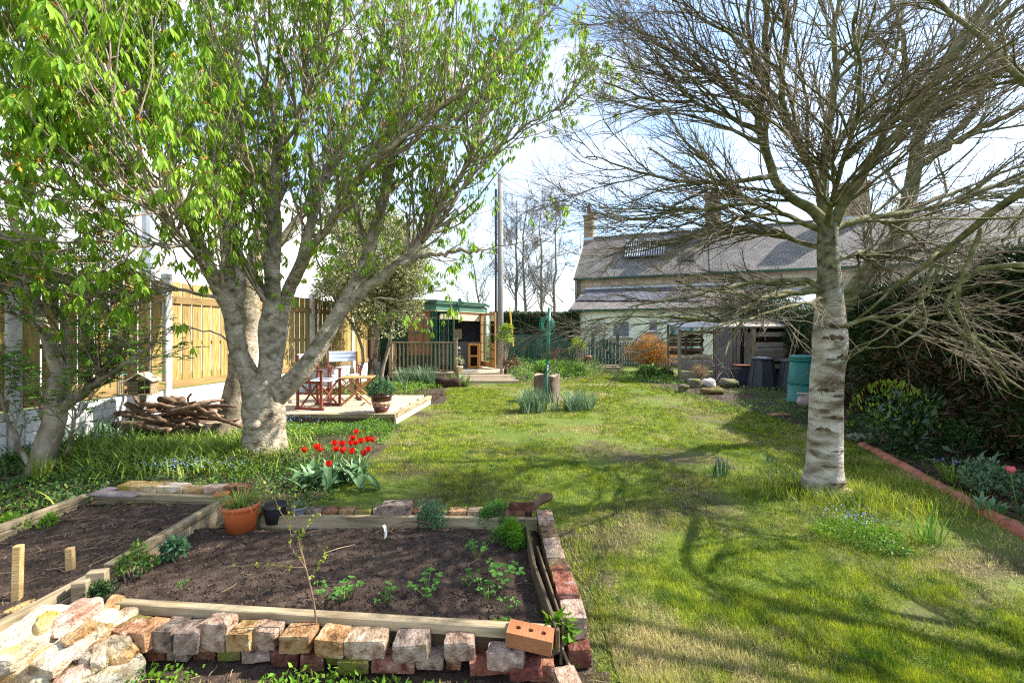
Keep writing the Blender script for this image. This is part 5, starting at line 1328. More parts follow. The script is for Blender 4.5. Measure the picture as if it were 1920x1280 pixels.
for i, (px, r) in enumerate(((1283, .10), (1297, .10), (1308, .13), (1319, .12), (1330, .12), (1290, .09))):
    V, F = rough_box(r * 1.9, .3, r * 1.3, (4, 4, 3), .2, .1, i + 60, .3); me = bpy.data.meshes.new("log"); me.from_pydata(V.tolist(), [], F); me.update()
    solo("log", me, M_['cutwood'], ["pale split log at the open end of the log shelf", "small brown split log beside the pale end log", "largest dark-ended split log on the shelf", "wedge of cream split wood next to the largest log", "split log against the corrugated sheet end", "little split log wedged behind the front pair"][i], "log", at(gx(px, YL + .15), YL + .22 + .1 * (i == 5), .72 + r * .6, rz=rng.uniform(-.3, .3), ry=rng.uniform(-.3, .3)))
for i, px in enumerate((1282, 1293, 1303, 1314, 1325, 1335)):
    V, F = rough_box(.17, .3, .15, (3, 3, 3), .3, .1, i + 80, .2); me = bpy.data.meshes.new("log"); me.from_pydata(V.tolist(), [], F); me.update()
corr = thing("corrugated_sheet", "dark rusty corrugated sheet standing upright against the shed doors", "metal sheet", (gx(1352), YL - .1, 0))
n = 60; xs = np.linspace(gx(1339), gx(1369), n); V = []
for z in (.1, 1.78):
    for i, x in enumerate(xs): V.append((x, YL - .12 + .018 * math.sin(i * 2 * math.pi / 6), z + .0 * i))
for z in (1.78, .1):
    for i, x in enumerate(xs): V.append((x, YL - .112 + .018 * math.sin(i * 2 * math.pi / 6), z))
F = [(i, i + 1, n + i + 1, n + i) for i in range(n - 1)] + [(2 * n + i, 2 * n + i + 1, 3 * n + i + 1, 3 * n + i) for i in range(n - 1)]
part("sheet", MB().add(V, F), corr, None, M_['corr'], smooth=True)
shd = thing("shed", "grey weathered plank shed behind the compost bins", "shed", (7, 15.4, 0))
x = gx(1368); i = 0
while x < gx(1412):
    if abs(x - gx(1391)) > .07: bar("plank", shd, (x + .06, YL + .05, .05), (x + .06, YL + .05, 1.72 - .1 * (i % 2)), .115, .03, M_['greywood'], up=(0, 1, 0))
    x += .125; i += 1
bar("post", shd, (gx(1412), YL, 0), (gx(1412), YL, 1.75), .13, .12, M_['oldwood'])
panel("roof", shd, [(gx(1345), YL - .1, 1.82), (gx(1470), YL - .1, 1.82), (gx(1478, 17), YL + 2.2, 2.35), (gx(1350, 17), YL + 2.2, 2.35)], .06, M_['greywood'])
panel("back_panel", shd, [(gx(1345), YL + .3, 0), (gx(1480), YL + .3, 0), (gx(1480), YL + .3, 1.7), (gx(1345), YL + .3, 1.7)], .03, M_['brownwood'])
for z in (1.55, 1.22, 1.06, .90, .74, .5): bar("side_board", shd, (gx(1416), YL - .02, z), (gx(1482), YL - .02, z), .03, .15, M_['greywood'])
for k_, (a, b_) in enumerate((((1468, 700), (1492, 618)), ((1476, 700), (1500, 612)))):
    d_ = 13.6; solo("pole", MB().tube([(W(*a, d_).x, d_, .0), W(*b_, d_)], .022, 6), M_['oldwood'], ["thin pole propped against the side boards by the dark bins", "second thin pole leaning just behind the first propped one"][k_], "pole")
q = G(1357, 712)
solo("crate", brick_me(.62, .4, .55, 1, .02), M_['bin'], "low dark metal box standing before the corrugated sheet", "box", at(q.x, 14.2, .28)); bar("lid", bpy.data.objects["crate"], (0, 0, 0), (.1, 0, 0), .01, .01, M_['rust']) if False else None
solo("rusty_beam", box_me(.75, .42, .05, .01), M_['rust'], "rust-brown plate lying on top of the dark box", "plate", at(q.x + .08, 14.2, .585))
# ---- compost bins
def octbin(px, py, r, h, label, m='bin'):
    q = G(px, py); q.y += r; q.x = (px - 960) / K * q.y; t = thing("compost_bin", label, "compost bin", tuple(q))
    part("body", MB().lathe([(r, 0), (r * .97, .04), (r * .66, h * .9), (r * .66, h * .91)], 8), t, at(q.x, q.y, 0, rz=.25), M_[m])
    part("rib", MB().lathe([(r * 1.04, 0), (r * 1.04, .05), (r * .98, .06)], 8), t, at(q.x, q.y, 0, rz=.25), M_[m])
    part("lid", MB().lathe([(r * .72, h * .90), (r * .74, h * .93), (r * .70, h * .96), (r * .3, h * 1.0), (r * .28, h * .985), (.001, h * .985)], 24), t, at(q.x, q.y, 0), M_[m], smooth=False)
    for k_ in range(8):
        a = k_ * math.pi / 4 + .25; part("corner_rib", MB().tube([(q.x + r * .985 * math.cos(a), q.y + r * .985 * math.sin(a), .04), (q.x + r * .67 * math.cos(a), q.y + r * .67 * math.sin(a), h * .9)], .014, 6), t, None, M_[m])
octbin(1430, 731, .40, .92, "charcoal eight-sided compost bin beside the shed boards"); octbin(1484, 735, .36, .88, "second charcoal compost bin, half hidden behind the turquoise one")
q = G(1512, 757); q.y += .3; q.x = (1512 - 960) / K * q.y; t = thing("compost_bin", "turquoise green compost bin with a screw lid beside the birch trunk", "compost bin", tuple(q))
part("lower_body", MB().lathe([(.43, 0), (.43, .03), (.395, .05), (.375, .42)], 32), t, at(q.x, q.y, 0), M_['teal'], smooth=True)
part("upper_body", MB().lathe([(.385, .425), (.385, .45), (.33, .94)], 32), t, at(q.x, q.y, 0), M_['teal'], smooth=True)
part("rim", MB().lathe([(.34, .945), (.345, .99), (.30, 1.0)], 32), t, at(q.x, q.y, 0), M_['teal'], smooth=True)
part("lid", MB().lathe([(.335, 1.005), (.34, 1.05), (.30, 1.085), (.22, 1.09), (.2, 1.07), (.001, 1.07)], 32), t, at(q.x, q.y, 0), M_['teal'])
for k_ in range(9): part("grip_ring", MB().lathe([(.384 - k_ * .006, 0), (.388 - k_ * .006, .006), (.384 - k_ * .006, .012)], 32), t, at(q.x, q.y, .46 + k_ * .05), M_['teal'])
# ---- sack
c = G(1518, 764); V, F = rough_box(.40, .3, .40, (8, 6, 8), .5, .10, 5); V = V * (1 - .35 * np.clip(V[:, 2:3] / .2, -.4, 1)) + np.array([0, 0, .19])
top = V[:, 2] > .3; V[top, 0] = V[top, 0] * 1.5 - .12
solo("sack", MB().add(V, F), M_['sack'], "pale pinkish sack slumped beside the birch trunk and turquoise bin", "sack", Matrix.Translation(c), smooth=True)
# ---- rockery
for i, (px, py, w_, h_, m, lb) in enumerate(((1288, 737, .26, .22, 'rock', "small dark rock at the lawn end of the rockery"), (1308, 728, .5, .30, 'rock', "brown rock under the dry grass tuft"), (1333, 728, .36, .34, 'chalk', "chunky white rock in the middle of the rockery"), (1340, 740, .62, .18, 'b_moss', "long low mossy yellow rock at the front of the rockery"), (1372, 726, .5, .24, 'rock', "dark rock at the shaded end of the rockery"))):
    q = G(px, py); V, F = rough_box(w_, .32, h_, (5, 4, 4), .4, .22, i + 9, .2); solo("rock", MB().add(V, F), M_[m], lb, "rock", at(q.x, q.y + .15, h_ * .42, rz=rng.uniform(-.3, .3)), smooth=True)
q = G(955, 730); 
q = G(838, 722, .1); V, F = rough_box(.75, .4, .3, (6, 4, 4), .4, .15, 77); solo("rock", MB().add(V, F), M_['brownwood'], "dark mound of stone under the balustrade beside the steps", "rock", at(q.x, q.y + .4, .14), smooth=True)
# ---- terracotta border edging
te = thing("terracotta_edging", "line of rounded terracotta edging tiles between the lawn and shady border", "border edging", (4.6, 5, 0))
e0 = Vector((5.02, 6.5, 0)); e1 = Vector((4.02, 3.45, 0)); n = 9
for k_ in range(n):
    a = e0.lerp(e1, k_ / n); b_ = e0.lerp(e1, (k_ + 1) / n); off = Vector((rng.normal(0, .012), 0, 0)); Ln_ = (b_ - a).length * (.985 if k_ % 3 else .97)
    V = []; F = []; m = 9
    for ring_i, (r, xx) in enumerate(((.075, -Ln_ / 2), (.082, -Ln_ / 2 + .012), (.082, -Ln_ / 2 + .03), (.074, -Ln_ / 2 + .035), (.074, Ln_ / 2), (.058, Ln_ / 2), (.058, -Ln_ / 2))):
        for j in range(m):
            t_ = math.pi * j / (m - 1); V.append((xx, r * math.cos(t_), r * math.sin(t_) - .03))
    for i in range(6):
        for j in range(m - 1): F.append((i * m + j, i * m + j + 1, (i + 1) * m + j + 1, (i + 1) * m + j))
    for j in range(m - 1): F.append((6 * m + j, 6 * m + j + 1, j + 1, j))
    part("tile", MB().add(V, F), te, Matrix.Translation(off + Vector((0, 0, rng.uniform(.0, .015)))) @ align(a, b_), M_['tile'], smooth=False)
q = G(1645, 829); solo("stone_slab", brick_me(.55, .3, .06, 3, .05), M_['greywood'], "flat grey slab lying at the far end of the terracotta edging", "slab", at(q.x, q.y + .1, .045, rz=-.1))
for i, (px, py) in enumerate(((1478, 792), (1470, 800))):
    pass
q = G(1462, 779); solo("clay_shard", brick_me(.42, .2, .03, 2, .04), M_['tile'], "broken reddish shard on the dark earth below the turquoise bin", "shard", at(q.x, q.y, .02, rz=.2))
q = G(1585, 932); V, F = rough_box(.11, .07, .05, (5, 4, 3), .45, .12, 3); solo("pebble", MB().add(V, F), M_['cutwood'], "pale flat stone in the long grass at the birch foot", "stone", at(q.x, q.y, .06), smooth=True)
q = G(1045 - 5, 922, .2); solo("driftwood", MB().tube(resample([(.06 + .1, 3.7, .17), (.19, 3.72, .2), (.26, 3.71, .26), (.33, 3.73, .27)], 8), [.015, .025, .03, .035, .04, .04, .035, .02], 7), M_['stick'], "knot of dark wood at the back corner of the mossy bricks", "wood")
# ================================================================ TREES
def limb(pts, r0, r1, n=12, sides=10, jit=0.0, kn=.06, pw=1.0):
    """pts given as (px, py, depth); returns centre line and radii"""
    P = resample([W(*p) if len(p) == 3 and p[1] > -400 and p[0] > -900 else p for p in pts], n, jit)
    R = r0 + (r1 - r0) * np.linspace(0, 1, n) ** pw; return P, R
def knobbly(P, R, sides, seed, amp=.08):
    V, F = tube_vf(P, R, sides, True); m = len(P)
    C = np.repeat(P, sides, 0); D = V - C; V = C + D * (1 + amp * vnoise(V / max(R.max(), .02) * .5, 1.3, seed, 3))[:, None]
    return V, F
def tree_part(name, P, R, parent, m, sides=10, seed=0, amp=.08, label=None, collar=0.0, n=0):
    if n:
        t0 = np.linspace(0, 1, len(P)); t1 = np.linspace(0, 1, n); P = np.stack([np.interp(t1, t0, P[:, i]) for i in range(3)], 1)
        for _ in range(2): P[1:-1] = P[:-2] * .25 + P[1:-1] * .5 + P[2:] * .25
        R = np.interp(t1, t0, R)
    if collar: R = R * (1 + collar * np.exp(-np.linspace(0, 1, len(R)) / .07))
    V, F = knobbly(P, R, sides, seed, amp); c = P[0]
    if n: V = V + norm(V - np.repeat(P, sides, 0)[:len(V)]) * (vnoise(V, 9, seed + 5, 3) * .10 * np.repeat(R, sides)[:len(V)])[:, None]
    me = bpy.data.meshes.new(name); me.from_pydata((V - c).tolist(), [], F); me.polygons.foreach_set('use_smooth', np.ones(len(F), bool)); me.update()
    return part(name, me, parent, Matrix.Translation(c), m, label)
def mass(name, VF, parent, m, tint=None):
    V, F = VF; c = np.array(PW[parent.name].to_translation())
    me = mesh_np(name, V - c, F, False, m, tint); return part(name, me, parent, Matrix.Translation(c), None, kind='stuff')
def stack(lims, n=12):
    return np.stack([resample(l[0], n) for l in lims]), np.stack([np.interp(np.linspace(0, 1, n), np.linspace(0, 1, len(l[1])), l[1]) for l in lims])
def cat(*PR):
    n = max(p.shape[1] for p, r in PR); assert all(p.shape[1] == n for p, r in PR)
    return np.concatenate([p for p, r in PR]), np.concatenate([r for p, r in PR])

# ---------------- birch on the lawn
base = G(1543, 921)
birch = thing("birch_tree", "bare pale-barked birch with lichened spreading limbs on the lawn", "tree", tuple(base))
D0 = base.y
tp = [(1543, 925), (1545, 890), (1546, 860), (1548, 780), (1550, 700), (1557, 665), (1556, 640), (1556, 590), (1555, 520), (1551, 460), (1553, 420)]
P = resample([W(a, b, D0) for a, b in tp], 40)
R = np.interp(np.linspace(0, 1, 40), [0, .04, .1, .3, .5, .56, .66, .72, .85, 1], [.235, .19, .163, .148, .145, .155, .138, .12, .098, .088])
tree_part("trunk", P, R, birch, M_['birch'], 28, 3, .035)
trunkB = (P, R)
def scar(py, a0, wa, hz, seed):
    z = CH + (HZ - py) / K * D0; r = float(np.interp(z, P[:, 2], R)); cx = float(np.interp(z, P[:, 2], P[:, 0])); cy = float(np.interp(z, P[:, 2], P[:, 1])); V = []; F = []; n = 11; m = 5
    for j in range(m):
        v = j / (m - 1) * 2 - 1
        for i in range(n):
            u_ = i / (n - 1) * 2 - 1; ed = math.sqrt(max(0, 1 - u_ * u_)) * (.75 + .35 * math.sin(seed + i * 1.7)); a = math.radians(a0 + u_ * wa); rr = r * 1.035 + .012 * ed * (1 - v * v)
            V.append((cx + rr * math.cos(a), cy + rr * math.sin(a), z + v * hz * ed - .35 * hz * u_ * u_))
    for j in range(m - 1):
        for i in range(n - 1): F.append((j * n + i, j * n + i + 1, (j + 1) * n + i + 1, (j + 1) * n + i))
    V = np.array(V); c = V.mean(0); me = mesh_np("bark_scar", V - c, np.array(F), True, M_['scar']); part("bark_scar", me, birch, Matrix.Translation(Vector(c)))
M_['scar'] = mat("dark_birch_scar", [(.03, .02, .012), (.10, .07, .04), (.22, .17, .11)], scale=26, detail=10, bump=1, bscale=70, bdist=.01)
for i, (py, a0, wa, hz) in enumerate(((612, -95, 70, .028), (632, -110, 40, .03), (667, -70, 34, .034), (672, -118, 22, .014), (712, -92, 42, .036), (728, -125, 30, .022), (738, -75, 30, .02), (777, -88, 50, .020), (800, -130, 26, .022), (838, -75, 34, .009), (866, -100, 40, .008), (895, -70, 45, .014))): scar(py, a0, wa, hz, i)
BL = [
 ([(1553, 425, D0), (1530, 388, D0), (1501, 380, 4.7), (1454, 352, 4.6), (1442, 299, 4.5), (1424, 248, 4.4), (1416, 213, 4.4), (1441, 162, 4.4), (1436, 60, 4.3), (1440, -60, 4.3)], .062, .022),
 ([(1553, 425, D0), (1540, 367, 4.7), (1548, 299, 4.8), (1553, 256, 4.9), (1561, 192, 4.9), (1574, 141, 4.9), (1558, 85, 4.8), (1578, -30, 4.8)], .068, .02),
 ([(1555, 432, D0), (1595, 367, 4.5), (1629, 299, 4.4), (1698, 239, 4.2), (1732, 162, 4.1), (1804, 85, 4.0), (1898, 0, 3.9)], .064, .022),
 ([(1560, 430, D0), (1612, 410, 4.7), (1698, 397, 4.8), (1766, 384, 4.9), (1860, 355, 4.9), (1990, 300, 4.9)], .045, .02),
 ([(1542, 380, 4.7), (1527, 324, 4.6), (1493, 256, 4.4), (1458, 192, 4.2), (1471, 149, 4.2), (1476, 85, 4.1), (1480, -40, 4.0)], .05, .02),
 ([(1556, 560, D0), (1525, 522, 4.6), (1445, 524, 4.5), (1379, 531, 4.4), (1339, 545, 4.4), (1280, 560, 4.3), (1180, 575, 4.2)], .036, .008),
 ([(1556, 545, D0), (1470, 545, 4.4), (1400, 574, 4.2), (1372, 600, 4.1), (1342, 612, 4.1), (1326, 596, 4.1), (1291, 603, 4.0), (1246, 587, 3.9), (1190, 592, 3.9), (1100, 600, 3.9)], .04, .006),
 ([(1551, 470, D0), (1480, 445, 4.9), (1400, 430, 5.0), (1320, 440, 5.1), (1230, 465, 5.2), (1130, 482, 5.3)], .03, .006),
 ([(1553, 440, D0), (1490, 408, 4.6), (1420, 380, 4.4), (1330, 390, 4.3), (1230, 405, 4.2), (1130, 420, 4.1)], .034, .006),
 ([(1445, 330, 4.5), (1400, 335, 4.4), (1320, 345, 4.3), (1220, 330, 4.2), (1105, 290, 4.1)], .03, .006),
 ([(1424, 248, 4.4), (1370, 220, 4.5), (1300, 190, 4.6), (1220, 190, 4.7), (1130, 150, 4.7)], .028, .006),
 ([(1416, 205, 4.4), (1350, 150, 4.5), (1280, 110, 4.6), (1200, 60, 4.7), (1150, 28, 4.8)], .028, .005),
 ([(1441, 150, 4.4), (1390, 80, 4.4), (1330, 40, 4.3), (1250, -10, 4.3)], .025, .006),
 ([(1548, 290, 4.8), (1600, 230, 5.0), (1660, 160, 5.2), (1690, 60, 5.3), (1700, -40, 5.4)], .035, .012),
 ([(1557, 620, D0), (1600, 600, 4.4), (1680, 590, 4.2), (1760, 600, 4.0), (1860, 640, 3.8), (1950, 700, 3.6)], .026, .008),
 ([(1556, 500, D0), (1600, 470, 4.9), (1680, 480, 5.2), (1780, 500, 5.5), (1880, 520, 5.7)], .03, .008),
 ([(1555, 520, D0), (1520, 540, 5.2), (1460, 560, 5.7), (1380, 560, 6.2), (1300, 555, 6.6)], .026, .006),
 ([(1556, 560, D0), (1500, 570, 4.2), (1420, 590, 3.8), (1320, 620, 3.6), (1240, 640, 3.5)], .022, .005),
 ([(1553, 430, D0), (1560, 360, 4.2), (1600, 260, 3.7), (1620, 150, 3.4), (1600, 20, 3.2)], .035, .012),
]
BLr = [limb(*l, n=22, jit=.012) for l in BL]
for i, (P, R) in enumerate(BLr): tree_part("limb", P, R * .82, birch, M_['limb_b'], 10, i, .16, collar=.35, n=44)
def radial(c, up=0.0):
    c = np.array([c[0], c[1], 0.])
    def f(p):
        v = p - c; v[:, 2] = 0; v = norm(v); v[:, 2] = up; return v
    return f
def bare_crown(lims, parent, n2, n3, n4, out, ln2=(.7, 1.6), ln3=(.35, .9), ln4=(.12, .38), m_t=None, up=.03, r2=.02, rm=.0022, sc=1.0):
    P1, R1 = stack(lims, 14)
    P2, R2 = grow(P1, R1, n2, .12, 1.0, (25, 62), ln2, 12, .10, (0, 0, up), rk=.55, rend=.3, flat=.45, rmax=r2, shrink=.35, towards=out, tw=.6, rmin=.005 * sc)
    P3, R3 = grow(P2, R2, n3, .10, 1.0, (18, 48), ln3, 8, .11, (0, 0, up), rk=.6, rend=.4, flat=.6, rmax=.009 * sc, shrink=.45, rmin=.003 * sc, towards=out, tw=.25)
    P4, R4 = grow(P3, R3, n4, .12, 1.0, (18, 50), ln4, 5, .13, (0, 0, up), rk=.65, rend=.55, flat=.8, rmax=.0045 * sc, shrink=.4, rmin=rm * sc)
    P5, R5 = grow(P2, R2, n4 * 1.1, .3, 1.0, (25, 60), ln4, 5, .14, (0, 0, up), rk=.4, rend=.6, flat=.8, rmax=.0035 * sc, shrink=.3, rmin=rm * sc)
    print(parent.name, len(P2), len(P3), len(P4), len(P5))
    mass("branches", merge(tubes(P2, R2, 5)), parent, M_['limb_b'])
    mass("twigs", merge(tubes(P3, R3, 4), tubes(P4, R4, 3), tubes(P5, R5, 3)), parent, m_t or M_['twig_b'])
    return P2
lowi = (5, 6, 14, 16, 17)
bare_crown([b for i, b in enumerate(BLr) if i not in lowi], birch, 17, 8.5, 4.6, radial(base, .08), ln2=(.6, 1.7), ln3=(.35, 1.0))
bare_crown([BLr[i] for i in lowi], birch, 10, 6.5, 4.2, radial(base, -.04), ln2=(.5, 1.3), ln3=(.3, .8), up=.0)

# ---------------- second bare tree rising behind it, and the limb sweeping in from beyond the frame
hb = Gy(1549, 6.7)
bt = thing("bare_tree", "mossy bare tree leaning behind the birch with upward limbs", "tree", tuple(hb))
T2 = [([(1549, 780, 6.7), (1553, 700, 6.7), (1556, 640, 6.7), (1564, 585, 6.7), (1600, 530, 6.65), (1651, 482, 6.6), (1690, 446, 6.5), (1706, 393, 6.5), (1712, 330, 6.5), (1722, 250, 6.5), (1745, 170, 6.5), (1790, 90, 6.5), (1870, -20, 6.5)], .16, .06),
      ([(1712, 300, 6.5), (1780, 260, 6.6), (1838, 200, 6.6), (1850, 120, 6.6), (1900, 20, 6.6)], .075, .03),
      ([(1715, 310, 6.5), (1760, 282, 6.4), (1830, 250, 6.2), (1960, 180, 6.0)], .06, .03),
      ([(1725, 240, 6.5), (1700, 150, 6.7), (1690, 60, 6.8), (1650, -60, 6.9)], .06, .02),
      ([(1706, 393, 6.5), (1790, 360, 6.8), (1880, 350, 7.1), (1990, 330, 7.4)], .045, .02),
      ([(1660, 470, 6.6), (1750, 470, 7.0), (1850, 450, 7.3), (1960, 440, 7.6)], .04, .015),
      ([(1745, 170, 6.5), (1830, 160, 6.3), (1920, 120, 6.2), (1990, 90, 6.1)], .05, .02)]
T2r = [limb(*l, n=18, jit=.02) for l in T2]
for i, (P, R) in enumerate(T2r): tree_part("trunk" if i == 0 else "limb", P, R * .84, bt, M_['limb_b'], 10, i + 30, .1)
bare_crown(T2r, bt, 9, 7, 3.2, (.05, 0, .2), ln2=(.9, 2.0), ln3=(.5, 1.1), ln4=(.2, .5), rm=.003, sc=1.2, up=.05)
rt = thing("bare_tree", "mossy tree by the hedge whose low limb sweeps down over the border", "tree", (5.8, 1.9, 0))
RT = [([(5.8, 1.9, 0), (5.75, 1.95, 1.2), (5.7, 2.0, 2.2), (5.6, 2.05, 3.2), (5.5, 2.1, 4.4)], .17, .09),
      ([(5.7, 2.0, 2.2), (5.0, 2.7, 2.45)] + [tuple(W(*p)) for p in ((1990, 300, 3.5), (1915, 352, 3.7), (1824, 433, 3.95), (1759, 474, 4.2), (1700, 520, 4.5), (1650, 560, 4.7), (1600, 610, 4.9))], .07, .010),
      ([(5.7, 2.0, 1.9), (5.0, 2.6, 2.0)] + [tuple(W(*p)) for p in ((1960, 500, 3.3), (1850, 480, 3.6), (1760, 540, 3.7), (1800, 620, 3.7), (1870, 690, 3.7), (1930, 740, 3.7))], .04, .008),
      ([tuple(W(*p)) for p in ((1840, 430, 3.9), (1800, 520, 3.9), (1770, 590, 3.9), (1830, 650, 3.8), (1900, 735, 3.7))], .022, .006),
      ([tuple(W(*p)) for p in ((1759, 474, 4.2), (1720, 560, 4.1), (1740, 620, 4.0), (1680, 650, 4.0), (1600, 655, 4.0))], .018, .004),
      ([tuple(W(*p)) for p in ((1800, 450, 4.0), (1700, 600, 3.9), (1620, 640, 3.9), (1570, 700, 3.9))], .016, .003),
      ([(5.6, 2.05, 3.1), (4.7, 2.7, 3.2)] + [tuple(W(*p)) for p in ((1960, 200, 3.0), (1870, 90, 3.0), (1800, 30, 3.1), (1700, -30, 3.2))], .045, .01),
      ([(5.65, 2.0, 2.9), (4.8, 2.7, 3.0)] + [tuple(W(*p)) for p in ((1940, 180, 3.3), (1880, 120, 3.3), (1850, 70, 3.4), (1790, 20, 3.5), (1700, -20, 3.6))], .04, .012),
      ([(5.65, 2.0, 2.9), (4.8, 2.7, 3.0)] + [tuple(W(*p)) for p in ((1990, 400, 3.2), (1900, 420, 3.4), (1800, 400, 3.5), (1700, 420, 3.6))], .03, .006)]
RTr = []
for pts, r0, r1 in RT:
    P = resample(pts, 18, .012); RTr.append((P, np.linspace(r0, r1, 18)))
for i, (P, R) in enumerate(RTr): tree_part("trunk" if i == 0 else "limb", P, R, rt, M_['limb_b'], 10, i + 60, .1)
bare_crown(RTr[1:], rt, 6, 3.4, 2.4, (-.2, 0, -.08), ln2=(.35, .95), ln3=(.2, .5), ln4=(.07, .22), up=-.01, rm=.0018)

# ---------------- distant bare trees
def far_tree(px, d, ztop, rad, label, lean=0, nt=1, dens=1.0, base_px=None):
    b = Gy(px, d); t = thing("distant_tree", label, "tree", tuple(b), "bare trees beyond the hedge"); lims = []
    h = ztop
    for k in range(nt):
        x = b.x + k * .9
        P = resample([(x, d, 0), (x + lean * .2 + rng.normal(0, .1), d, h * .3), (x + lean * .5 + rng.normal(0, .2), d, h * .6), (x + lean, d, h * .97)], 14, .06); R = np.linspace(.17, .03, 14) * h / 13
        tree_part("trunk", P, R, t, M_['twig_far'], 8, k, .05); lims.append((P, R))
    P1, R1 = stack(lims, 14)
    P2, R2 = grow(P1, R1, 22 * dens, .26, .98, (30, 68), (rad * 1.0, rad * 1.75), 9, .12, (0, 0, .10), rk=.4, rend=.25, flat=.7, shrink=.5, rmax=.06)
    P3, R3 = grow(P2, R2, 8, .2, 1, (20, 55), (rad * .28, rad * .6), 6, .14, (0, 0, .07), rk=.5, rend=.4, shrink=.4, rmin=.014)
    P4, R4 = grow(P3, R3, 11, .15, 1, (20, 60), (rad * .1, rad * .26), 4, .15, (0, 0, .05), rk=.6, rend=.7, shrink=.3, rmin=.009)
    mass("branches", merge(tubes(P2, R2, 4)), t, M_['twig_far']); mass("twigs", merge(tubes(P3, R3, 3), tubes(P4, R4, 3)), t, M_['twig_far']); print('far', len(P4))
far_tree(962, 38, 13.0, 3.2, "twin-trunked bare tree just beyond the utility pole", .3, 2)
far_tree(1018, 40, 13.2, 3.0, "slender bare tree between the twin-trunked one and the house", -.3)
far_tree(1040, 36, 12.4, 2.4, "tall narrow bare tree nearest the house gable", .2, dens=.8)
far_tree(905, 46, 11.5, 3.4, "low bare tree seen under the chestnut branches", -1.5)
far_tree(1086, 44, 11.4, 1.8, "thin upright tree touching the house chimney", .1, dens=.7)
far_tree(1235, 60, 12.6, 3.0, "small rounded treetop showing above the slate ridge", 0, dens=.5)
far_tree(1430, 62, 17, 3.6, "treetop behind the terrace chimneys", 0, dens=.5)
far_tree(1480, 58, 16, 3.4, "second treetop behind the terrace chimneys", 0, dens=.5)

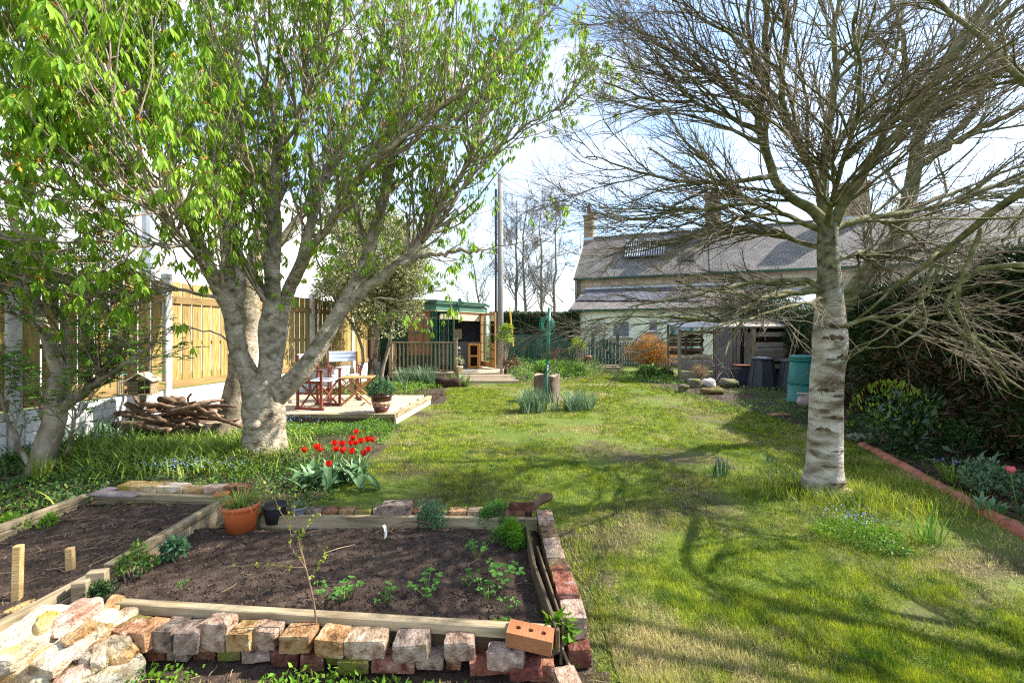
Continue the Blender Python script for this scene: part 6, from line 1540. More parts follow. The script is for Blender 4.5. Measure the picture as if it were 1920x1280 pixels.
# ---------------- the chestnut
base = G(496, 853)
ch = thing("chestnut_tree", "large chestnut with smooth grey forked trunk and fresh drooping leaves", "tree", tuple(base)); D1 = base.y
P = resample([W(496, 860, D1), W(496, 820, D1), W(497, 780, D1), W(497, 750, D1), W(500, 728, D1), W(503, 700, D1)], 18)
R = np.interp(np.linspace(0, 1, 18), [0, .1, .35, .6, .8, 1], [.34, .285, .24, .25, .235, .14])
tree_part("trunk", P, R, ch, M_['bark_ch'], 36, 5, .16, n=40)
CL = [
 ([(480, 745, D1), (462, 705, D1 - .1), (447, 655, 5.9), (434, 580, 5.8), (402, 523, 5.6), (377, 474, 5.4), (353, 417, 5.2), (337, 364, 5.1), (300, 300, 4.9), (255, 220, 4.7), (230, 100, 4.5), (225, -40, 4.4)], .15, .03),
 ([(500, 750, D1), (502, 700, D1), (506, 640, 6.1), (508, 590, 6.2), (512, 540, 6.2), (510, 470, 6.3), (515, 400, 6.4), (520, 330, 6.4), (521, 245, 6.5)], .17, .08),
 ([(505, 712, D1), (522, 640, 6.2), (530, 584, 6.3), (546, 533, 6.4), (576, 462, 6.5), (588, 393, 6.6), (603, 340, 6.7), (650, 260, 6.9), (700, 180, 7.1), (720, 40, 7.2)], .12, .03),
 ([(510, 745, D1), (544, 726, D1 - .05), (584, 685, D1), (625, 604, D1 + .1), (657, 556, 6.2), (686, 494, 6.3), (706, 429, 6.4), (722, 362, 6.5), (730, 290, 6.6), (760, 190, 6.7), (770, 40, 6.8)], .15, .03),
 ([(650, 570, 6.2), (706, 532, 6.2), (750, 497, 6.2), (790, 455, 6.2), (822, 400, 6.2), (838, 365, 6.2), (870, 325, 6.2), (900, 250, 6.3), (912, 150, 6.4)], .085, .025),
 ([(434, 575, 5.8), (428, 535, 5.9), (424, 462, 6.0), (418, 381, 6.1), (408, 300, 6.2), (395, 200, 6.3), (400, 60, 6.4)], .095, .03),
 ([(500, 560, 6.2), (480, 531, 6.4), (455, 494, 6.6), (440, 430, 6.8), (450, 330, 7.0), (445, 200, 7.1)], .07, .02),
 ([(546, 533, 6.4), (562, 508, 6.1), (617, 425, 5.8), (653, 360, 5.6), (695, 300, 5.4), (750, 262, 5.2), (820, 215, 5.0), (880, 160, 4.8)], .075, .02),
 ([(385, 480, 5.5), (346, 399, 5.0), (281, 382, 4.7), (225, 372, 4.5), (169, 368, 4.3), (127, 357, 4.2), (96, 335, 4.1), (60, 300, 4.0)], .045, .015),
 ([(402, 500, 5.6), (366, 458, 5.2), (309, 467, 4.9), (239, 452, 4.6), (140, 455, 4.3), (0, 450, 4.0)], .03, .01),
 ([(436, 590, 5.8), (416, 556, 5.6), (309, 540, 5.2), (239, 557, 5.0), (157, 543, 4.8), (60, 538, 4.6)], .03, .01),
 ([(750, 497, 6.2), (800, 478, 6.1), (850, 474, 6.0), (893, 467, 6.0)], .045, .03),
 ([(790, 455, 6.2), (850, 370, 6.0), (900, 310, 5.9), (960, 255, 5.9), (1010, 222, 5.8), (1060, 205, 5.8), (1100, 170, 5.8)], .03, .008),
 ([(660, 556, 6.2), (700, 560, 5.9), (760, 560, 5.7), (840, 540, 5.6)], .02, .008),
 ([(722, 362, 6.5), (800, 300, 6.6), (880, 200, 6.7), (960, 110, 6.8), (1030, 20, 6.8)], .035, .01),
 ([(337, 364, 5.1), (250, 330, 4.6), (160, 260, 4.2), (90, 170, 3.9), (30, 60, 3.7)], .04, .012),
 ([(402, 523, 5.6), (360, 470, 4.9), (300, 380, 4.2), (240, 260, 3.8), (200, 120, 3.6)], .035, .012),
 ([(893, 467, 6.0), (940, 462, 6.0), (985, 452, 6.0), (1040, 450, 6.0)], .012, .005),
 ([(520, 300, 6.4), (560, 220, 6.0), (600, 120, 5.6), (620, 0, 5.3)], .04, .015),
 ([(521, 250, 6.5), (505, 170, 6.3), (480, 90, 6.1), (470, -40, 6.0)], .045, .012),
 ([(515, 330, 6.4), (560, 250, 6.2), (575, 150, 6.0), (560, 10, 5.8)], .045, .012),
 ([(510, 420, 6.3), (470, 330, 5.8), (450, 220, 5.4), (440, 80, 5.1)], .045, .012),
 ([(377, 474, 5.4), (320, 420, 5.0), (230, 330, 4.8), (150, 200, 4.6), (120, 60, 4.5)], .04, .012),
 ([(447, 655, 5.9), (400, 620, 5.6), (330, 610, 5.3), (290, 650, 5.2), (250, 700, 5.2)], .015, .004),
 ([(600, 640, 6.1), (598, 590, 6.0), (606, 540, 5.9), (620, 500, 5.9)], .012, .004),
]
CLr = [limb(*l, n=22, jit=.014) for l in CL]
for i, (P, R) in enumerate(CLr): tree_part("limb", P, R * .80, ch, M_['bark_ch'], 20 if i < 8 else 9, i + 90, .14, collar=.45 if i < 8 else .3, n=60 if i < 8 else 0)
# burrs and a cut face on the trunk
for (px, py, r) in ((452, 650, .10), (476, 795, .09), (520, 243, .14), (893, 467, .05), (842, 362, .06)):
    c = W(px, py, D1 - .24 if py > 700 else (5.85 if py > 600 else 6.1 if px > 800 else 6.45)); V, F = rough_box(r * 1.6, r * 1.5, r * 1.6, (5, 5, 5), .5, .25, int(px)); part("burr", MB().add(V, F), ch, Matrix.Translation(c), M_['bark_ch'], smooth=True)
P1, R1 = stack(CLr, 14)
big = [0, 1, 2, 3, 4, 5, 6, 7, 8, 9, 10, 12, 14, 15, 16, 18, 19, 20, 21, 22]
P2, R2 = grow(P1[big], R1[big], 26, .26, 1.0, (14, 54), (.8, 1.9), 11, .07, (0, 0, .13), rk=.45, rend=.3, rmax=.018, shrink=.25, rmin=.008, flat=.7)
low = [8, 9, 10, 11, 12, 13, 17, 23, 24, 3, 4, 0, 22]
P2b, R2b = grow(P1[low], R1[low], 7, .3, 1.0, (30, 65), (.35, .9), 11, .10, (0, 0, .04), rk=.4, rend=.35, rmax=.012, shrink=.3, rmin=.005)
P3, R3 = grow(P2, R2, 6.5, .15, 1.0, (15, 55), (.3, .8), 7, .07, (0, 0, .13), rk=.6, rend=.45, rmax=.012, shrink=.4, rmin=.0045)
P3b, R3b = grow(P2b, R2b, 3.0, .2, 1.0, (20, 60), (.15, .45), 7, .10, (0, 0, .03), rk=.6, rend=.5, rmax=.008, shrink=.4, rmin=.004)
print('chestnut', len(P2), len(P2b), len(P3), len(P3b))
mass("branches", merge(tubes(P2, R2, 6), tubes(P2b, R2b, 5)), ch, M_['twig_ch'])
mass("twigs", merge(tubes(P3, R3, 4), tubes(P3b, R3b, 4)), ch, M_['twig_ch'])
# leaf clusters at shoot ends and nodes
def palmate(s=1.0, seed=0):
    g = np.random.default_rng(seed); V = []; F = []
    nl = 5 if seed % 3 else 6
    for k in range(nl):
        a = (k - (nl - 1) / 2) * .85 + g.normal(0, .12); tilt = g.uniform(.28, .62); ln = g.uniform(.75, 1.05) * s * (1 - .09 * abs(k - (nl - 1) / 2)); w = ln * g.uniform(.20, .28)
        d = np.array([math.cos(a) * math.sin(tilt), math.sin(a) * math.sin(tilt), -math.cos(tilt)]); b = np.array([-math.sin(a), math.cos(a), 0.]); o = np.cross(b, d)
        m2 = d * ln * .60 + np.array([0, 0, .02 * s]); tipv = d * ln + np.array([0, 0, -.05 * s])
        i = len(V); V += [np.zeros(3), m2 + b * w * .52 - o * w * .24, m2 + o * w * .10, m2 - b * w * .52 - o * w * .24, tipv]
        F += [(i, i + 1, i + 2), (i, i + 2, i + 3), (i + 1, i + 4, i + 2), (i + 2, i + 4, i + 3)]
    return np.array(V), np.array(F)
LV = [palmate(1.0, s) for s in range(6)]
def leaf_spots(P, R, k, t0):
    N = len(P); idx = np.repeat(np.arange(N), k); t = rng.uniform(t0, 1.0, len(idx)); t[::k] = 1.0
    p, tn = interp_on(P, idx, t); return p, tn
pa, ta = leaf_spots(P3, R3, 3, .25); pb_, tb_ = leaf_spots(P3b, R3b, 2, .4); pc, tc_ = leaf_spots(P2, R2, 2, .55); pd_, td_ = leaf_spots(P2b, R2b, 2, .5)
LP = np.concatenate([pa, pb_, pc, pd_]); LT = np.concatenate([ta, tb_, tc_, td_])
# small offsets: each leaf hangs from a short stalk
off = norm(rng.normal(size=LP.shape) * [1, 1, .4] + LT * .6); sl = U(.02, .09, len(LP))[:, None]; LB = LP + off * sl
px_ = LB[:, 0] / np.maximum(LB[:, 1], .1) * K + 960; py_ = HZ - (LB[:, 2] - CH) / np.maximum(LB[:, 1], .1) * K
keep = (rng.random(len(LP)) < np.where((py_ > 250) & (px_ < 330), .6, 1.0)) & (LB[:, 1] > 1.2)
LB, LP, LT, px_, py_ = LB[keep], LP[keep], LT[keep], px_[keep], py_[keep]
NL = len(LB); sz = (.055 + .095 * rng.random(NL) ** 1.2) * (1 + .55 * np.clip((650 - px_) / 650, 0, 1)); yaw = U(0, 6.28, NL); var = rng.integers(0, 6, NL); print('leaves', NL)
vis = (px_ > 0) & (px_ < 1920) & (py_ > 0) & (py_ < 1280)
rank = np.where(vis, sz / LB[:, 1], 0); order = np.argsort(-rank); near = order[:300]; rest = np.setdiff1d(np.arange(NL), near)
vme = []
for V, F in LV: vme.append(mesh_np("leaf", V, F, True, M_['l_chest']))
for i in near:
    o = part("leaf", vme[var[i]], ch, Matrix.Translation(Vector(LB[i])) @ Matrix.Rotation(yaw[i], 4, 'Z') @ Matrix.Scale(sz[i], 4))
Vs, Fs = [], []
for v in range(6):
    ii = rest[var[rest] == v]; V, F = LV[v]; c, s = np.cos(yaw[ii])[:, None], np.sin(yaw[ii])[:, None]
    X = V[None, :, 0] * c - V[None, :, 1] * s; Y = V[None, :, 0] * s + V[None, :, 1] * c
    VV = np.stack([X, Y, np.broadcast_to(V[None, :, 2], X.shape)], -1) * sz[ii][:, None, None] + LB[ii][:, None]
    FF = F[None] + (np.arange(len(ii)) * len(V))[:, None, None]; Vs.append(VV.reshape(-1, 3)); Fs.append(FF.reshape(-1, 3))
mass("foliage", merge(*zip(Vs, Fs)), ch, M_['l_chest'])
SP = np.stack([LP, LB], 1); mass("leaf_stalks", tubes(SP, np.full((NL, 2), .0016), 3), ch, M_['stem'])
# orange bud scales at the shoot tips
tips = np.concatenate([P3[:, -1], P2[:, -1]]); tips = tips[rng.random(len(tips)) < .45]; n = len(tips) * 6
p = np.repeat(tips, 6, 0); d = rdir(n, .6)
mass("bud_scales", leafs(p, d, rdir(n), U(.02, .055, n), U(.012, .022, n)), ch, M_['l_bud'])

# ---------------- trunk behind the chestnut
b2 = Gy(438, 7.6)
t2_ = thing("pollard_tree", "smooth leaning grey trunk standing behind the chestnut near the fence", "tree", tuple(b2))
TT = [([(432, 815, 7.6), (436, 770, 7.6), (452, 700, 7.6), (464, 620, 7.6), (466, 560, 7.6), (470, 500, 7.6)], .25, .14), ([(466, 570, 7.6), (440, 500, 7.8), (425, 420, 8.0), (410, 300, 8.1), (390, 150, 8.2)], .11, .03),
      ([(470, 510, 7.6), (495, 430, 7.7), (500, 330, 7.8), (520, 200, 7.9), (530, 50, 8.0)], .12, .03), ([(470, 520, 7.6), (540, 440, 7.8), (600, 350, 8.0), (650, 220, 8.2), (670, 80, 8.3)], .08, .03)]
TTr = [limb(*l, n=18, jit=.02) for l in TT]
for i, (P, R) in enumerate(TTr): tree_part("trunk" if i == 0 else "limb", P, R, t2_, M_['bark_ch'], 16, i + 120, .07)
P1, R1 = stack(TTr[1:], 14); P2, R2 = grow(P1, R1, 26, .2, 1.0, (12, 45), (.9, 2.0), 10, .07, (0, 0, .14), rk=.4, rend=.3, rmax=.02, rmin=.007)
P3, R3 = grow(P2, R2, 4, .2, 1, (15, 45), (.3, .8), 6, .08, (0, 0, .1), rk=.6, rend=.5, rmin=.004)
mass("branches", tubes(P2, R2, 5), t2_, M_['twig_ch']); mass("twigs", tubes(P3, R3, 3), t2_, M_['twig_ch'])

# ---------------- small multi-stemmed tree in the near border
b3 = G(78, 888)
st = thing("young_maple", "small multi-stemmed tree with cut green leaves in the near border", "tree", tuple(b3)); d3 = b3.y
ML_ = [([(75, 892, d3), (84, 850, d3), (102, 790, d3), (108, 750, d3), (110, 710, d3)], .12, .10), ([(108, 745, d3), (104, 690, d3), (93, 640, d3), (62, 560, d3 + .1), (38, 480, d3 + .2), (20, 380, d3 + .3)], .075, .03),
       ([(110, 770, d3), (135, 755, d3), (165, 725, d3), (205, 690, d3 - .1), (232, 640, d3 - .1), (255, 560, d3 - .1)], .06, .018), ([(150, 742, d3), (190, 712, d3 - .2), (235, 685, d3 - .3), (262, 658, d3 - .4)], .04, .022),
       ([(108, 720, d3), (128, 660, d3 + .2), (118, 600, d3 + .3), (90, 540, d3 + .4), (70, 460, d3 + .5)], .05, .018), ([(93, 640, d3), (60, 600, d3 - .3), (20, 570, d3 - .5), (-40, 540, d3 - .6)], .025, .01),
       ([(165, 725, d3), (160, 640, d3 + .1), (175, 560, d3 + .2), (150, 480, d3 + .3)], .03, .01), ([(205, 690, d3 - .1), (215, 620, d3 - .1), (190, 540, d3), (200, 470, d3)], .03, .01),
       ([(60, 890, d3 - .1), (30, 820, d3 - .1), (5, 760, d3 - .1), (-20, 690, d3 - .2)], .03, .01), ([(85, 870, d3), (75, 780, d3 + .2), (70, 700, d3 + .2), (30, 640, d3 + .2)], .02, .008), ([(125, 850, d3), (140, 790, d3 - .2), (130, 720, d3 - .2), (150, 650, d3 - .2)], .018, .007)]
MLr = [limb(*l, n=16, jit=.012) for l in ML_]
for i, (P, R) in enumerate(MLr): tree_part("trunk" if i == 0 else "limb", P, R, st, M_['bark_sm'], 14 if i < 3 else 8, i + 150, .1)
P1, R1 = stack(MLr[1:], 14); P2, R2 = grow(P1, R1, 13, .25, 1.0, (20, 60), (.4, 1.1), 9, .10, (0, 0, .08), rk=.45, rend=.35, rmax=.012, rmin=.004)
P3, R3 = grow(P2, R2, 8, .2, 1, (20, 55), (.15, .45), 6, .12, (0, 0, .04), rk=.6, rend=.5, rmin=.0022)
mass("branches", tubes(P2, R2, 5), st, M_['bark_sm']); mass("twigs", tubes(P3, R3, 3), st, M_['twig_b'])
pp, tt = leaf_spots(P3, R3, 2, .3); pp = pp[rng.random(len(pp)) < .95]; pp = np.repeat(pp, 5, 0); n = len(pp); a = np.tile(np.linspace(-1.1, 1.1, 5), n // 5); yw = np.repeat(U(0, 6.28, n // 5), 5) + a
d = np.stack([np.cos(yw), np.sin(yw), np.full(n, -.35)], -1); mass("foliage", leafs(pp, d, np.tile([[0, 0, 1.]], (n, 1)) + rng.normal(0, .25, (n, 3)), U(.05, .085, n) * (1 - .25 * np.abs(a)), U(.016, .026, n)), st, M_['l_acer'])

# ---------------- variegated evergreen by the summerhouse
b4 = Gy(722, 12.6)
hy = thing("variegated_holly", "large variegated evergreen bush overhanging the summerhouse corner", "bush", tuple(b4))
for i, (dx, r) in enumerate(((-.15, .08), (.12, .06), (-.5, .05))):
    P = resample([(b4.x + dx - .3, 12.5, 0), (b4.x + dx, 12.6, 1.2), (b4.x + dx * 3, 12.6, 2.6), (b4.x + dx * 4, 12.6, 4)], 12, .02); tree_part("trunk", P, np.linspace(r, r * .4, 12), hy, M_['bark_sm'], 8, i)
cl = []
for i in range(120):
    v = rdir(1)[0] * rng.uniform(.45, 1) ; c = np.array([b4.x - .35, 12.6, 3.6]) + v * [1.6, 1.5, 2.1]
    if c[2] < 1.6: c[2] = 1.6 + rng.random() * .3
    cl.append(c)
cl = np.array(cl); n = 52000; ci = rng.integers(0, len(cl), n); v = rdir(n) * rng.uniform(.3, 1, (n, 1)) ** .4 * [.42, .42, .36]
p = cl[ci] + v; mass("foliage", leafs(p, norm(v + rdir(n) * .3), rdir(n, .8), U(.05, .095, n), U(.03, .052, n)), hy, M_['l_holly'])
P = np.stack([np.tile([[b4.x, 12.6, 2.2]], (120, 1)), (cl + [b4.x, 12.6, 2.2]) / 2 + rng.normal(0, .1, (120, 3)), cl], 1); mass("branches", tubes(P, np.tile([[.03, .02, .008]], (120, 1)), 4), hy, M_['bark_sm'])
# ================================================================ PLANTS AND GRASS
# ---- lawn
def lawn_blades():
    n = 820000
    inv = rng.random(n) * (1 / 1.6 - 1 / 19) + 1 / 19; y = 1 / inv; x = U(-1.2, 1.2, n) * y
    m_ = 480000; y = np.concatenate([y, U(4.5, 19, m_)]); x = np.concatenate([x, U(-2.6, 5.4, m_)]); n = len(x)
    ok = (x > lawn_left(y) + vn2(x, y, 1.5, 4) * .08) & (x < lawn_right(y) + vn2(x, y, 1.2, 9) * .07) & ~((x < .5) & (y < 3.72) )
    x, y = x[ok], y[ok]
    bare = vn2(x, y, .85, 31, 4); fine = vn2(x, y, 5, 33, 2)
    dens = np.clip(1.0 - np.clip((bare - .10) * 3.6, 0, .9) + fine * .75, .04, 1)
    ok = rng.random(len(x)) < dens; x, y, bare, fine = x[ok], y[ok], bare[ok], fine[ok]; n = len(x); print('blades', n)
    lod = np.maximum(1, y / 3.2); clump = vn2(x, y, 5.0, 41, 3)
    h = U(.015, .040, n) * (1 + .75 * clump) * np.where(y > 6, 1.15, 1); w = U(.0022, .0046, n) * lod ** .85
    a = U(0, 6.283, n); lean = U(.1, .95, n); z = gz(x, y) + .006
    tip = np.stack([x + np.cos(a) * h * np.sin(lean), y + np.sin(a) * h * np.sin(lean), z + h * np.cos(lean)], -1); b = a + np.pi / 2 + rng.normal(0, .4, n)
    bx, by = np.cos(b) * w / 2, np.sin(b) * w / 2
    V = np.stack([np.stack([x - bx, y - by, z], -1), np.stack([x + bx, y + by, z], -1), tip], 1).reshape(-1, 3)
    tint = np.clip((vn2(x, y, 1.3, 51, 4) * 1.9 + vn2(x, y, 9, 55, 2) * .6 - .06 + bare * .9) + rng.normal(0, .34, n), 0, 1) * .9
    tint = np.where(y > 7.5, tint * .7, tint)
    return V, np.arange(3 * n).reshape(-1, 3), np.repeat(tint, 3)
V, F, tn = lawn_blades(); solo("lawn_grass", mesh_np("lawn_grass", V, F, False, M_['grass'], tn), None, kind='stuff')

def clump_mesh(pts, nper, h, w, lean, bend, r, nseg=4, prof=None, wj=.35):
    pts = np.asarray(pts, float); n = len(pts) * nper; b = np.repeat(pts, nper, 0); a = U(0, 6.283, n); rr = r * np.sqrt(rng.random(n))
    b = b + np.stack([np.cos(a) * rr, np.sin(a) * rr, np.zeros(n)], -1); a2 = a + rng.normal(0, .7, n)
    return strips(b, a2, U(h * .55, h * 1.15, n), U(w * (1 - wj), w * (1 + wj), n), U(*lean, n), U(*bend, n), nseg, prof)
def plant(name, label, cat_, VF, m, group=None):
    me, Mx = centred(*VF, name, m); return solo(name, me, None, label, cat_, Mx, group)
# longer grass round the birch and along the edges
def tuft_zone(name, n, xf, yf, h, w, m, tint=0.0, mask=None, lean=(.1, .8), bend=(.2, 1.1), nseg=3):
    x, y = xf(n), yf(n)
    if mask is not None: k = mask(x, y); x, y = x[k], y[k]
    n = len(x); P = np.stack([x, y, gz(x, y) - .004], -1)
    V, F = strips(P, U(0, 6.28, n), U(h * .5, h * 1.2, n), U(w * .6, w * 1.3, n), U(*lean, n), U(*bend, n), nseg)
    return solo(name, mesh_np(name, V, F, False, m, np.clip(np.repeat(rng.normal(tint, .12, n), (nseg + 1) * 2), 0, 1)), None, kind='stuff')
bx_, by_ = birch.location.x, birch.location.y
tuft_zone("long_grass", 5200, lambda n: bx_ + .25 + rng.normal(0, .38, n), lambda n: by_ - .12 + rng.normal(0, .28, n), .17, .0045, M_['grass'])
tuft_zone("long_grass", 2600, lambda n: bx_ - .1 + rng.normal(0, .5, n), lambda n: by_ + .3 + rng.normal(0, .3, n), .11, .0045, M_['grass'])
tuft_zone("edge_grass", 4200, lambda n: U(.36, .6, n), lambda n: U(1.5, 3.6, n), .045, .0032, M_['grass'], .15)
tuft_zone("edge_grass", 3200, lambda n: U(-2.0, .3, n), lambda n: U(3.68, 3.95, n), .075, .004, M_['grass'], .05)
tuft_zone("front_grass", 2600, lambda n: U(-2.3, .5, n), lambda n: U(1.55, 2.07, n), .06, .003, M_['grass'], .45, mask=lambda x, y: vn2(x, y, 3, 77, 2) > -.05)
# pale thatch lying in the lawn
n = 26000; inv = rng.random(n) * (1 / 1.6 - 1 / 9) + 1 / 9; y = 1 / inv; x = U(-1.1, 1.1, n) * y; ok = (x > lawn_left(y)) & (x < lawn_right(y)) & (vn2(x, y, 1.3, 51, 4) + rng.normal(0, .2, n) > 0.0) & ~((x < .5) & (y < 3.7)); x, y = x[ok], y[ok]; n = len(x)
a = U(0, 3.14, n); P = np.zeros((n, 3, 3)); ln = U(.02, .06, n); P[:, 0] = np.stack([x, y, gz(x, y) + U(.004, .02, n)], -1)
for i in (1, 2): a = a + rng.normal(0, .3, n); P[:, i] = P[:, i - 1] + np.stack([np.cos(a), np.sin(a), rng.normal(0, .15, n)], -1) * ln[:, None] / 2
V, F = tubes(P, np.full((n, 3), .0009) * np.maximum(1, y / 4)[:, None], 3); solo("thatch", mesh_np("thatch", V, F, False, M_['straw']), None, kind='stuff')

# ---- daffodil clumps
q = G(1008, 770)
plant("daffodil_clump", "spiky grey-green daffodil leaves in front of the clothes pole", "daffodil clump", clump_mesh([(q.x - .12 + rng.normal(0, .2), q.y + rng.normal(0, .14), 0) for _ in range(15)], 20, .48, .019, (0, .45), (.1, .7), .09, 5), M_['l_daff'])
q = G(1078, 768)
plant("daffodil_clump", "spreading daffodil leaves on the sunny side of the clothes pole", "daffodil clump", clump_mesh([(q.x + rng.normal(0, .2), q.y + .05 + rng.normal(0, .14), 0) for _ in range(14)], 18, .43, .017, (0, .6), (.2, .9), .09, 5), M_['l_daff'])
def daffodil(px, py, d, label):
    c = W(px, py, d); t = thing("daffodil", label, "daffodil", (c.x, c.y, 0)); part("stem", MB().tube([(c.x, c.y, 0), tuple(c)], .004, 4), t, None, M_['stem'])
    n = 6; a = np.arange(n) * 1.047; dd = np.stack([np.cos(a), -.3 * np.ones(n), np.sin(a)], -1); V, F = leafs(np.tile(np.array(c), (n, 1)), dd, np.tile([[0, -1., 0]], (n, 1)), np.full(n, .045), np.full(n, .028)); part("petals", mesh_np("petals", V - np.array(c), F), t, Matrix.Translation(c), M_['f_yellow'])
    part("trumpet", MB().lathe([(.012, 0), (.014, .02), (.022, .035), (.001, .01)], 8), t, Matrix.Translation(c) @ Matrix.Rotation(math.radians(100), 4, 'X'), M_['l_bud'])
daffodil(1092, 714, 10.0, "lone yellow daffodil above the spreading clump"); daffodil(1131, 748, 9.6, "yellow daffodil flower low in the open lawn")
for (px, py, n_, h, lb) in ((1352, 892, 34, .20, "thin dark tuft of bulb leaves in the sunlit lawn"), (1443, 872, 14, .17, "sparse upright bulb leaves between the tuft and birch"), (1745, 1015, 26, .30, "tall green bulb leaves in shade near the terracotta edging"), (1500, 905, 26, .14, "short leaf tuft at the shaded foot of the birch")):
    q = G(px, py); plant("bulb_tuft", lb, "bulb leaves", clump_mesh([(q.x, q.y, 0)], n_, h, .011, (0, .45), (.1, .6), .09, 5), M_['l_blue'] if px < 1700 else M_['l_green'], "bulb leaf tufts in the lawn")

# ---- tulips
tl = [(570, 841), (594, 836), (600, 841), (628, 828), (642, 830), (630, 840), (642, 843), (668, 807), (661, 819), (658, 828), (666, 828), (677, 824), (690, 822), (698, 822), (660, 844), (681, 848), (691, 840)]
def tulip_head(r, h, n=6, open_=.0):
    V = []; F = []
    for k in range(n):
        a = k * 2 * math.pi / n + (.0 if k % 2 else .05); rr = r * (1.0 if k % 2 else .92); m = 4
        for i in range(5):
            t = i / 4; rad = rr * (math.sin(min(t * 1.25, 1) * math.pi / 2)) * (1 - .35 * max(0, t - .55) / .45 + open_ * t); wd = rr * 1.25 * math.sin(math.pi * (t * .82 + .08)); z = h * t
            for s in (-1, 0, 1):
                aa = a + s * wd / max(rad, rr * .35) * .5; V.append((rad * math.cos(aa), rad * math.sin(aa), z - (.01 * r if s == 0 else 0)))
        b = k * 15
        for i in range(4):
            for s in range(2): F.append((b + i * 3 + s, b + i * 3 + s + 1, b + (i + 1) * 3 + s + 1, b + (i + 1) * 3 + s))
    return np.array(V), F
TH = []
for i in range(4):
    V, F = tulip_head(.035, .068, open_=.12 * i); me = bpy.data.meshes.new("flower"); me.from_pydata(V.tolist(), [], F); me.polygons.foreach_set('use_smooth', np.ones(len(F), bool)); me.update(); me.materials.append(M_['f_red']); TH.append(me)
def tulip(px, py, d, base, label, group, head=None, sc=1.0, hm=None, nl=4, ll=.26):
    c = W(px, py + 8, d); t = thing("tulip", label, "tulip", (base[0], base[1], 0), group)
    mid = Vector(((c.x + base[0]) / 2 + rng.normal(0, .01), (c.y + base[1]) / 2, c.z * .5))
    part("stem", MB().tube(resample([(base[0], base[1], 0), tuple(mid), tuple(c)], 7), .0042, 5), t, None, M_['stem'])
    if head is None: head = TH[rng.integers(0, 4)]
    part("flower", head, t, Matrix.Translation(c) @ Matrix.Rotation(rng.uniform(-.35, .35), 4, 'X') @ Matrix.Rotation(rng.uniform(0, 6), 4, 'Z') @ Matrix.Scale(sc * rng.uniform(.9, 1.12), 4), hm)
    n = nl; s_ = np.linspace(0, 1, 8); prof = np.sin(np.pi * (s_ * .93 + .05)) ** .8 * .5
    V, F = strips(np.tile([[base[0], base[1], .0]], (n, 1)) + rng.normal(0, .01, (n, 3)) * [1, 1, 0], U(0, 6.28, n), U(ll * .75, ll * 1.2, n), U(.045, .075, n), U(.15, .6, n), U(.4, 1.5, n), 7, prof)
    V = V.reshape(n, 8, 2, 3); V = np.stack([V[:, :, 0], V.mean(2) - [0, 0, .006], V[:, :, 1]], 2)
    for i in range(n):
        Fq = [(j * 3 + k, j * 3 + k + 1, (j + 1) * 3 + k + 1, (j + 1) * 3 + k) for j in range(7) for k in range(2)]; b0 = V[i, 0, 1]
        part("leaf", mesh_np("leaf", V[i].reshape(-1, 3) - b0, np.array(Fq), True, M_['l_tulip']), t, Matrix.Translation(Vector(b0)))
cx, cy = G(640, 905).x, G(640, 905).y
for i, (px, py) in enumerate(tl):
    d = 4.95 + (853 - py) * .006 + rng.uniform(-.05, .05); X = (px - 960) / K * d
    lb = "red tulip standing out at the pole side of the clump, away from the others" if i == 0 else "one of two touching red tulips beside the outermost flower" if i in (1, 2) else "topmost red tulip of the clump" if i == 7 else "red tulip in the dense middle of the clump"
    if i == 0: lb = "outermost red tulip, nearest the chestnut trunk"
    g = "red tulips packed in the clump" if i not in (0, 7) else None
    if i in (1, 2): g = "pair of touching red tulips"
    tulip(px, py, d, (cx + (X - cx) * .75, cy + .0 + (d - 5.0) * .5 + rng.uniform(-.12, .12)), lb, g)
V, F = tulip_head(.024, .055, open_=-.1)
tulip(617, 868, 4.65, ((617 - 960) / K * 4.65, 4.6), "short orange-red tulip in front of and below the clump", None, TH[1], .95)
for i in range(13):
    bx2, by2 = cx + rng.normal(-.02, .24), cy - .12 + rng.normal(0, .13); n = 4; s_ = np.linspace(0, 1, 8); prof = np.sin(np.pi * (s_ * .93 + .05)) ** .8 * .5
    V, F = strips(np.tile([[bx2, by2, .0]], (n, 1)), U(0, 6.28, n), U(.2, .3, n), U(.05, .08, n), U(.3, .8, n), U(.5, 1.4, n), 7, prof)
    V = V.reshape(n, 8, 2, 3); V = np.stack([V[:, :, 0], V.mean(2) - [0, 0, .007], V[:, :, 1]], 2); t = thing("tulip_leaves", "broad flowerless tulip leaves at the foot of the red clump", "tulip leaves", (bx2, by2, 0), "leafy tulip plants without flowers")
    for k in range(n):
        Fq = [(j * 3 + s, j * 3 + s + 1, (j + 1) * 3 + s + 1, (j + 1) * 3 + s) for j in range(7) for s in range(2)]
        part("leaf", mesh_np("leaf", V[k].reshape(-1, 3) - [bx2, by2, 0], np.array(Fq), True, M_['l_tulip']), t, Matrix.Translation((bx2, by2, 0)))
q = G(1895, 965); V, F = tulip_head(.040, .066); me = bpy.data.meshes.new("flower"); me.from_pydata(V.tolist(), [], F); me.update(); me.polygons.foreach_set('use_smooth', np.ones(len(F), bool)); me.materials.append(M_['f_pink'])
tulip(1896, 880, q.y, (q.x + .08, q.y), "single pink tulip in the shady border", None, me, 1.0)

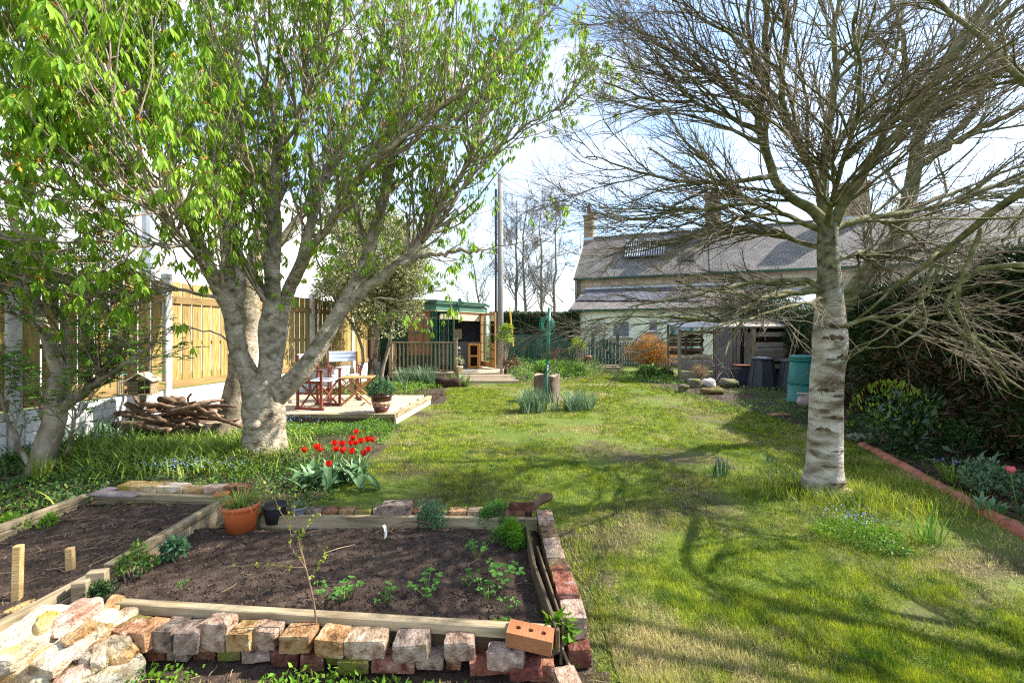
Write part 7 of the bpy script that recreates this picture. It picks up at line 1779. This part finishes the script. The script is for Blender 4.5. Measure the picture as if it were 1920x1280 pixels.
# ---- ground cover in the left border
def scatter_leaves(name, n, poly, zlo, zhi, ln, m, up=.4, dens=None, wd=.5, hgt=None):
    poly = np.array(poly); lo, hi = poly.min(0), poly.max(0); x, y = U(lo[0], hi[0], n), U(lo[1], hi[1], n); k = in_poly(x, y, poly)
    if dens is not None: k &= dens(x, y)
    x, y = x[k], y[k]; n = len(x); z = gz(x, y) + zlo + (zhi - zlo) * rng.random(n) * (hgt(x, y) if hgt else np.clip(.7 + vn2(x, y, 2.2, 12, 2), .15, 1.5))
    V, F = leafs(np.stack([x, y, z], -1), rdir(n, up), rdir(n, 1.2), U(ln * .5, ln * 1.3, n), U(ln * .5, ln * 1.3, n) * wd)
    return solo(name, mesh_np(name, V, F, False, m), None, kind='stuff')
scatter_leaves('lawn_weeds', 26000, [(.5, 1.6), (4.2, 2.6), (4.6, 6), (3, 8), (-1.6, 7), (-1.6, 4), (.5, 3.8)], 0, .018, .018, M_['l_green'], up=.5, dens=lambda x, y: (vn2(x, y, 2.2, 88, 3) > .1) & (rng.random(len(x)) < 2.2 / y))
LB_ = [(-6.6, 3.95), (-1.65, 3.72), (-1.75, 5.4), (-1.9, 7.75), (-5.0, 7.75), (-6.2, 7.6)]
scatter_leaves("ground_cover", 30000, LB_, .0, .12, .035, M_['l_green'], dens=lambda x, y: vn2(x, y, 1.1, 61, 2) > -.35)
scatter_leaves("ground_cover", 9000, LB_, .02, .15, .05, M_['l_ivy'], dens=lambda x, y: vn2(x, y, 1.3, 66, 2) > .0)
scatter_leaves("ground_cover", 7000, LB_, .04, .16, .03, M_['l_bright'], dens=lambda x, y: vn2(x, y, 1.6, 64, 2) > .12)
def strap_zone(name, n, cx, cy, sx, sy, h, w, m, lean=(.2, .9), bend=(.5, 1.6), nseg=5):
    x, y = cx + rng.normal(0, sx, n), cy + rng.normal(0, sy, n); P = np.stack([x, y, gz(x, y)], -1)
    V, F = strips(P, U(0, 6.28, n), U(h * .5, h * 1.2, n), U(w * .6, w * 1.3, n), U(*lean, n), U(*bend, n), nseg); return solo(name, mesh_np(name, V, F, False, m), None, kind='stuff')
q = G(370, 855); strap_zone("bluebell_leaves", 3400, q.x, q.y, .55, .42, .30, .012, M_['l_strap'])
q = G(270, 860); strap_zone("bluebell_leaves", 2200, q.x, q.y, .45, .35, .28, .014, M_['l_strap'])
q = G(150, 850); strap_zone("bluebell_leaves", 1300, q.x, q.y, .5, .3, .34, .016, M_['l_green'])
q = G(450, 870); strap_zone("bluebell_leaves", 1500, q.x + .1, q.y, .3, .3, .2, .008, M_['grass'])
q = G(215, 830); strap_zone("iris_leaves", 130, q.x, q.y, .25, .2, .42, .026, M_['l_daff'], (.1, .5), (.3, 1.1))
q = G(75, 905); plant("grass_tuft", "yellow-green grassy tuft at the foot of the multi-stemmed tree", "grass tuft", clump_mesh([(q.x, q.y, 0)], 40, .34, .010, (.0, .5), (.2, .9), .06, 5), M_['l_lime'])
def flowers(name, n, px, py, sx, sy, z, m, r=.007, zj=.05, y0=None):
    q = G(px, py); x, y = q.x + rng.normal(0, sx, n), q.y + rng.normal(0, sy, n); c = np.stack([x, y, z + U(-zj, zj, n)], -1)
    p = np.repeat(c, 5, 0); a = np.tile(np.arange(5) * 1.2566, n) + np.repeat(U(0, 6, n), 5); tl_ = np.repeat(rdir(n, 1.5), 5, 0); e1_ = norm(np.cross(tl_, [1, .3, .2])); e2_ = np.cross(tl_, e1_)
    d = np.cos(a)[:, None] * e1_ + np.sin(a)[:, None] * e2_; V, F = leafs(p, d, tl_, np.full(len(p), r), np.full(len(p), r * .9), .05); return solo(name, mesh_np(name, V, F, False, m), None, kind='stuff')
flowers("blue_flowers", 260, 350, 893, .32, .10, .15, M_['f_blue'], .0075); flowers("blue_flowers", 240, 560, 800, .35, .35, .17, M_['f_blue'], .009); flowers("blue_flowers", 90, 180, 845, .3, .1, .2, M_['f_blue'])
flowers("blue_flowers", 120, 1600, 985, .15, .10, .085, M_['f_blue'], .0065, .03); flowers("blue_flowers", 60, 640, 815, .3, .2, .13, M_['f_blue'], .008); flowers("yellow_flowers", 26, 500, 850, .4, .5, .16, M_['f_yellow'], .012)
flowers("blue_flowers", 70, 1480, 890, .2, .1, .06, M_['f_blue'], .006, .02)
q = G(1604, 1000); poly = [(q.x + .34 * math.cos(a), q.y + .22 * math.sin(a)) for a in np.linspace(0, 6.28, 14)[:-1]]
scatter_leaves("forget_me_not_leaves", 2300, poly, .0, .08, .024, M_['l_bright'], up=.8); q = G(1660, 1030); poly = [(q.x + .2 * math.cos(a), q.y + .12 * math.sin(a)) for a in np.linspace(0, 6.28, 10)[:-1]]; scatter_leaves("forget_me_not_leaves", 900, poly, .0, .06, .03, M_['l_green'], up=.5)
# dry heathery patch by the chestnut foot, weeds before the terrace
q = G(500, 868); poly = [(q.x + .5 * math.cos(a), q.y + .3 * math.sin(a)) for a in np.linspace(0, 6.28, 12)[:-1]]; scatter_leaves("heather_tangle", 4500, poly, 0, .13, .022, M_['l_holly'], up=.7)
scatter_leaves("terrace_weeds", 6500, [(-4.2, 7.0), (-1.95, 7.0), (-1.9, 7.8), (-4.2, 7.8)], 0, .16, .03, M_['l_bright'], up=.6)
# ---- pond-side planting below the balustrade
for (px, py, n_, h, lb) in ((765, 722, 70, .6, "grassy iris clump below the balustrade, by the potted plant"), (800, 722, 90, .62, "tall iris clump in the middle below the balustrade"), (862, 724, 46, .42, "green leaf clump at the corner of the summerhouse steps"), (740, 730, 50, .4, "low strappy clump nearest the glazed pot")):
    q = G(px, py); plant("iris_clump", lb, "iris clump", clump_mesh([(q.x + rng.normal(0, .22), q.y + rng.normal(0, .15), 0) for _ in range(5)], n_ // 2, h, .02, (0, .5), (.1, .8), .08, 5), M_['l_daff'] if px != 862 else M_['l_green'])
scatter_leaves("bed_plants", 7000, [(-5.3, 10.9), (-2.2, 10.9), (-1.9, 12.6), (-2.1, 13.8), (-5.3, 14)], 0, .25, .05, M_['l_bright'], up=.5, dens=lambda x, y: vn2(x, y, 1.5, 7, 2) > -.1)
scatter_leaves("bed_plants", 3000, [(-5.3, 10.9), (-1.8, 10.6), (-1.7, 12.0), (-5.3, 12)], 0, .10, .05, M_['l_dead'], up=.1)
# ---- far bed in front of the pickets
FB = [(-.1, 14.9), (.9, 13.9), (2.4, 15.9), (3.9, 18.5), (3.8, 20.9), (-.2, 20.9)]
scatter_leaves("far_bed_plants", 9000, FB, 0, .5, .08, M_['l_green'], up=.6); scatter_leaves("far_bed_plants", 5000, FB, 0, .45, .07, M_['l_holly'], up=.6, dens=lambda x, y: vn2(x, y, 1., 3, 2) > 0)
def bush(name, label, cat_, c, r, n, ln, m, zs=1.0, wd=.5, stems=0, group=None, nclump=18, dark=None):
    t = thing(name, label, cat_, (c[0], c[1], 0), group); cl = np.array([rdir(1, .3)[0] * rng.uniform(.35, .9) * r for _ in range(nclump)]); cl[:, 2] = np.abs(cl[:, 2]) * zs; cl += np.array(c)
    ci = rng.integers(0, nclump, n); v = rdir(n) * rng.uniform(.2, 1, (n, 1)) ** .5 * r * .34; p = cl[ci] + v
    V, F = leafs(p, norm(v + rdir(n) * .25 * r + [0, 0, .1 * r]), rdir(n, 1), U(ln * .6, ln * 1.3, n), U(ln * .6, ln * 1.3, n) * wd)
    mass("foliage", (V, F), t, m)
    P = np.stack([np.tile([[c[0], c[1], 0.]], (nclump, 1)) + rng.normal(0, .05, (nclump, 3)) * [1, 1, 0], (cl + [c[0], c[1], 0]) / 2 + rng.normal(0, r * .08, (nclump, 3)), cl], 1); mass("stems", tubes(P, np.tile([[.012, .009, .004]], (nclump, 1)) * max(1, r), 4), t, M_['bark_sm'])
    return t
q = Gy(1222, 18.6); bush("orange_shrub", "dense orange-leaved shrub in front of the picket fence", "shrub", (q.x, 18.6, .55), 1.02, 22000, .05, M_['l_orange'], .95, nclump=60)
q = Gy(1015, 16.6); bush("leafy_perennial", "bright green leafy mound behind the tree stump", "perennial", (q.x + .2, 16.2, .15), .55, 2600, .09, M_['l_bright'], .9); q = Gy(1070, 17); bush("leafy_perennial", "second green mound between the pole and garden gate", "perennial", (q.x, 17, .1), .6, 2400, .09, M_['l_green'], .8)
q = Gy(1202, 17); bush("leafy_perennial", "low leafy plant under the orange shrub", "perennial", (q.x, 16.2, .1), .42, 1500, .09, M_['l_green'], .9); q = Gy(1245, 16.4); bush("leafy_perennial", "small leafy plant by the log store post", "perennial", (q.x, 16.2, .08), .36, 1200, .08, M_['l_green'], .8)
scatter_leaves("far_edge_plants", 3500, [(3.6, 14.8), (5.4, 13.9), (5.6, 16), (3.6, 18)], 0, .25, .07, M_['l_green'], up=.5)
q = Gy(1310, 14.6); bush("dry_grass_tuft", "straw-coloured tuft topping the rockery", "grass tuft", (G(1325, 722).x, G(1325, 722).y + .5, .3), .32, 1800, .09, M_['straw'], .9, wd=.12)
q = Gy(944, 18.5); bush("climbing_shrub", "yellow-green climber on the far balustrade post beside the utility pole", "climber", (-.25, 16.0, 1.35), .36, 700, .10, M_['l_lime'], 1.6)
q = Gy(1083, 20.8); bush("pale_shrub", "pale green young shrub at the dip of the green fence", "shrub", (q.x, 20.6, .9), .42, 800, .08, M_['l_lime'], 1.5)
bush("winter_shrub", "twiggy reddish shrub against the green fence", "shrub", (Gy(1035, 19.5).x, 19.4, .45), .55, 1400, .05, M_['l_dead'], 1.1); bush("winter_shrub", "dull red flowered shrub beside the far balustrade post", "shrub", (.0, 15.9, .45), .3, 500, .06, M_['rust'], 1.2)
# ---- clipped hedge behind the garden
def hedge(name, label, x0, x1, y0, y1, z1, n, ln, m, seed, cut=1.0, core='l_hedge', shape=None):
    t = thing(name, label, "hedge", ((x0 + x1) / 2, (y0 + y1) / 2, 0)); V, F = rough_box(x1 - x0 - .1, y1 - y0 - .1, z1, (max(4, int((x1 - x0) / .4)), max(4, int((y1 - y0) / .4)), 8), .05, .04, seed)
    part("inner_growth", MB().add(V, F), t, at((x0 + x1) / 2, (y0 + y1) / 2, z1 / 2), M_['hcore'], smooth=True)
    return t
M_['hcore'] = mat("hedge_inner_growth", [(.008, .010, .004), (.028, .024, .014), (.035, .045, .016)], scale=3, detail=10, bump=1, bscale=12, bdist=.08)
h1 = hedge("clipped_hedge", "flat-topped dark green hedge beyond the green fence", -1.2, 3.6, 24.2, 25.6, 2.65, 0, 0, None, 4)
n = 14000; f = rng.random(n) < .8; x = U(-1.2, 3.6, n); y = np.where(f, 24.2 + rng.normal(0, .05, n), U(24.2, 25.6, n)); z = np.where(f, U(0.6, 2.65, n), 2.65 + rng.normal(0, .04, n))
mass("sprays", leafs(np.stack([x, y, z], -1), rdir(n, .3), rdir(n), U(.08, .16, n), U(.04, .07, n)), h1, M_['l_hedge'])
# big untrimmed conifer hedge along the shaded side
h2 = thing("conifer_hedge", "tall dark conifer hedge shading the border behind the birch", "hedge", (6.4, 9, 0))
hx_ = lambda y: np.interp(y, [2, 8, 9.5, 11, 13, 17.5], [6.0, 6.0, 7.0, 7.7, 8.6, 9.7])
ys = np.linspace(2.2, 17.5, 60); zs = np.linspace(0, 1, 12)
Yg, Zg = np.meshgrid(ys, zs); top = 2.35 + .25 * vn2(Yg, Yg * 0, .6, 15, 2) + np.where(Yg < 6, .15, 0); xin = hx_(Yg)
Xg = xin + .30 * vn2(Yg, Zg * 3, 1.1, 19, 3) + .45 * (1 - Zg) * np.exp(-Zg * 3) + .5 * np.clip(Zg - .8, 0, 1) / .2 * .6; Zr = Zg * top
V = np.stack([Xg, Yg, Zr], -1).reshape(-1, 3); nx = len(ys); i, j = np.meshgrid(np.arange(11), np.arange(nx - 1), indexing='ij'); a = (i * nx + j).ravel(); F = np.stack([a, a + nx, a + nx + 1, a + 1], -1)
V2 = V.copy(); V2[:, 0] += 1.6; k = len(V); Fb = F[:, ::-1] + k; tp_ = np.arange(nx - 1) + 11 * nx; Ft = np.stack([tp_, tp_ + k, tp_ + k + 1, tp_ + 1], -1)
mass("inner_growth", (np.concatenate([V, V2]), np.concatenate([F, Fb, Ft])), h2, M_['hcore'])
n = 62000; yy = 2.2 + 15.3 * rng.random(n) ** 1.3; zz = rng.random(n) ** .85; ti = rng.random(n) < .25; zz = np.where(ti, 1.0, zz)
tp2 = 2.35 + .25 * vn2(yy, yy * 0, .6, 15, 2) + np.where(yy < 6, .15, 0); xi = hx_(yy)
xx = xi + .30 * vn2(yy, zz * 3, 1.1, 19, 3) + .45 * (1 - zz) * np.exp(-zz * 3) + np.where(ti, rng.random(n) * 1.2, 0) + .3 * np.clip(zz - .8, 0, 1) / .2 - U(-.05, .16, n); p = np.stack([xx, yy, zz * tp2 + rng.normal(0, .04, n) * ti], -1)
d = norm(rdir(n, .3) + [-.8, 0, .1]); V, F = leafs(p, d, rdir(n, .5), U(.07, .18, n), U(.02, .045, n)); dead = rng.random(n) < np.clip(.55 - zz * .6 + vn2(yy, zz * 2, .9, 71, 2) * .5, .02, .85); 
m4 = np.repeat(dead, 4); FI = np.concatenate([dead, dead])
def subset(V, F, keepf):
    Fk = F[keepf]; u_, inv_ = np.unique(Fk, return_inverse=True); return V[u_], inv_.reshape(Fk.shape)
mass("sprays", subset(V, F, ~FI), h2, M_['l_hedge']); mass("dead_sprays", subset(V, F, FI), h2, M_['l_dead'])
# evergreen top showing at the frame edge above the hedge, dark yew behind the bins
bush("conifer", "yellow-green conifer showing above the hedge at the frame edge", "tree", (9.6, 8.2, 1.8), 1.6, 14000, .12, M_['l_holly'], 1.1, wd=.2, nclump=40)
bush("dark_yew", "dark yew bulging over the shed behind the compost bins", "bush", (8.9, 16.6, 1.6), 1.5, 14000, .12, M_['l_hedge'], 1.2, wd=.35, nclump=40)
# ---- border planting
b5 = bush("laurel_bush", "glossy-leaved evergreen bush with lime new growth in the shady border", "bush", (5.25, 6.3, .15), .56, 900, .11, M_['l_laurel'], 1.35, wd=.45, nclump=26)
n = 260; v = rdir(n, .9) * [.5, .45, .62]; v[:, 2] = np.abs(v[:, 2]); mass("new_growth", leafs(v + [5.25, 6.3, .28], norm(v + [0, 0, .8]), rdir(n), U(.05, .09, n), U(.02, .035, n)), b5, M_['l_lime'])
SB = [(4.15, 3.0), (5.05, 6.5), (5.1, 9), (5.9, 9), (5.9, 3.0)]
scatter_leaves("border_plants", 6500, SB, 0, .16, .055, M_['l_ivy'], up=.4, dens=lambda x, y: vn2(x, y, 1.3, 23, 2) > -.15)
scatter_leaves("border_plants", 2200, SB, 0, .22, .05, M_['l_green'], up=.7, dens=lambda x, y: vn2(x, y, 1.5, 28, 2) > .1)
for (px, py, n_, h, w_, m, lb) in ((1790, 905, 60, .3, .012, 'l_strap', "arching grassy clump beside the terracotta edging"), (1835, 880, 12, .30, .03, 'l_daff', "sparse broad straps standing in the shady border"), (1850, 960, 40, .16, .03, 'l_tulip', "low broad-leaved rosette near the frame edge")):
    q = G(px, py); plant("border_clump", lb, "border plant", clump_mesh([(q.x, q.y, 0)], n_, h, w_, (.1, .7), (.4, 1.5), .10, 5), M_[m])
q = G(1860, 925); bush("grey_leaved_plant", "blue-grey ferny mound near the pink tulip", "border plant", (q.x, q.y, .1), .26, 1500, .05, M_['l_daff'], .8); q = G(1760, 850); bush("dull_shrub", "small dull green shrub beyond the edging tiles", "shrub", (q.x + .25, q.y, .12), .34, 1400, .045, M_['l_ivy'], 1.0)
flowers("orange_blooms", 9, 1741, 845, .05, .05, .22, M_['rust'], .03); flowers("purple_blooms", 16, 1765, 888, .12, .08, .14, M_['f_purple'], .014)
scatter_leaves("shade_weeds", 9000, [(3.9, 8.3), (5.2, 7.2), (6.9, 9.3), (7.6, 12.6), (4.2, 13.8), (4.3, 11.2)], 0, .12, .05, M_['l_green'], up=.5, dens=lambda x, y: vn2(x, y, 1.4, 73, 2) > -.02)
scatter_leaves("leaf_litter", 6000, [(3.9, 8.3), (5.2, 6.4), (6.9, 9), (7.6, 12.6), (4.2, 13.8)], 0, .03, .05, M_['l_dead'], up=.1)
scatter_leaves("leaf_litter", 5000, SB, 0, .03, .04, M_['l_dead'], up=.1); scatter_leaves("leaf_litter", 4200, [(-6.6, 3.4), (-3.8, 3.4), (-3.9, 4.6), (-6.8, 5.2)], 0, .03, .05, M_['l_dead'], up=.1)
scatter_leaves("near_border_leaves", 2600, [(-6.4, 3.0), (-3.85, 3.0), (-3.85, 4.4), (-6.2, 4.6)], 0, .14, .06, M_['l_ivy'], up=.5, dens=lambda x, y: vn2(x, y, 1.4, 79, 2) > -.1)

# ---- plants in the wide bed
def strawberry(px, py, s, n_, label, m='l_straw'):
    q = G(px, py, .13); t = thing("strawberry_plant", label, "strawberry plant", (q.x, q.y, .12), None); 
    for k in range(n_):
        a = rng.uniform(0, 6.28); r = s * rng.uniform(.25, 1); h = rng.uniform(.03, .09) * s / .08; c = np.array([q.x + r * math.cos(a), q.y + r * math.sin(a), .14 + h]); lw = s * rng.uniform(.26, .40)
        V = []; F = []
        for j in range(3):
            b = a + (j - 1) * 1.35; d_ = np.array([math.cos(b), math.sin(b), rng.uniform(-.2, .35)]); sd_ = np.array([-math.sin(b), math.cos(b), 0]); i = len(V)
            V += [c, c + d_ * lw * .45 + sd_ * lw * .36 + [0, 0, .006], c + d_ * lw * .5 - [0, 0, .004], c + d_ * lw * .45 - sd_ * lw * .36 + [0, 0, .006], c + d_ * lw * .85 + sd_ * lw * .24, c + d_ * lw, c + d_ * lw * .85 - sd_ * lw * .24]
            F += [(i, i + 1, i + 2), (i, i + 2, i + 3), (i + 1, i + 4, i + 5), (i + 1, i + 5, i + 2), (i + 2, i + 5, i + 6), (i + 2, i + 6, i + 3)]
        lf = part("leaf", mesh_np("leaf", np.array(V) - c, np.array(F), False, M_[m]), t, Matrix.Translation(Vector(c)))
        part("stalk", MB().tube([(q.x, q.y, .12), tuple(c)], .0016, 3, False), lf, None, M_['stem'])
for a in ((895, 1045, .085, 9, "blue-green strawberry plant in the middle of the parsley side"), (800, 1118, .095, 11, "strawberry plant alone in the open soil near the front timber"), (880, 1095, .06, 6, "small strawberry plant between the two larger ones"), (945, 1095, .11, 13, "largest strawberry plant with a yellowish top"), (915, 1125, .08, 9, "strawberry plant in front of the yellowish one"), (955, 1145, .06, 6, "little strawberry plant at the front corner beside the lath"), (645, 1125, .09, 12, "leafy strawberry clump right behind the front timber by the sapling"), (720, 1128, .07, 9, "low strawberry plant hugging the middle of the front timber"), (340, 1105, .04, 5, "tiny seedling plant behind the front timber"), (600, 1118, .06, 7, "small leafy runner at the foot of the sapling"), (905, 1030, .04, 4, "seedling leaves next to the blue-green strawberry")):
    strawberry(*a)
q = G(955, 1030, .13); ps = bush("parsley", "bright yellow-green curly parsley in the wide bed", "herb", (q.x + .02, q.y + .14, .14), .15, 3400, .018, M_['l_pars'], .8, nclump=22); q2 = G(930, 990, .13); bush("parsley", "darker curly parsley against the back timber", "herb", (q2.x, q2.y + .1, .15), .14, 2400, .018, M_['l_straw'], 1.0, nclump=18)
q = G(805, 985, .13); bush("spurge", "dense blue-green mound spilling over the back timber", "plant", (q.x, q.y + .05, .16), .15, 3000, .022, M_['l_blue'], .85, wd=.3, nclump=24)
q = G(325, 1045, .13); rb = bush("rhubarb_crown", "red-stalked crumpled young plant in the corner by the narrow bed", "plant", (q.x, q.y, .17), .08, 260, .045, M_['l_blue'], 1.3, nclump=7)
q = G(255, 1075, .13); bush("trailing_weed", "small trailing weed with mauve flowers on the wide bed corner post", "weed", (q.x, q.y, .17), .10, 520, .026, M_['l_green'], 1.4, nclump=10); q = G(180, 1110, .18); bush("trailing_weed", "dark trailing weed between the timbers and the stones", "weed", (q.x + .03, q.y, .16), .07, 300, .025, M_['l_ivy'], 1.2, nclump=8)
q = G(92, 985, .13); bush("seedling", "bright lime seedling in the narrow bed", "seedling", (q.x, q.y, .14), .07, 170, .04, M_['l_bright'], .9, nclump=8); q = G(15, 990, .13); bush("seedling", "leafy seedlings at the fence side of the narrow bed", "seedling", (q.x, q.y, .14), .11, 260, .04, M_['l_bright'], .7, nclump=9)
q = G(1052, 1215, .05); bush("mint", "fresh green mint tuft at the corner beneath the holed brick", "herb", (q.x + .02, q.y, .08), .10, 110, .06, M_['l_bright'], 1.4, wd=.6, nclump=9); q = G(915, 1205, .1); bush("celandine", "feathery green weed between the bricks and the front timber", "weed", (q.x + .06, q.y + .04, .13), .07, 300, .025, M_['l_green'], 1.0, nclump=8)
# lettuce-like weed by the stones, creeping weeds in front
q = G(272, 1232); plant("broadleaf_weed", "broad shiny weed between the stones and the front bricks", "weed", (lambda V, F: (V, F))(*clump_mesh([(q.x, q.y, .03)], 9, .13, .05, (.5, 1.1), (.3, .9), .02, 6, np.sin(np.pi * (np.linspace(0, 1, 7) * .9 + .07)) * .5)), M_['l_bright'])
scatter_leaves("creeping_weeds", 8000, [(-2.3, 1.55), (.45, 1.55), (.35, 2.06), (-2.1, 2.14)], 0, .07, .032, M_['l_bright'], up=.6, dens=lambda x, y: vn2(x, y, 3.2, 83, 2) > -.15)
crS = np.meshgrid(np.linspace(-2.3, .5, 200), np.linspace(1.5, 2.1, 60)); crS = (crS[0], crS[1], gz(*crS) + .02); stalks("dry_bits", crS, 260, .02, .1); crumbs(2500, crS, .002, .008, M_['clod'], "path_crumbs")
# ---- currant sapling rising through the front bricks
q = G(597, 1190, .1); q.y = 2.24; q.x = (597 - 960) / K * 2.24
sp = thing("currant_sapling", "thin young currant sapling with opening buds in front of the wide bed", "sapling", (q.x, q.y, .05))
d0_ = 2.24
SL = [([(q.x, q.y, .05), tuple(W(590, 1130, d0_)), tuple(W(572, 1060, d0_ + .02)), tuple(W(560, 1010, d0_ + .03))], .0055, .004), ([tuple(W(572, 1060, d0_ + .02)), tuple(W(556, 1000, d0_)), tuple(W(540, 985, d0_)), tuple(W(515, 935, d0_)), tuple(W(487, 893, d0_))], .003, .0015),
      ([tuple(W(565, 1035, d0_ + .02)), tuple(W(552, 960, d0_)), tuple(W(553, 900, d0_))], .0028, .0014), ([tuple(W(572, 1062, d0_)), tuple(W(540, 1062, d0_ - .05)), tuple(W(500, 1058, d0_ - .05)), tuple(W(410, 1062, d0_ - .05))], .0028, .0012),
      ([tuple(W(575, 1068, d0_)), tuple(W(560, 1040, d0_)), tuple(W(543, 1030, d0_ + .1)), tuple(W(545, 960, d0_ + .1))], .0025, .0012), ([tuple(W(560, 1010, d0_ + .03)), tuple(W(575, 985, d0_)), tuple(W(600, 960, d0_))], .002, .001), ([tuple(W(580, 1090, d0_)), tuple(W(600, 1060, d0_)), tuple(W(612, 1030, d0_))], .002, .001)]
tipsP = []
for i, (pts, r0, r1) in enumerate(SL):
    P = resample(pts, 12, .003 if i else 0); tipsP.append(P); V, F = tube_vf(P, np.linspace(r0, r1, 12), 6); me = bpy.data.meshes.new("stem"); me.from_pydata((V - P[0]).tolist(), [], F); me.update(); part("stem" if i == 0 else "branch", me, sp, Matrix.Translation(P[0]), M_['stick'])
AP = np.concatenate([P[2:] for P in tipsP]); AP = AP[AP[:, 2] > .3]; AP = np.repeat(AP[rng.random(len(AP)) < .8], 4, 0); n = len(AP)
mass("opening_leaves", leafs(AP, rdir(n, .4), rdir(n, 1), U(.008, .022, n), U(.006, .014, n)), sp, M_['l_lime'])

print("TRIS", sum(len(o.data.loops) - 2 * len(o.data.polygons) for o in SC.objects if o.type == 'MESH') )
